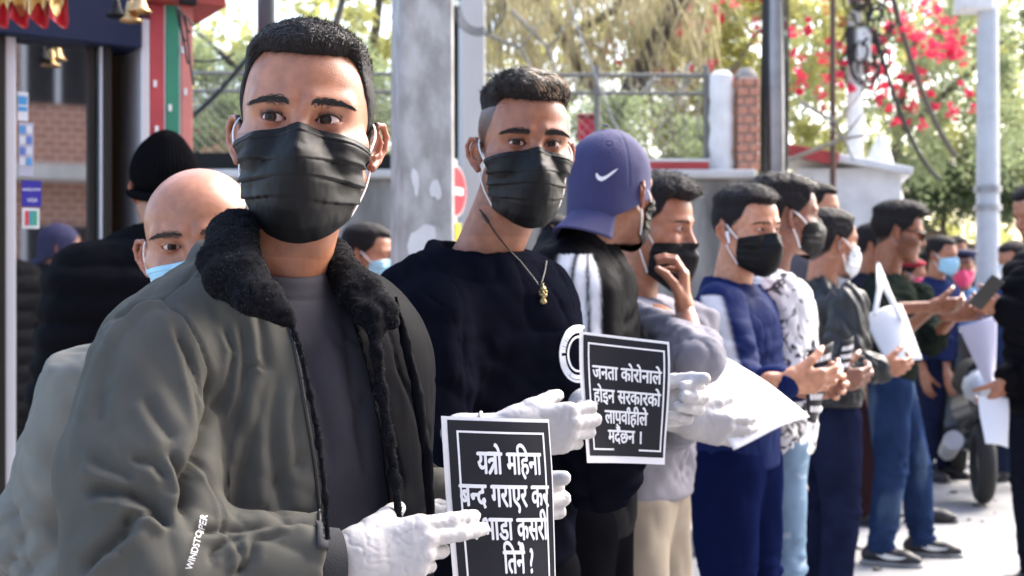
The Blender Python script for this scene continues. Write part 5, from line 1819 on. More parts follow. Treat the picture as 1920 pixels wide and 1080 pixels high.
# left: feathery tree behind fence
tree('loose grey-green tree behind the fence on the left', P(600, 547, 11.5) * V3(1, 1, 0), [([P(600, 547, 11.5) * V3(1, 1, 0), P(590, 200, 11.5), P(640, 0, 11.6)], .09, .03), ([P(590, 250, 11.5), P(440, 120, 11.3), P(360, 60, 11.3)], .05, .015)],
     clumps(PX(330, 11.3), PX(740, 11.3), 10.9, 12.2, PZ(330, 11.5), PZ(90, 11.5), 70, rv, (.12, .34)), 15000, .055, M_leafG, M_bark, seed=1)
tree('thin yellowish tree rising above the left fence', P(680, 547, 12.8) * V3(1, 1, 0), [([P(680, 547, 12.8) * V3(1, 1, 0), P(700, 100, 12.8), P(720, -60, 12.8)], .08, .03)],
     clumps(PX(560, 12.8), PX(930, 12.8), 12.3, 13.4, PZ(150, 12.8), PZ(-60, 12.8), 40, rv, (.12, .30)), 6500, .06, M_leafY, M_bark, seed=2)
# centre: drooping dry fronds
t = thing('drooping_tree', 'tree with long drying drooping leaves above the second man', 'tree', P(1100, 547, 12.0) * V3(1, 1, 0), 0)
b0 = P(1100, 547, 12.0) * V3(1, 1, 0)
mb = MB(); mb.tube(np.array([b0, P(1120, 330, 12.0), P(1160, 215, 11.9), P(1215, 110, 11.9), P(1290, -30, 11.8)]) - b0, [.16, .14, .11, .10, .09], 9)
mb.tube(np.array([P(1130, 100, 12.0), P(1080, 60, 12), P(1150, 20, 12), P(1180, -30, 12)]) - b0, .04, 7)
mb.tube(np.array([P(1200, 330, 12), P(1090, 130, 12.1), P(990, -40, 12.3)]) - b0, [.06, .05, .03], 7)
link('trunk', mb.mesh('trunk', M_bark, True), t)
n_ = 1500; r = rv
p = np.stack([r.uniform(PX(900, 12), PX(1330, 12), n_), r.uniform(11.2, 12.8, n_), PZ(0, 12) + r.normal(size=n_) * .38], 1)
p[:, 2] -= 0.25 * noise(p * V3(1, 1, 0), 1.6, 3) * 2
d = np.stack([r.normal(size=n_) * .35, r.normal(size=n_) * .3, -1 - 0 * p[:, 0]], 1); d /= np.linalg.norm(d, axis=1)[:, None]
sd2 = r.normal(size=(n_, 3)); sd2[:, 2] *= .2; sd2 /= np.linalg.norm(sd2, axis=1)[:, None]
mb = MB(); mb.strips(p - b0, d, r.uniform(.22, .5, n_), .024, sd2, 3, np.tile(V3(.1, 0, -.2), (n_, 1)))
link('crown', mb.mesh('crown', M_frond), t)
tree('pale bushy tree showing between the hanging fronds', P(1010, 547, 13.6) * V3(1, 1, 0), [([P(1010, 547, 13.6) * V3(1, 1, 0), P(1030, 200, 13.6), P(960, -20, 13.6)], .07, .03), ([P(1020, 260, 13.6), P(1120, 120, 13.4), P(1180, -20, 13.3)], .05, .02), ([P(1025, 220, 13.6), P(940, 120, 13.4), P(900, 10, 13.3)], .03, .015)],
     clumps(PX(880, 13.6), PX(1400, 13.6), 13.2, 14.4, PZ(200, 13.6), PZ(-40, 13.6), 90, rv, (.10, .30)), 9000, .07, M_leafY, M_barkP, seed=12)
for k, (a_, b_) in enumerate((((905, 60), (1010, 150)), ((960, 20), (1060, 190)), ((1225, 150), (1100, 300)), ((1290, 120), (1230, 250)), ((1480, 300), (1640, 250)), ((1500, 190), (1600, 300)))):
    mb = MB(); q0, q1 = P(a_[0], a_[1], 10.6), P(b_[0], b_[1], 10.4); mid_ = (q0 + q1) / 2 + V3(.08, 0, .06)
    mb.tube([V3(0, 0, 0), mid_ - q0, q1 - q0], [.022, .016, .008], 6); mb.tube([mid_ - q0, mid_ - q0 + V3(.25, 0, .3)], [.012, .004], 5); mb.tube([mid_ - q0, mid_ - q0 + V3(-.2, 0, .25)], [.010, .004], 5)
    thing('bare_branch', ['bare grey branch crossing the leaves at the slim pole', 'long bare twig leaning above the second man', 'dark forked twig behind the wire fence', 'bare stem rising by the fence end', 'thin branch over the booth roof', 'bare twig between the rod and the white pole'][k], 'branch', q0, 0, me=mb.mesh('bare_branch', M_barkP, True))
# centre/right: bougainvillea and greenery
fl = [PP(a, b, 12.5) for a, b in ((1218, 72), (1345, 40), (1330, 65), (1312, 58), (1350, 85), (1275, 50), (1390, 112), (1168, 148), (1190, 128), (1500, 80), (1497, 88), (1565, 70), (1572, 60), (1530, 132), (1545, 138), (1560, 130), (1575, 133))]
tree('bougainvillea shrub with pink blossom above the brick pillar', P(1300, 547, 12.8) * V3(1, 1, 0), [([P(1300, 547, 12.8) * V3(1, 1, 0), P(1330, 200, 12.8), P(1420, 60, 12.8)], .05, .02)],
     clumps(PX(1180, 12.8), PX(1600, 12.8), 12.5, 13.6, PZ(330, 12.8), PZ(-40, 12.8), 120, rv, (.14, .34)), 17000, .07, M_leafY, M_barkP, name='shrub', seed=5, flowers=(fl, 42, .055))
fl = [PP(a, b, 13.4) for a, b in ((1714, 40), (1712, 38), (1738, 60), (1796, 85), (1803, 80), (1740, 88), (1690, 85), (1688, 92), (1728, 118), (1650, 135), (1640, 118), (1645, 185), (1690, 168), (1784, 132), (1720, 160), (1665, 78), (1698, 115), (1760, 212), (1700, 195), (1625, 110), (1655, 140), (1640, 145), (1637, 130), (1780, 190), (1745, 100), (1684, 70))]
tree('tall mass of bougainvillea with scattered magenta flowers over the booth', P(1690, 547, 14.6) * V3(1, 1, 0), [([P(1690, 547, 14.6) * V3(1, 1, 0), P(1680, 240, 14.6), P(1720, 60, 14.5)], .08, .03), ([P(1680, 260, 14.6), P(1800, 150, 14.3), P(1900, 60, 14.3)], .05, .02)],
     clumps(PX(1450, 14), PX(1960, 14), 13.6, 15.2, PZ(330, 14), PZ(-60, 14), 170, rv, (.12, .36)), 16000, .075, M_leafG, M_bark, name='shrub', seed=6, flowers=(fl, 38, .055))
tree('pale yellow-green foliage at the top right corner', P(1960, 547, 16.5) * V3(1, 1, 0), [([P(1960, 547, 16.5) * V3(1, 1, 0), P(1900, 200, 16.5), P(1850, 40, 16.5)], .1, .04)],
     clumps(PX(1720, 16.5), PX(2080, 16.5), 16, 17.5, PZ(400, 16.5), PZ(-80, 16.5), 120, rv, (.25, .6)), 15000, .09, M_leafY, M_bark, seed=7)
tree('dark ivy hedge over the plank fence', P(1760, 547, 16.0) * V3(1, 1, 0), [([P(1760, 547, 16.0) * V3(1, 1, 0), P(1770, 330, 16.0)], .06, .03)],
     clumps(PX(1640, 15.8), PX(1930, 15.8), 15.6, 16.4, PZ(400, 16), PZ(310, 16), 60, rv, (.18, .36)), 9000, .08, M_leafD, M_bark, name='shrub', seed=8)
tree('tangled thicket of creepers behind the wire fence', P(1250, 547, 9.9) * V3(1, 1, 0), [([P(1180 + k * 22, 330, 9.8 + .05 * k), P(1150 + 26 * k, 240 + 12 * (k % 3), 9.9), P(1120 + 32 * k, 160, 10)], .014, .006) for k in range(8)],
     clumps(PX(1080, 9.9), PX(1420, 9.9), 9.5, 10.5, PZ(320, 9.9), PZ(190, 9.9), 70, rv, (.08, .22)), 9000, .045, M_leafG, M_barkP, name='shrub', seed=9)
tree('low dark creeper along the foot of the left fence', P(700, 330, 9.9), [([P(700, 330, 9.9), P(690, 280, 9.9)], .02, .01)],
     clumps(PX(560, 9.9), PX(900, 9.9), 9.5, 10.2, PZ(310, 9.9), PZ(170, 9.9), 50, rv, (.08, .2)), 6000, .04, M_leafG, M_bark, name='shrub', seed=10)
# far wood
cl = clumps(-16, 26, 24, 30, 0.5, 7.5, 260, rv, (.4, 1.1))
v, q = leaves(cl[0], cl[1], 12000, .26, rv, aspect=.7)
o = link('far_wood', mesh_np('far_wood', v, q, M_leafY, smooth=False)); o['kind'] = 'stuff'; o['label'] = 'far wood of bright yellow-green foliage behind the street'; o['category'] = 'woodland'
# the slope the trees stand on
mb = MB(); mb.box((-9, 9.3, 0), (PX(1408, 9.0), 12.4, 1.95)); struct('terrace_ground', mb.mesh('terrace_ground', mat('soil', (.16, .12, .08), rough=.95, var=.3, bump=.5, bscale=12)))

# ------------------------------------------------------------------ shop on the left
SY = 4.35
def SP(px, py, dy=0.0):
    """a point of the shop front, which turns slightly away to the right"""
    Y = SY + (px - 0) / 350 * 0.35
    return P(px, py, Y) + V3(0, dy, 0)
def sbox(mb, px0, px1, py0, py1, d0, d1, bev=.0):
    a, b = SP(px0, py1), SP(px1, py0)
    dirx = nrm(V3(b[0] - a[0], b[1] - a[1], 0)); ln = np.linalg.norm((b - a)[:2])
    Rm = np.stack([dirx, V3(-dirx[1], dirx[0], 0), V3(0, 0, 1)], 1)
    mb.box((0, d0, 0), (ln, d1, SP(px0, py0)[2] - a[2]), R=Rm, c=a, bev=bev)
shop = thing('shop_front', 'shop front with glass door, dark blue header and red white and green painted post', 'shop', (0, 0, 0), 0)
def part(name, M, *boxes, parent=None, bev=0.004):
    mb = MB()
    for b_ in boxes:
        sbox(mb, *b_, bev=bev)
    return link(name, mb.mesh(name, M), parent or shop)
M_alu = mat('door_frame_white', (0.62, 0.62, 0.66), rough=.35, metal=.2)
M_bronze = mat('frame_bronze', (0.018, 0.016, 0.015), rough=.4, spec=.3)
M_navy = mat('header_navy', (0.012, 0.018, 0.048), rough=.6, spec=.2)
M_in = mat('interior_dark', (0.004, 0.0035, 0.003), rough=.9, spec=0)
part('jamb', M_bronze, (-260, 3, -200, 1350, -.05, .08))
part('door_stile', M_alu, (5, 26, 28, 1350, -.03, .03))
part('door_head', M_bronze, (26, 188, 28, 60, -.025, .03))
part('door_stile', M_bronze, (163, 176, 60, 1350, -.02, .03))
part('door_stile', M_alu, (184, 190, 60, 1350, -.03, .03))
part('door_stile', M_bronze, (190, 204, 30, 1350, -.04, .05))
part('header', M_navy, (-260, 252, -60, 40, -.08, .12))
part('lintel', M_bronze, (26, 252, 41, 62, .04, .16))
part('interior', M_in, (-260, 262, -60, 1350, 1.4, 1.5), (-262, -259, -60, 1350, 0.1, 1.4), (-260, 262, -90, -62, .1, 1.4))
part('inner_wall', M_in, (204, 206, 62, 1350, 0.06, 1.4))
part('doorway_shade_sheet', mat('doorway_shade', (0.010, 0.006, 0.003), rough=.8, spec=.05), (196, 300, 62, 1350, 0.35, 0.38))  # dark sheet closing the open doorway, standing in for the shade inside
part('white_edge', M_alu, (256, 272, 40, 1350, -.06, .25))
for nm, M_, a_, b_ in (('red_stripe', mat('post_red', (.42, .05, .06), rough=.6, var=.1), 274, 300), ('white_line', M_white, 301, 304), ('green_stripe', mat('post_green', (.03, .22, .13), rough=.6, var=.12), 305, 328),
                       ('white_line', M_white, 329, 332), ('salmon_stripe', mat('post_salmon', (.60, .21, .18), rough=.6, var=.1), 333, 354)):
    part(nm, M_, (a_, b_, 12, 1350, -.05 if nm != 'white_line' else -.047, .20), bev=.002)
for x_, y_ in ((283, 160), (340, 175), (311, 205), (286, 245), (335, 97)):
    part('chipped_spot', M_white, (x_ - 3, x_ + 3, y_ - 6, y_ + 7, -.056, -.051), bev=.001)
part('post_head', mat('post_head_red', (.30, .04, .03), rough=.6), (268, 405, -40, 10, -.12, .22))
part('dark_bracket', M_dark, (316, 346, -30, 22, -.16, -.13))
# glass with real reflection of the brick house across the street
gm = bpy.data.materials.new('door_glass'); gm.use_nodes = True
nt = gm.node_tree; b_ = nt.nodes['Principled BSDF']; b_.inputs['Base Color'].default_value = (.02, .02, .022, 1); b_.inputs['Roughness'].default_value = .02
gl = nt.nodes.new('ShaderNodeBsdfGlossy'); gl.inputs['Roughness'].default_value = .03; gl.inputs['Color'].default_value = (.85, .85, .85, 1)
ms = nt.nodes.new('ShaderNodeMixShader'); ms.inputs[0].default_value = .46
nt.links.new(b_.outputs[0], ms.inputs[1]); nt.links.new(gl.outputs[0], ms.inputs[2]); nt.links.new(ms.outputs[0], nt.nodes['Material Output'].inputs[0])
part('door_glass', gm, (26, 163, 60, 1350, -.004, .004), bev=0)
part('sticker', mat('sticker_blue', (.08, .32, .62), rough=.4), (33, 50, 180, 196, -.0075, -.0055), (33, 50, 200, 208, -.0075, -.0055), bev=0)
part('sticker', mat('sticker_white', (.7, .72, .76), rough=.4), (32, 52, 172, 226, -.0055, -.0045), bev=0)
part('sticker', mat('sticker_grey', (.42, .42, .52), rough=.4), (34, 62, 229, 330, -.0055, -.0045), bev=0)
for i_ in range(4):
    for j_ in range(2):
        part('card_logo', mat('card_%d' % (i_ * 2 + j_), [(.1, .3, .6), (.65, .66, .7), (.12, .2, .5), (.6, .62, .7)][(i_ + j_) % 4], rough=.4), (36 + 13 * j_, 46 + 13 * j_, 236 + 20 * i_, 250 + 20 * i_, -.0075, -.0058), bev=0)
vis = part('sticker', mat('sticker_violet', (.035, .03, .30), rough=.4), (40, 77, 338, 387, -.0055, -.0045), bev=0)
part('sticker', mat('sticker_white2', (.75, .75, .75), rough=.4), (41, 73, 390, 428, -.0055, -.0045), bev=0)
for a_, c_ in ((46, (.55, .06, .08)), (54, (.05, .30, .35)), (62, (.06, .35, .20))):
    part('card_stripe', mat('card_stripe_%d' % a_, c_, rough=.4), (a_, a_ + 7, 395, 423, -.0075, -.0058), bev=0)
for s_, (x_, y_), sz in (('welcome', (43, 358), 9.5), ('VISA', (52, 379), 10)):
    gv, gt, adv = glyph_text(s_, .01)
    pts = np.array([SP(x_ + gx_ * sz, y_ - gy_ * sz, -.0075) for gx_, gy_ in gv])
    link('sticker_lettering', mesh_np('sticker_lettering', pts, gt, M_print, smooth=False), vis)
# hanging festive cloth and bells
M_gold = mat('gold', (.62, .40, .18), rough=.3, metal=.85, bump=.5, bscale=60)
M_redc = mat('satin_red', (.50, .01, .02), rough=.35, sheen=.3, bump=.6, bscale=40, bdist=.004)
t = thing('festive_drape', 'red satin drape with gold fringe hanging at the top left corner', 'decoration', P(68, -6, 3.9), 0)
U, W = np.meshgrid(np.linspace(-1, 1, 40), np.linspace(0, 1, 12))
xx = U * .095 * (1 + .12 * W); yy = -.02 - .02 * np.cos(U * 11) * (.3 + W) ; zz = .08 - .165 * W + .012 * np.cos(U * 11 + .6) * W
v, q = grid_mesh(np.stack([xx, yy, zz], -1)); link('satin', mesh_np('satin', v, q, M_redc), t)
U, W = np.meshgrid(np.linspace(-1, 1, 40), np.linspace(0, 1, 8))
xx = U * .098; yy = -.036 - .02 * np.cos(U * 11) ; zz = .08 - .125 * W * (1 + .18 * np.cos(U * 17))
v, q = grid_mesh(np.stack([xx, yy, zz], -1)); link('gold_fringe', mesh_np('gold_fringe', v, q, M_gold), t)
for k, (px_, py_, s_, M_) in enumerate(((245, 22, 1.15, M_gold), (218, 15, 1.0, M_dark), (262, 4, 1.2, M_gold))):
    t = thing('bell', ['small brass bell hanging lowest below the shop header', 'dark bell hanging left of the brass bell', 'brass bell partly behind the lowest bell at the header end'][k], 'bell', P(px_, py_, 4.1), 0)
    mb = MB(); mb.lathe([(0, .03), (.008, .03), (.012, .02), (.016, 0), (.024, -.018), (.033, -.026), (.031, -.028), (.02, -.018), (0, .01)], 18); mb.v[-1] = mb.v[-1] * s_
    link('bell_cup', mb.mesh('bell_cup', M_, True), t)
    mb = MB(); mb.tube([V3(0, 0, .03), V3(0, 0, .12)], .003, 6); link('cord', mb.mesh('cord', M_dark), t)
for k in range(5):
    a_ = (330 + 6 * k, 20 + 8 * k, 4.55)
    cable(['loose black wire looping by the painted post', 'second loose wire by the painted post', 'short wire end curling past the post', 'wire dropping along the salmon stripe', 'thin wire above the post head'][k],
          (330 + 6 * k, 10 + 6 * k, 4.5), (348 + 5 * k, [78, 120, 60, 160, 40][k], 4.5), .02, .004)
# brick house opposite (behind the viewer), seen in the door glass
bm_ = bpy.data.materials.new('house_brick'); bm_.use_nodes = True
nt = bm_.node_tree; tc = nt.nodes.new('ShaderNodeTexCoord'); mp = nt.nodes.new('ShaderNodeMapping'); mp.inputs['Rotation'].default_value = (math.pi / 2, 0, 0)
br = nt.nodes.new('ShaderNodeTexBrick'); br.inputs['Color1'].default_value = (.42, .17, .10, 1); br.inputs['Color2'].default_value = (.34, .13, .08, 1); br.inputs['Mortar'].default_value = (.62, .52, .45, 1)
br.inputs['Scale'].default_value = 2.6
nt.links.new(tc.outputs['Object'], mp.inputs[0]); nt.links.new(mp.outputs[0], br.inputs['Vector']); nt.links.new(br.outputs[0], nt.nodes['Principled BSDF'].inputs['Base Color'])
t = thing('brick_house', 'red brick house across the street mirrored in the glass door', 'house', (7.6, -5.6, 0), math.radians(46))
mb = MB(); mb.box((-9, -.6, 0), (9, 0, 12)); link('wall', mb.mesh('wall', bm_), t)
mb = MB(); mb.box((-9, 0.003, 2.8), (9, .5, 3.0)); mb.box((-9, 0.003, 6.0), (9, .5, 6.2)); link('ledge', mb.mesh('ledge', M_conc2), t)
for i_ in range(9):
    for j_ in range(3):
        x_, z_ = -8.6 + i_ * 1.9, .7 + j_ * 3.15
        mb = MB(); mb.box((x_, .003, z_), (x_ + .95, .03, z_ + 1.5)); o = link('window', mb.mesh('window', M_dark), t)
        mb = MB()
        for a_ in (0, .43, .87):
            mb.box((x_ + a_, .032, z_), (x_ + a_ + .07, .07, z_ + 1.5))
        mb.box((x_, .072, z_ + .9), (x_ + .95, .09, z_ + .97)); link('frame', mb.mesh('frame', M_alu), o)

# ------------------------------------------------------------------ scooter
t = thing('scooter', 'grey and black scooter parked on the road by the man at the right edge', 'scooter', (3.05, 8.55, 0), math.radians(168))
M_sc = mat('scooter_grey', (.03, .032, .036), rough=.25, metal=.0); M_tyre = mat('tyre', (.02, .02, .02), rough=.85)
for k, yw in enumerate((-.62, .62)):
    mb = MB(); th = np.linspace(0, 2 * math.pi, 33)[:-1]
    mb.tube([V3(0, yw + .20 * math.cos(a_), .26 + .20 * math.sin(a_)) for a_ in th], .055, 12, closed=True)
    wo = link('wheel', mb.mesh('wheel', M_tyre, True), t)
    mb = MB(); mb.lathe([(0, -.03), (.05, -.03), (.06, -.015), (.15, -.02), (.16, 0), (.15, .02), (.06, .015), (.05, .03), (0, .03)], 20, roty(math.pi / 2), V3(0, yw, .26)); link('rim', mb.mesh('rim', M_steel), wo)
def scb(p):
    d = cap(p, V3(0, .20, .56), V3(0, .72, .64), .14, .10)
    d = smin(d, cap(p, V3(0, -.25, .33), V3(0, .2, .34), .13, .13, V3(0, 0, 1), .5), .08)
    d = smin(d, cap(p, V3(0, -.38, .40), V3(0, -.50, .95), .15, .10, V3(0, 1, 0), .5), .06)
    return smin(d, cap(p, V3(0, -.62, .50), V3(0, -.70, .44), .09, .07), .05)
v, q = surface(scb, (-.3, -1, .1), (.3, 1, 1.2), .016); link('body', mesh_np('body', v, q, M_sc), t)
mb = MB(); mb.tube([V3(0, .0, .73), V3(0, .3, .76), V3(0, .65, .80)], [.10, .14, .10], 12); link('seat', mb.mesh('seat', M_dark, True), t)
mb = MB(); mb.tube([V3(-.33, -.42, 1.02), V3(-.2, -.47, 1.04), V3(0, -.5, 1.0), V3(.2, -.47, 1.04), V3(.33, -.42, 1.02)], .017, 8); hb_ = link('handlebar', mb.mesh('handlebar', M_dark, True), t)
for sx in (-1, 1):
    mb = MB(); mb.tube([V3(sx * .2, -.47, 1.04), V3(sx * .27, -.46, 1.22)], .006, 6); mb.lathe([(0, -.012), (.055, -.01), (.06, 0), (.055, .01), (0, .012)], 14, rotx(math.pi / 2), V3(sx * .29, -.46, 1.25)); link('mirror', mb.mesh('mirror', M_dark, True), hb_)
mb = MB(); mb.lathe([(0, -.07), (.05, -.065), (.075, -.03), (.08, 0), (0, .0)], 16, rotx(-math.pi / 2), V3(0, -.56, .98)); link('headlight', mb.mesh('headlight', M_steel, True), t)
mb = MB(); mb.tube([V3(.17, .15, .26), V3(.19, .45, .30), V3(.20, .85, .42)], [.035, .055, .06], 12); link('muffler', mb.mesh('muffler', M_metalg, True), t)
mb = MB(); mb.lathe([(0, 0), (.03, 0), (.03, .10), (0, .10)], 8, rotx(math.pi / 2), V3(0, .86, .58)); link('tail_light', mb.mesh('tail_light', M_redp), t)

mb = MB(); mb.tube([V3(0, .46, .70), V3(0, .62, .73), V3(0, .80, .72), V3(0, .88, .70)], [.10, .125, .11, .05], 14); link('tail_cowl', mb.mesh('tail_cowl', mat('cowl_silver', (.42, .45, .50), rough=.3, metal=.2), True), t)
# loose grit and litter on the road near the kerb
mb = MB()
for k in range(260):
    x_, y_ = random.uniform(1.2, 6.5), random.uniform(5.2, 14); s_ = random.uniform(.006, .022)
    mb.box((-s_, -s_ * .7, 0), (s_, s_ * .7, s_ * .7), R=rotz(random.random() * 3), c=V3(x_, y_, .001))
o = link('road_grit', mb.mesh('road_grit', mat('grit', (.12, .11, .10), rough=.95))); o['kind'] = 'stuff'; o['label'] = 'scattered grit and small stones on the pale road'; o['category'] = 'grit'
# ------------------------------------------------------------------ second man: black sweatshirt, pendant
st2 = dict(w=0.97, jaw=0.92, stubble=0.7, side=-0.0012, top=0.014, front=0.008, back=0.0, hairline=0.066, seed=4, ears=0.95, open=0.82, brow_n=620, brow_h=0.0052, ramp=0.014,
           scalp=0.88, scalp_col=(0.13, 0.12, 0.13))
p2 = dict(label='man in a plain black sweatshirt with a pendant cord, black mask and white gloves',
          eye=(1003, 269, 2.06), head=(12, 2, 1), yaw=34, style=st2, hres=0.0018, hairres=0.0028, skin='brown', gloves=(-1, 1), gaze=(-12, 0),
          mask=M_mask_black, strands=0, hlump=0.3, handres=0.0026, hands=0.95, dx=-0.055, fwd=-0.03, seed=9, sw=0.165,
          arms={-1: dict(sh=(806, 606, 2.02), el=(812, 900, 1.95), wr=(962, 808, 1.84),
                         hand=dict(f=(0.95, 0.10, 0.03), t=(0, 0, 1), n=(0.0, 1, 0), curls=[(0.62, 0.9, 0.5), (0.66, 0.95, 0.5), (0.72, 1.0, 0.5), (0.8, 1.0, 0.5)],
                                   spread=(0.04, 0.0, -0.04, -0.08), thumb=(0.25, 0.9, 0.1))),
                1: dict(sh=(1000, 612, 2.16), el=(1130, 880, 2.12), wr=(1188, 758, 2.03),
                        hand=dict(f=(1.0, 0.0, 0.02), t=(0.0, 0.1, 1), n=(0.05, -1, 0.0), curls=[(1.2, 1.0, 0.3), (1.2, 1.05, 0.3), (1.25, 1.1, 0.3), (1.4, 1.1, 0.3)],
                                  spread=(0.0, -0.06, -0.14, -0.22), thumb=(0.12, 0.5, 0.1)))},
          top=dict(name='sweatshirt', col=(0.0055, 0.0062, 0.0110), t=0.018, arm=(0.070, 0.064, 0.044), collar='crew', fold=0.007, hem=0.86, short=0.2),
          res=0.0055, legs=dict(col=(0.006, 0.006, 0.008)))
root, B, HL, Rh, hobj = build_person(p2)
root2 = root
# swept hair with bleached ends on one side
hv, hq = surface(lambda p: hair_sdf(p, st2), (-.12, -.13, -.12), (.12, .15, .17), 0.0034)
def dir2(p, N, r):
    d = V3(-0.55, -0.15, 0.55) + V3(0.9, 0, 0) * (p[:, :1] > 0.02) * 0.15 + V3(0, -0.35, 0)
    lock = np.stack([noise(p * V3(.4, 1, .4), 90, 1), noise(p * V3(.4, 1, .4), 90, 2) * .6, noise(p * V3(.4, 1, .4), 90, 3)], 1) * 0.9
    d = d + lock
    return d - N * (d * N).sum(1)[:, None] * 0.8 + N * 0.10 + r.normal(size=p.shape) * 0.08
topf = lambda c: sstep(0.052, 0.075, c[:, 2])
mb = hair_strands(hv, hq, 16000, st2, lambda p: 0.020 + 0 * p[:, 0], dir2, width=0.0011, seed=3, filt=topf)
hobj('hair_strands', mb.mesh('hair_strands', M_strand))
mb = hair_strands(hv, hq, 1900, st2, lambda p: 0.021 + 0 * p[:, 0], dir2, width=0.0012, seed=8, filt=lambda c: topf(c) * sstep(-0.02, 0.04, c[:, 0]) * sstep(0.03, -0.05, c[:, 1]) * sstep(-0.1, 0.25, noise(c, 90, 3)))
hobj('bleached_strands', mb.mesh('bleached_strands', M_blond))
for sx in (-1, 1):                                       # round black ear plugs
    mb = MB(); mb.lathe([(0, -0.0035), (0.0050, -0.0035), (0.0062, -0.002), (0.0062, 0.002), (0.0050, 0.0035), (0, 0.0035)], 18, rotx(math.pi / 2))
    o = hobj('ear_plug', mb.mesh('ear_plug', M_black_gloss, True))
    o.matrix_local = o.matrix_local @ Matrix.Translation((sx * 0.0770, 0.000, -0.045)) @ Matrix.Rotation(-sx * 0.3, 4, 'Z')
# seams of the sweatshirt, round printed badge
v, q, n = B['top_mesh']; wv = v @ B['R'].T + B['O']
seam = creases(wv, n @ B['R'].T, [([(868, 432), (900, 455), (960, 478), (1020, 486)], .0022, .0022, -.0015), ([(745, 565), (790, 545), (838, 580), (862, 640), (858, 720)], .0022, .003, -.0016),
                                  ([(885, 560), (870, 640), (880, 720)], .012, .006, .005), ([(960, 640), (930, 720), (920, 760)], .012, .005, .004),
                                  ([(1040, 880), (1060, 960), (1100, 1020)], .010, .006, .005), ([(1090, 880), (1110, 960)], .008, .005, .004)], 1.95)
v2 = v + n * seam[:, None]
B['top_obj'].data.vertices.foreach_set('co', v2.astype(np.float32).ravel()); B['top_obj'].data.update()
bvh2 = BVHTree.FromPolygons([Vector(a) for a in v2 @ B['R'].T + B['O']], q.tolist())
def ring_on(parent, cx, cy, rx, ry, wpx, tree, B_, matl, name, lift=0.0015, n_=48, a0=0, a1=2 * math.pi):
    th = np.linspace(a0, a1, n_); g = []
    for rr in (1, 0):
        row = []
        for t in th:
            h, _ = on_jacket(cx + (rx - wpx * rr) * math.cos(t), cy + (ry - wpx * rr) * math.sin(t), lift, tree)
            if h is None or (row and abs(h[1] - (row[-1] @ B_['R'].T + B_['O'])[1]) > 0.06):
                h = None
            row.append((h - B_['O']) @ B_['R'] if h is not None else (row[-1] if row else None))
        if row[0] is None:
            return None
        g.append(row)
    vv, qq = grid_mesh(np.array(g))
    return link(name, mesh_np(name, vv, qq, matl), parent)
bd = ring_on(B['top_obj'], 1084, 664, 36, 54, 4.5, bvh2, B, M_print, 'printed_badge', a0=0.9, a1=5.0)
if bd:
    ring_on(bd, 1084, 664, 21, 34, 3.5, bvh2, B, M_print, 'inner_ring', a0=0.95, a1=5.0)
    for k, (s_, a0) in enumerate((('NEPAL', 3.7), ('YOUTH', 2.75))):
        pass
    gv = []
    V, T, k = [], [], 0
    for t in np.linspace(1.5, 4.9, 26):                   # ring of small unreadable characters, as seen
        if 3.0 < t < 3.25:
            continue
        ww = 1.1 + 1.0 * random.random()
        quad = []
        for (dr, dt) in ((-4, -0.05 * ww), (4, -0.05 * ww), (4, 0.03 * ww), (-4, 0.03 * ww)):
            h, _ = on_jacket(1084 + (28.5 + dr) * math.cos(t + dt), 664 + (44 + dr) * math.sin(t + dt), 0.0016, bvh2)
            quad.append(h)
        if any(x is None for x in quad):
            continue
        V += [(x - B['O']) @ B['R'] for x in quad]; T.append([k, k + 1, k + 2, k + 3]); k += 4
    if V:
        link('badge_lettering', mesh_np('badge_lettering', np.array(V), np.array(T), M_print), bd)
# cord and pendant
M_cord = mat('cord_black', (0.012, 0.011, 0.010), rough=0.6)
M_brass = mat('brass_old', (0.32, 0.24, 0.11), rough=0.35, metal=0.9, bump=0.4, bscale=200)
cord = []
bodybv = [bvh2]
hm = bpy.data.meshes[[c for c in root.children if c.name.startswith('body')][0].data.name]
hb = BVHTree.FromPolygons([Vector((np.array(x.co) @ B['R'].T) + B['O']) for x in hm.vertices], [list(p.vertices) for p in hm.polygons])
for (x_, y_) in [(901, 393), (908, 405), (918, 420), (935, 445), (955, 470), (975, 495), (992, 517), (1004, 532), (1010, 542), (1014, 530), (1019, 512), (1022, 492), (1024, 476)]:
    c1 = on_jacket(x_, y_, 0.004, bvh2)[0]; c2 = on_jacket(x_, y_, 0.003, hb)[0]
    cs = [c for c in (c1, c2) if c is not None]
    if cs:
        cord.append((min(cs, key=lambda c: c[1]) - B['O']) @ B['R'])
mb = MB(); mb.tube(cord, 0.0011, 6)
nk_ = link('necklace_cord', mb.mesh('necklace_cord', M_cord, True), root)
mb = MB(); b0 = cord[1]; mb.tube([b0 + (cord[2] - b0) * -0.2, b0 + (cord[2] - b0) * 0.8], 0.0028, 8); link('cord_bead', mb.mesh('cord_bead', M_black_gloss, True), nk_)
low = on_jacket(1014, 556, 0.006, bvh2)[0]
if low is not None:
    prof = [(0, 0.019), (0.0015, 0.018), (0.0012, 0.015), (0.0045, 0.012), (0.006, 0.009), (0.0035, 0.006), (0.0028, 0.004), (0.0065, 0.002), (0.0070, -0.002), (0.0045, -0.004), (0.0042, -0.008), (0.0062, -0.010), (0.0056, -0.014), (0.002, -0.016), (0, -0.0165)]
    mb = MB(); mb.lathe([(r_ * 1.05, z_) for r_, z_ in prof], 14)
    for t in np.linspace(0, 2 * math.pi, 7)[:-1]:
        mb.lathe([(0, .003), (.0016, .002), (.0021, 0), (.0016, -.002), (0, -.003)], 8, None, V3(.006 * math.cos(t), .006 * math.sin(t), 0.0045))
    link('pendant', mb.mesh('pendant', M_brass, True), nk_, (low - B['O']) @ B['R'])
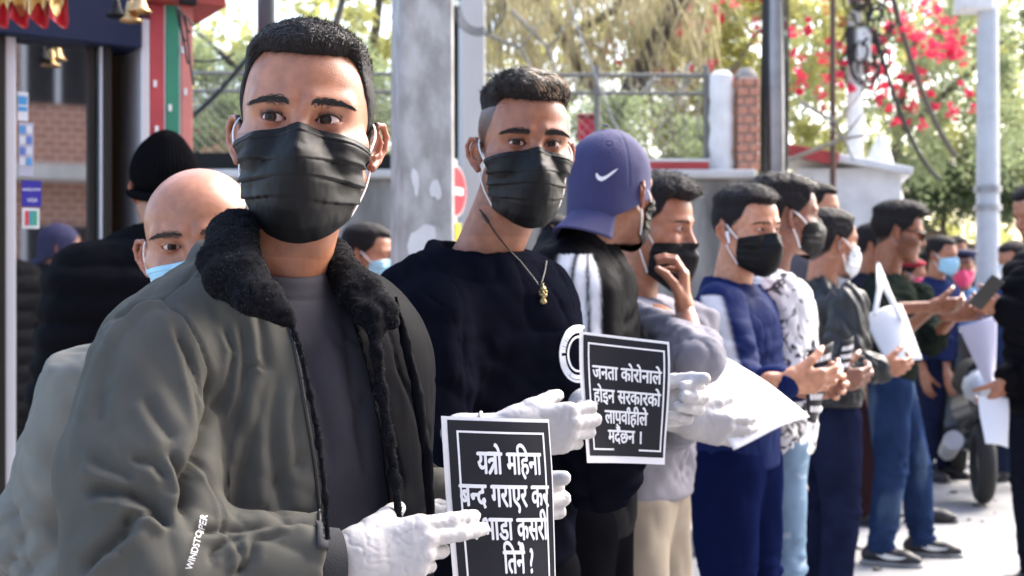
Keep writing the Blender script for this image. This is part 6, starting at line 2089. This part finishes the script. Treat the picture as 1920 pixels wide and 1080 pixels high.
s2 = Sheet(P(1088, 621, 1.90), P(1253, 641, 1.965), P(1097, 867, 1.90), P(1250, 872, 1.965), bow=-0.007, curl=0.006, seed=8)
placard(s2, 'black placard blaming government negligence, held by the man in the black sweatshirt',
        [(['ज', 'न', 'त', 'ा', ' ', 'क', 'ा', 'E', 'र', 'ा', 'E', 'न', 'ा', 'ल', 'E'], 0.525, 0.35, 0.158, 0.76),
         (['ह', 'ा', 'E', 'इ', 'न', ' ', 'स', 'र', 'क', 'ा', 'र', 'क', 'ा', 'E'], 0.525, 0.53, 0.158, 0.76),
         (['ल', 'ा', 'प', 'व', 'ा', 'R', 'ह', 'ी', 'ल', 'E'], 0.52, 0.69, 0.158, 0.50),
         (['म', 'द', 'R', 'AI', 'छ', 'न', ' ', '।'], 0.51, 0.84, 0.155, 0.42)],
        (0.095, 0.945, 0.075, 0.90, 0.018), (0.045, 0.975, 0.022, 0.945), fine=(0.37, 0.68))

def paint_none(*a): pass
def colpaint(*rules):
    def f(c, v, n, B, arms):
        for fn, col in rules:
            m = np.clip(fn(v, n, B, arms), 0, 1)[:, None]
            c[:] = c * (1 - m) + np.array(col) * m
    return f
# ------------------------------------------------------------------ man with the backwards cap
def arm_u(v, A):
    """angle round the sleeve and distance along it"""
    a, b = A['sh'], A['el']; ax = nrm(b - a); r = v - a; t = r @ ax
    o = nrm(V3(A['side'], 0, 0) - ax * ax[0] * A['side']); f = np.cross(ax, o)
    return np.arctan2(r @ f, r @ o), t, np.linalg.norm(r - np.outer(t, ax), axis=1)
def three_stripes(side, wid=0.16, off=0.0):
    def f(v, n, B, arms):
        A = [x for x in arms if x['side'] == side][0]
        th, t, rr = arm_u(v, A)
        m = 0
        for k in (-1, 0, 1):
            m = m + np.exp(-((th - off - k * 0.42) / wid) ** 6)
        return m * (t > -0.13) * (rr < 0.14) * (v[:, 0] * side > 0.03) * (v[:, 2] < B['zs'] + 0.02)
    return f
st_gen = dict(w=0.99, side=0.004, top=0.014, front=0.004, seed=6, brow_n=160)
M_cap = mat('cap_navy_cotton', (0.032, 0.033, 0.108), rough=0.85, bump=0.3, bscale=700, bdist=0.0006)
p3 = dict(label='man in a backwards blue cap and black track jacket with three white stripes',
          hc=(1150, 356, 2.86), head=(142, 0, 0), yaw=72, style=dict(w=1.0, side=0.002, top=0.006, seed=3, stubble=0.6), hres=0.0026, skin='brown', hair='none', face=False,
          mask=M_mask_black, loopw=0.0022, handres=0.004, dx=-0.05, seed=21, fwd=-0.02,
          arms={-1: None, 1: None}, sw=0.175, girth=.95, dzs=0.06,
          top=dict(col=(0.007, 0.007, 0.009), t=0.022, arm=(0.070, 0.062, 0.048), collar='stand', fold=0.007, mat=M_shell, hem=0.78,
                   paint=colpaint((three_stripes(-1), (0.80, 0.80, 0.82)))),
          res=0.0065, legs=dict(col=(0.006, 0.006, 0.008)))
p3['arms'] = {-1: dict(sh=(1106, 560, 2.72), el=(1112, 770, 2.66), wr=(1150, 740, 2.60), hand=dict(f=(0.1, 0.1, -1.0), t=(-1, 0, 0), n=(0, 1, 0), curls=RELAX)), 1: dict(el=(1170, 780, 3.1), wr=(1130, 790, 2.95))}
root, B, HL, Rh, hobj = build_person(p3)
def cap_f(p):
    g = p.copy(); g[:, 2] = np.where(p[:, 2] > 0.035, p[:, 2], 0.035)
    d = ell(g, V3(0, 0.016, 0.035), (0.086, 0.108, 0.098))
    d = smax(d, -(ell(g, V3(0, 0.016, 0.035), (0.082, 0.104, 0.094))), 0.002)
    cut = p[:, 2] + 0.012 + 0.38 * (p[:, 1] + 0.05) * (p[:, 1] > -0.05) - 0.050 * sstep(-0.02, -0.09, p[:, 1])
    return smax(d, -cut, 0.003)
v, q = surface(cap_f, (-.11, -.11, -.11), (.11, .15, .15), 0.0026)
n = vnormals(v, q)
ang = np.arctan2(v[:, 0], v[:, 1] - 0.012)
seams = sum(np.exp(-((np.abs(((ang - a + math.pi) % (2 * math.pi)) - math.pi)) * np.hypot(v[:, 0], v[:, 1] - .012) / 0.0022) ** 2) for a in np.linspace(0.0, 2 * math.pi, 7)[:-1])
v = v + n * (-0.0014 * np.clip(seams, 0, 1) * (v[:, 2] > 0.0) + 0.003 * noise(v, 22, 4))[:, None]
cp = hobj('cap', mesh_np('cap', v, q, M_cap))
# brim behind, curving down over the neck
U, W = np.meshgrid(np.linspace(-1, 1, 27), np.linspace(0, 1, 12))
a = U * 0.86
rx, ry = 0.081 + 0.012 * W, 0.100 + (0.088) * W * np.cos(U * 1.15) ** 0.7
bx = rx * np.sin(a); by = 0.014 + ry * np.cos(a)
bz = -0.050 - 0.046 * W - 0.020 * (U ** 2) * (0.3 + W) + 0.006
vv, qq = grid_mesh(np.stack([bx, by, bz], -1))
o = hobj('brim', mesh_np('brim', vv, qq, M_cap)); o.parent = cp; o.matrix_local = Matrix.Identity(4)
sm = o.modifiers.new('s', 'SOLIDIFY'); sm.thickness = 0.003
mb = MB(); mb.lathe([(0, .004), (.006, .003), (.008, 0)], 12, None, V3(0, 0.03, 0.139)); o = link('top_button', mb.mesh('top_button', M_cap, True), cp)
capbv = BVHTree.FromPolygons([Vector((HL(x[None])[0] @ B['R'].T) + B['O']) for x in v], q.tolist())
mb_v, mb_t = [], []
th = np.linspace(0, 1, 16)
lower = [(1117, 327), (1118, 333), (1122, 338), (1128, 340), (1136, 336), (1145, 329), (1152, 323), (1158, 317)]
upper = [(1117, 326), (1119, 324), (1123, 329), (1128, 332), (1135, 330), (1143, 325), (1150, 320), (1158, 316)]
g = []
for row in (upper, lower):
    g.append([on_jacket(x_, y_, 0.0015, capbv)[0] for x_, y_ in row])
if all(x is not None for r_ in g for x in r_):
    vv, qq = grid_mesh(((np.array(g).reshape(-1, 3) - B['O']) @ B['R']).reshape(2, 8, 3))
    hp_ = to_local(B, P(1150, 356, 2.86))
    link('swoosh', mesh_np('swoosh', (vv - hp_) @ Rh, qq, M_print), cp)

# ------------------------------------------------------------------ grey hoodie man, hand at his mask
def grey(k): return (k, k, k * 1.08)
p4 = dict(label='man in a light grey hoodie raising one hand to his lowered black mask',
          eye=(1283, 430, 3.22), head=(62, 8, 0), yaw=66, style=dict(w=0.98, side=0.003, top=0.020, front=0.012, seed=7, scalp=0.9, brow_n=260, brow_h=.005), hres=0.0024, skin='tan',
          mask=M_mask_black, mdrop=0.022, loopw=0.002, handres=0.0034, seed=31, hs=1.02, strands=8000, hlen=(.004, .02), messy=.4, lift=.4, gaze=(6, -4), gloves=(1,), hands=1.0,
          arms={-1: dict(sh=(1232, 600, 3.12), el=(1305, 668, 2.90), wr=(1284, 580, 3.00), hand=dict(scale=.9, f=(0.0, 0.1, 1.0), t=(-0.2, -1.0, 0.0), n=(-0.95, 0.2, 0.0), curls=[(0.55, 0.8, 0.4)] * 4), bare=0.03),
                1: dict(sh=(1300, 600, 3.45), el=(1235, 812, 3.20), wr=(1290, 792, 2.86), hand=dict(f=(1.0, 0.05, -0.22), t=(0, -0.15, 1), n=(0.1, 1, 0.1), curls=[(0.35, 0.4, 0.2), (0.35, 0.4, 0.2), (0.4, 0.5, 0.3), (0.5, 0.5, 0.3)]))},
          top=dict(name='hoodie', col=(0.27, 0.265, 0.305), t=0.030, arm=(0.072, 0.066, 0.046), collar='hood', fold=0.008, hem=0.80), res=0.0075,
          legs=dict(col=(0.36, 0.31, 0.25), r=(0.105, 0.082, 0.07), fold=0.012))
build_person(p4)
# ------------------------------------------------------------------ blue track jacket man
def shoulder_band(v, n, B, arms):
    A = [x for x in arms if x['side'] == -1][0]
    th, t, rr = arm_u(v, A)
    m = np.exp(-((th + 0.1) / 0.42) ** 8)
    return m * (rr < 0.13) * sstep(-0.075, -0.085, v[:, 0]) * (t > -0.15) * (v[:, 2] < B['zs'] + 0.035) * 0.999
p5 = dict(label='man in a navy track jacket with white shoulder bands, an earbud and black mask',
          eye=(1441, 430, 3.72), head=(38, 4, -2), yaw=58, style=dict(w=1.02, side=0.0015, top=0.016, front=0.006, seed=8, scalp=0.9, brow_n=200, open=.55), hres=0.0026, skin='fair',
          mask=M_mask_black, loopw=0.0024, handres=0.0036, seed=41, hs=1.03, strands=8000, hlen=(.003, .016), lift=.2, messy=.25, gaze=(5, -12), girth=0.98, sw=0.168,
          arms={-1: dict(sh=(1352, 575, 3.62), el=(1392, 728, 3.50), wr=(1478, 716, 3.35), hand=dict(f=(1.0, 0.1, 0.0), t=(0, -0.5, 1), n=(0.1, 1, 0.3), curls=[(0.4, 0.6, 0.3)] * 4)),
                1: dict(sh=(1424, 580, 3.95), el=(1430, 720, 3.92), wr=(1500, 722, 3.62), hand=dict(f=(0.9, -0.4, 0.0), t=(0, 0, 1), n=(-0.4, -1, 0), curls=[(0.6, 0.8, 0.4)] * 4))},
          top=dict(col=(0.011, 0.020, 0.085), t=0.024, arm=(0.074, 0.064, 0.046), collar='stand', fold=0.006, mat=M_shell, hem=0.80,
                   paint=colpaint((shoulder_band, (0.78, 0.80, 0.84)))), res=0.0075,
          legs=dict(col=(0.006, 0.010, 0.045), r=(0.112, 0.080, 0.064), fold=0.010))
root, B, HL, Rh, hobj = build_person(p5)
mb = MB(); mb.tube([V3(-.083, -.004, -.010), V3(-.087, -.006, -.014), V3(-.088, -.016, -.040)], [.0055, .005, .0032], 8)
hobj('earbud', mb.mesh('earbud', M_print, True))
# ------------------------------------------------------------------ man in the patterned shirt
p6 = dict(label='man in a black and white floral shirt and pale jeans, behind the navy track jacket',
          hc=(1474, 405, 4.15), head=(98, 0, 0), yaw=82, style=dict(w=1.02, side=0.012, top=0.022, back=0.008, seed=9), hres=0.003, skin='deep',
          mask=M_mask_black, loopw=0.0026, handres=0.004, seed=51, hs=1.04, strands=7000, hlen=(.01, .02), face=False,
          arms={-1: dict(sh=(1462, 560, 3.95), el=(1478, 730, 3.95), wr=(1556, 712, 3.95), hand=dict(f=(1.0, 0.0, 0.0), t=(0, -0.4, 1), n=(0.1, 1, 0.3), curls=[(0.6, 0.8, 0.4)] * 4))},
          top=dict(name='shirt', mat=M_floral, col=(1, 1, 1), t=0.026, arm=(0.080, 0.070, 0.05), collar='hood', fold=0.011, hem=0.80), res=0.008,
          legs=dict(col=(0.20, 0.30, 0.42), mat=M_denim, fold=0.010,
                    paint=colpaint((lambda v, n, B, l: sstep(.25, .45, noise(v * V3(1, 1, 2.5), 18, 3)) * 0.7, (0.5, 0.6, 0.7)))))
build_person(p6)
# ------------------------------------------------------------------ black leather jacket
p7 = dict(label='man in a black leather jacket and dark jeans with a white mask',
          hc=(1558, 455, 5.2), head=(112, 0, 0), yaw=108, style=dict(w=1.03, side=0.008, top=0.016, back=0.004, seed=10), hres=0.0034, skin='tan',
          mask=M_mask_white, loopw=0.003, handres=0.005, seed=61, hs=1.10, strands=5000, face=False,
          arms={-1: dict(sh=(1590, 575, 4.95), el=(1585, 690, 4.85), wr=(1650, 690, 4.85), hand=dict(f=(1.0, 0.1, 0.0), t=(0, -0.4, 1), n=(0.1, 1, 0.3), curls=[(0.6, 0.8, 0.4)] * 4))},
          top=dict(col=(0.016, 0.018, 0.021), mat=M_leather, t=0.030, arm=(0.084, 0.076, 0.056), collar='stand', fold=0.013, hem=0.86), res=0.009,
          legs=dict(col=(0.014, 0.018, 0.045), mat=M_denim, r=(0.105, 0.078, 0.06), fold=0.010))
build_person(p7)
# ------------------------------------------------------------------ dark green sweater man
st8 = dict(w=1.0, side=0.005, top=0.022, front=0.014, seed=11, stubble=1)
p8 = dict(label='man in a dark green sweater, sunglasses, worn blue jeans and black sneakers',
          hc=(1684, 436, 6.3), head=(84, 8, 0), yaw=70, style=st8, hres=0.0034, skin='brown', handres=0.005, seed=71, hs=1.17, strands=5000, hlen=(.006, .02), lift=.4, face=False,
          shoe='sport', stance={-1: (-0.13, 0.02), 1: (0.16, -0.16)}, splay=4,
          arms={-1: dict(sh=(1650, 556, 6.15), el=(1672, 640, 6.0), wr=(1752, 575, 5.75), nosleeve=False, hand=dict(f=(1.0, 0.0, 0.05), t=(0, -0.4, 1), n=(0.1, 1, -0.5), curls=[(0.5, 0.6, 0.3)] * 4), bare=0.16),
                1: dict(sh=(1720, 556, 6.45), el=(1745, 640, 6.3), wr=(1792, 590, 6.1), hand=dict(f=(1.0, -0.2, 0.1), t=(0, 0, 1), n=(0, -1, -0.2), curls=[(0.6, 0.8, 0.4)] * 4))},
          top=dict(name='sweater', col=(0.020, 0.026, 0.021), t=0.024, arm=(0.078, 0.066, 0.05), collar='crew', fold=0.012, hem=0.88, short=0.72), res=0.0095,
          legs=dict(col=(0.024, 0.044, 0.112), mat=M_denim, r=(0.108, 0.080, 0.064), fold=0.012,
                    paint=colpaint((lambda v, n, B, l: sstep(.02, .3, noise(v * V3(1, 1, .5), 8, 3)) * 0.5 * sstep(0.1, 0.4, v[:, 2]), (0.13, 0.20, 0.29)))))
root, B, HL, Rh, hobj = build_person(p8)
mb = MB()
for sx in (-1, 1):
    mb.lathe([(0, -0.002), (0.021, -0.002), (0.024, 0), (0.021, 0.002), (0, 0.002)], 16, rotx(math.pi / 2), V3(sx * 0.031, -0.100, 0.0))
    mb.tube([V3(sx * .052, -.098, .008), V3(sx * .078, -.05, .01), V3(sx * .082, 0.0, .008)], .004, 6)
mb.tube([V3(-.01, -.104, .006), V3(.01, -.104, .006)], .0025, 6)
hobj('sunglasses', mb.mesh('sunglasses', M_black_gloss, True))
# ------------------------------------------------------------------ bald man and beanie man on the left
st9 = dict(w=1.10, side=0.0, top=0.0, seed=12, scalp=0.0, brow_n=300, brow_h=.006, jaw=1.05, open=.75)
p9 = dict(label='bald man in a pale grey jacket with a light blue mask, at left',
          eye=(364, 459, 1.93), head=(6, 4, -6), yaw=2, style=st9, hres=0.0022, skin='tan', hair='none', mask=M_mask_blue, seed=81, gaze=(6, 0), sw=0.20, hs=1.02, girth=1.1,
          arms={-1: dict(sh=(168, 725, 1.98), el=(98, 1010, 2.0), wr=(150, 1220, 1.92))},
          top=dict(col=(0.19, 0.19, 0.172), mat=M_shell, t=0.03, arm=(0.078, 0.080, 0.06), collar='stand', fold=0.014, hem=0.68), res=0.0065,
          legs=dict(col=(0.05, 0.05, 0.06)), mdrop=0.012)
build_person(p9)
p10 = dict(label='person in a black beanie and quilted puffer jacket, back turned by the shop',
           hc=(306, 352, 3.55), head=(205, 0, 0), yaw=210, style=dict(w=1.0, side=.002, top=.004, seed=13), hres=0.0035, skin='tan', hair='none', face=False, eyes=False, seed=91,
           dx=-0.05, sw=0.20, arms={}, top=dict(col=(0.006, 0.006, 0.008), mat=M_shell, t=0.045, arm=(0.085, 0.075, 0.06), collar='stand', puffer=True, rib=False, hem=0.75), res=0.008,
           legs=dict(col=(0.006, 0.006, 0.008)))
root, B, HL, Rh, hobj = build_person(p10)
def bean(p):
    d = smin(ell(p, V3(0, 0.015, 0.040), (0.090, 0.110, 0.100)), cap(p, V3(0, .03, .09), V3(0, .05, .11), .05, .04), .04)
    return smax(d, -(p[:, 2] + 0.035 + 0.2 * p[:, 1]), 0.006)
v, q = surface(bean, (-.12, -.12, -.1), (.12, .16, .18), 0.0035); n = vnormals(v, q)
v = v + n * (0.0022 * np.sin(np.arctan2(v[:, 0], v[:, 1] - .015) * 60))[:, None]
M_knit = mat('knit_black', (0.006, 0.006, 0.007), rough=0.95, spec=0.0)
bn = hobj('beanie', mesh_np('beanie', v, q, M_knit))
mb = MB(); th = np.linspace(0, 2 * math.pi, 33)[:-1]
mb.tube([V3(.089 * math.cos(t), .015 + .109 * math.sin(t), -0.018 - 0.2 * .109 * math.sin(t)) for t in th], 0.013, 10, closed=True)
o = link('beanie_brim', mb.mesh('beanie_brim', M_knit, True), bn)
# ------------------------------------------------------------------ people further off
add_wrinkle(M_floral, 14, 0.005, 0.4)
def far(label, hc, yaw, top, legs, skin='tan', mask=None, hair=True, **k):
    s = dict(label=label, hc=hc, head=(yaw + k.pop('hy', 0), k.pop('hp', 4), 0), yaw=yaw, style=dict(w=1.0, side=k.pop('side', .006), top=.016, seed=hc[0] % 13, brow_n=60), hres=0.0048, hairres=.006, skin=skin,
             mask=mask, loopw=0.003, handres=0.006, seed=hc[0] % 17, hs=k.pop('hs', 1.06), strands=0, face=k.pop('face', False), hair='short' if hair else 'none',
             arms=k.pop('arms', {}), top=dict(col=top, t=0.026, arm=(0.074, 0.064, 0.05), collar=k.pop('collar', 'stand'), fold=0.010, hem=0.84), res=0.013,
             legs=dict(col=legs, fold=.01))
    s.update(k)
    return build_person(s)
far('passer-by with a pale blue mask in profile, beside the concrete pole behind the crowd', (690, 478, 5.9), 78, (0.006, 0.006, 0.008), (0.02, 0.02, 0.03), mask=M_mask_blue, hres=0.0034, hs=1.16)
far('masked face looking between the pendant man and the cap man', (1043, 448, 6.4), 10, (0.05, 0.05, 0.06), (0.02, 0.02, 0.03), mask=M_mask_white, hs=0.95, face=True)
far('fair-faced onlooker between the floral shirt and the leather jacket', (1532, 392, 6.4), 60, (0.10, 0.10, 0.12), (0.02, 0.02, 0.03), skin='fair')
far('dark-haired onlooker directly behind the green sweater man', (1642, 462, 7.3), 70, (0.02, 0.02, 0.03), (0.035, 0.018, 0.022), skin='brown',
    stance={-1: (-0.1, 0.0), 1: (0.14, -0.30)})
M_red = mat('beret_red', (0.35, 0.015, 0.04), rough=0.9)
r_ = far('person in dark red beret and pink mask, among the officers', (1708, 515, 9.6), 60, (0.03, 0.04, 0.11), (0.02, 0.025, 0.05), mask=M_mask_pink, hair=True)
mb = MB(); mb.lathe([(0, .045), (.05, .04), (.105, .02), (.112, .0), (.09, -.012), (.08, -.02)], 20, None, V3(-.01, .01, .075))
r_[4]('beret', mb.mesh('beret', M_red, True))
far('officer in dark navy uniform with a pale blue mask, arm lowered with a stick', (1766, 478, 9.0), 40, (0.020, 0.028, 0.085), (0.016, 0.020, 0.05), mask=M_mask_blue,
    arms={1: dict(el=(1772, 640, 8.9), wr=(1776, 700, 8.8))})
r_ = far('officer in a navy peaked cap and pink mask, in light blue jeans', (1806, 502, 9.7), -15, (0.10, 0.22, 0.42), (0.08, 0.16, 0.32), mask=M_mask_pink)
mb = MB(); mb.lathe([(0, .135), (.09, .130), (.100, .115), (.088, .085), (.086, .050)], 20, None, V3(0, .01, -.005))
mb.box((-.05, -.135, .050), (.05, -.07, .056))
r_[4]('peaked_cap', mb.mesh('peaked_cap', mat('cap_navy', (0.015, 0.02, 0.07), rough=.8), True))
far('man in a navy jacket with a white mask near the lamp post, head lowered', (1899, 488, 8.8), -60, (0.035, 0.05, 0.13), (0.03, 0.04, 0.08), mask=M_mask_white, hp=12)
far('man in a black cap behind, looking down between the two officers', (1795, 470, 11.5), -10, (0.06, 0.07, 0.10), (0.03, 0.04, 0.08), skin='brown')
far('officer standing with back turned by the brick steps', (1742, 500, 10.6), 170, (0.018, 0.024, 0.07), (0.014, 0.018, 0.05))
p11 = dict(label='man in a black quilted jacket cut off by the right edge of the photo',
           hc=(1946, 398, 5.5), head=(-72, 16, 0), yaw=-78, style=dict(w=1, side=.006, top=.016, seed=3, stubble=.8), hres=0.0036, skin='tan', handres=0.0045, seed=3, hs=1.05, strands=1500, face=False,
           arms={1: dict(sh=(1920, 540, 5.35), el=(1925, 610, 5.3), wr=(1884, 578, 5.3), hand=dict(f=(-1.0, 0.0, 0.15), t=(0.1, -0.3, 1), n=(0, 1, -0.2), curls=[(0.7, 0.9, 0.4)] * 4)),
                 -1: dict(sh=(1955, 540, 5.7), el=(1950, 660, 5.6), wr=(1886, 715, 5.45), hand=dict(f=(-0.5, 0.0, -0.8), t=(-0.5, -0.3, .3), n=(-.3, .9, 0.2), curls=[(0.6, 0.9, 0.4)] * 4))},
           top=dict(col=(0.006, 0.006, 0.008), mat=M_shell, t=0.040, arm=(0.082, 0.074, 0.055), collar='stand', puffer=True, rib=False, hem=0.80), res=0.009,
           legs=dict(col=(0.012, 0.014, 0.022)), shoe='sport')
build_person(p11)

# ------------------------------------------------------------------ sheets, phone, leaflets in hands
def sheet_thing(label, TL, TR, BL, BR, cat='paper', m=M_paper, bow=0.01, curl=0.01, seed=1, name='paper_sheet'):
    sh = Sheet(P(*TL), P(*TR), P(*BL), P(*BR), bow=bow, curl=curl, seed=seed)
    base = sh.at(np.array([[0.5, 1.0]]))[0]
    v, q = sh.patch(0, 1, 0, 1, 0.0)
    t = thing(name, label, cat, base, 0, me=mesh_np(name, v - base, q, m))
    sm = t.modifiers.new('s', 'SOLIDIFY'); sm.thickness = 0.0006
    return t, sh, base
sheet_thing('blank white sheet slanting down in the gloved hand before the navy jacket', (1352, 663, 3.12), (1517, 784, 2.98), (1308, 762, 2.92), (1378, 838, 2.84), seed=2)
sheet_thing('white sheet hanging from the hand of the man at the right edge', (1834, 742, 5.45), (1890, 747, 5.45), (1846, 834, 5.32), (1892, 838, 5.32), seed=3)
sheet_thing('pale curled sheet under the phone of the man at the right edge', (1798, 612, 6.6), (1868, 590, 6.6), (1846, 720, 6.6), (1866, 722, 6.6), bow=0.03, seed=4, m=mat('paper_lilac', (0.55, 0.55, 0.70), rough=.6))
for k, (lab, c4) in enumerate((('dark printed leaflet held by the navy track jacket man', [(1518, 658, 3.5), (1560, 640, 3.55), (1508, 790, 3.5), (1535, 795, 3.55)]),
                               ('folded dark leaflet in the brown hand beside the leather jacket', [(1580, 640, 3.9), (1598, 628, 3.95), (1560, 740, 3.9), (1578, 744, 3.95)]))):
    t, sh, base = sheet_thing(lab, *c4, cat='leaflet', m=M_ink, seed=6 + k, name='leaflet')
    V, Q, n_ = [], [], 0
    for v0 in (0.12, 0.27, 0.42, 0.62, 0.78):
        u = 0.15
        while u < 0.85:
            w_ = 0.05 + 0.09 * random.random()
            vv, qq = sh.patch(u, min(u + w_, .88), v0, v0 + 0.075, 0.0012, 2, 2)
            V.append(vv - base); Q.append(qq + n_); n_ += 4; u += w_ + 0.03
    link('lettering', mesh_np('lettering', np.concatenate(V), np.concatenate(Q), M_print), t)
# white carrier with a long handle, over the green man's arm
t, sh, base = sheet_thing('white carrier bag hanging on the arm of the green sweater man', (1618, 592, 5.42), (1690, 572, 5.42), (1668, 694, 5.25), (1730, 672, 5.25), cat='bag', name='carrier_bag', bow=.02, seed=9)
mb = MB()
for o_ in (0.0, 0.03):
    pts = [P(1640, 590, 5.35), P(1648 + o_ * 100, 540, 5.4), P(1645 + o_ * 100, 495, 5.6), P(1662 + o_ * 100, 545, 5.4), P(1690, 600, 5.35)]
    mb.tube(np.array(pts) - base, 0.010, 6)
link('handle', mb.mesh('handle', M_paper, True), t)
mb = MB(); mb.box((-.035, -.005, -.075), (.035, .005, .075), bev=.004)
t = thing('phone', 'black phone held up by the man at the right edge', 'phone', P(1850, 548, 5.25), 0.0, me=mb.mesh('phone', M_black_gloss)); t.rotation_euler = (0.5, 0.5, 0.3)
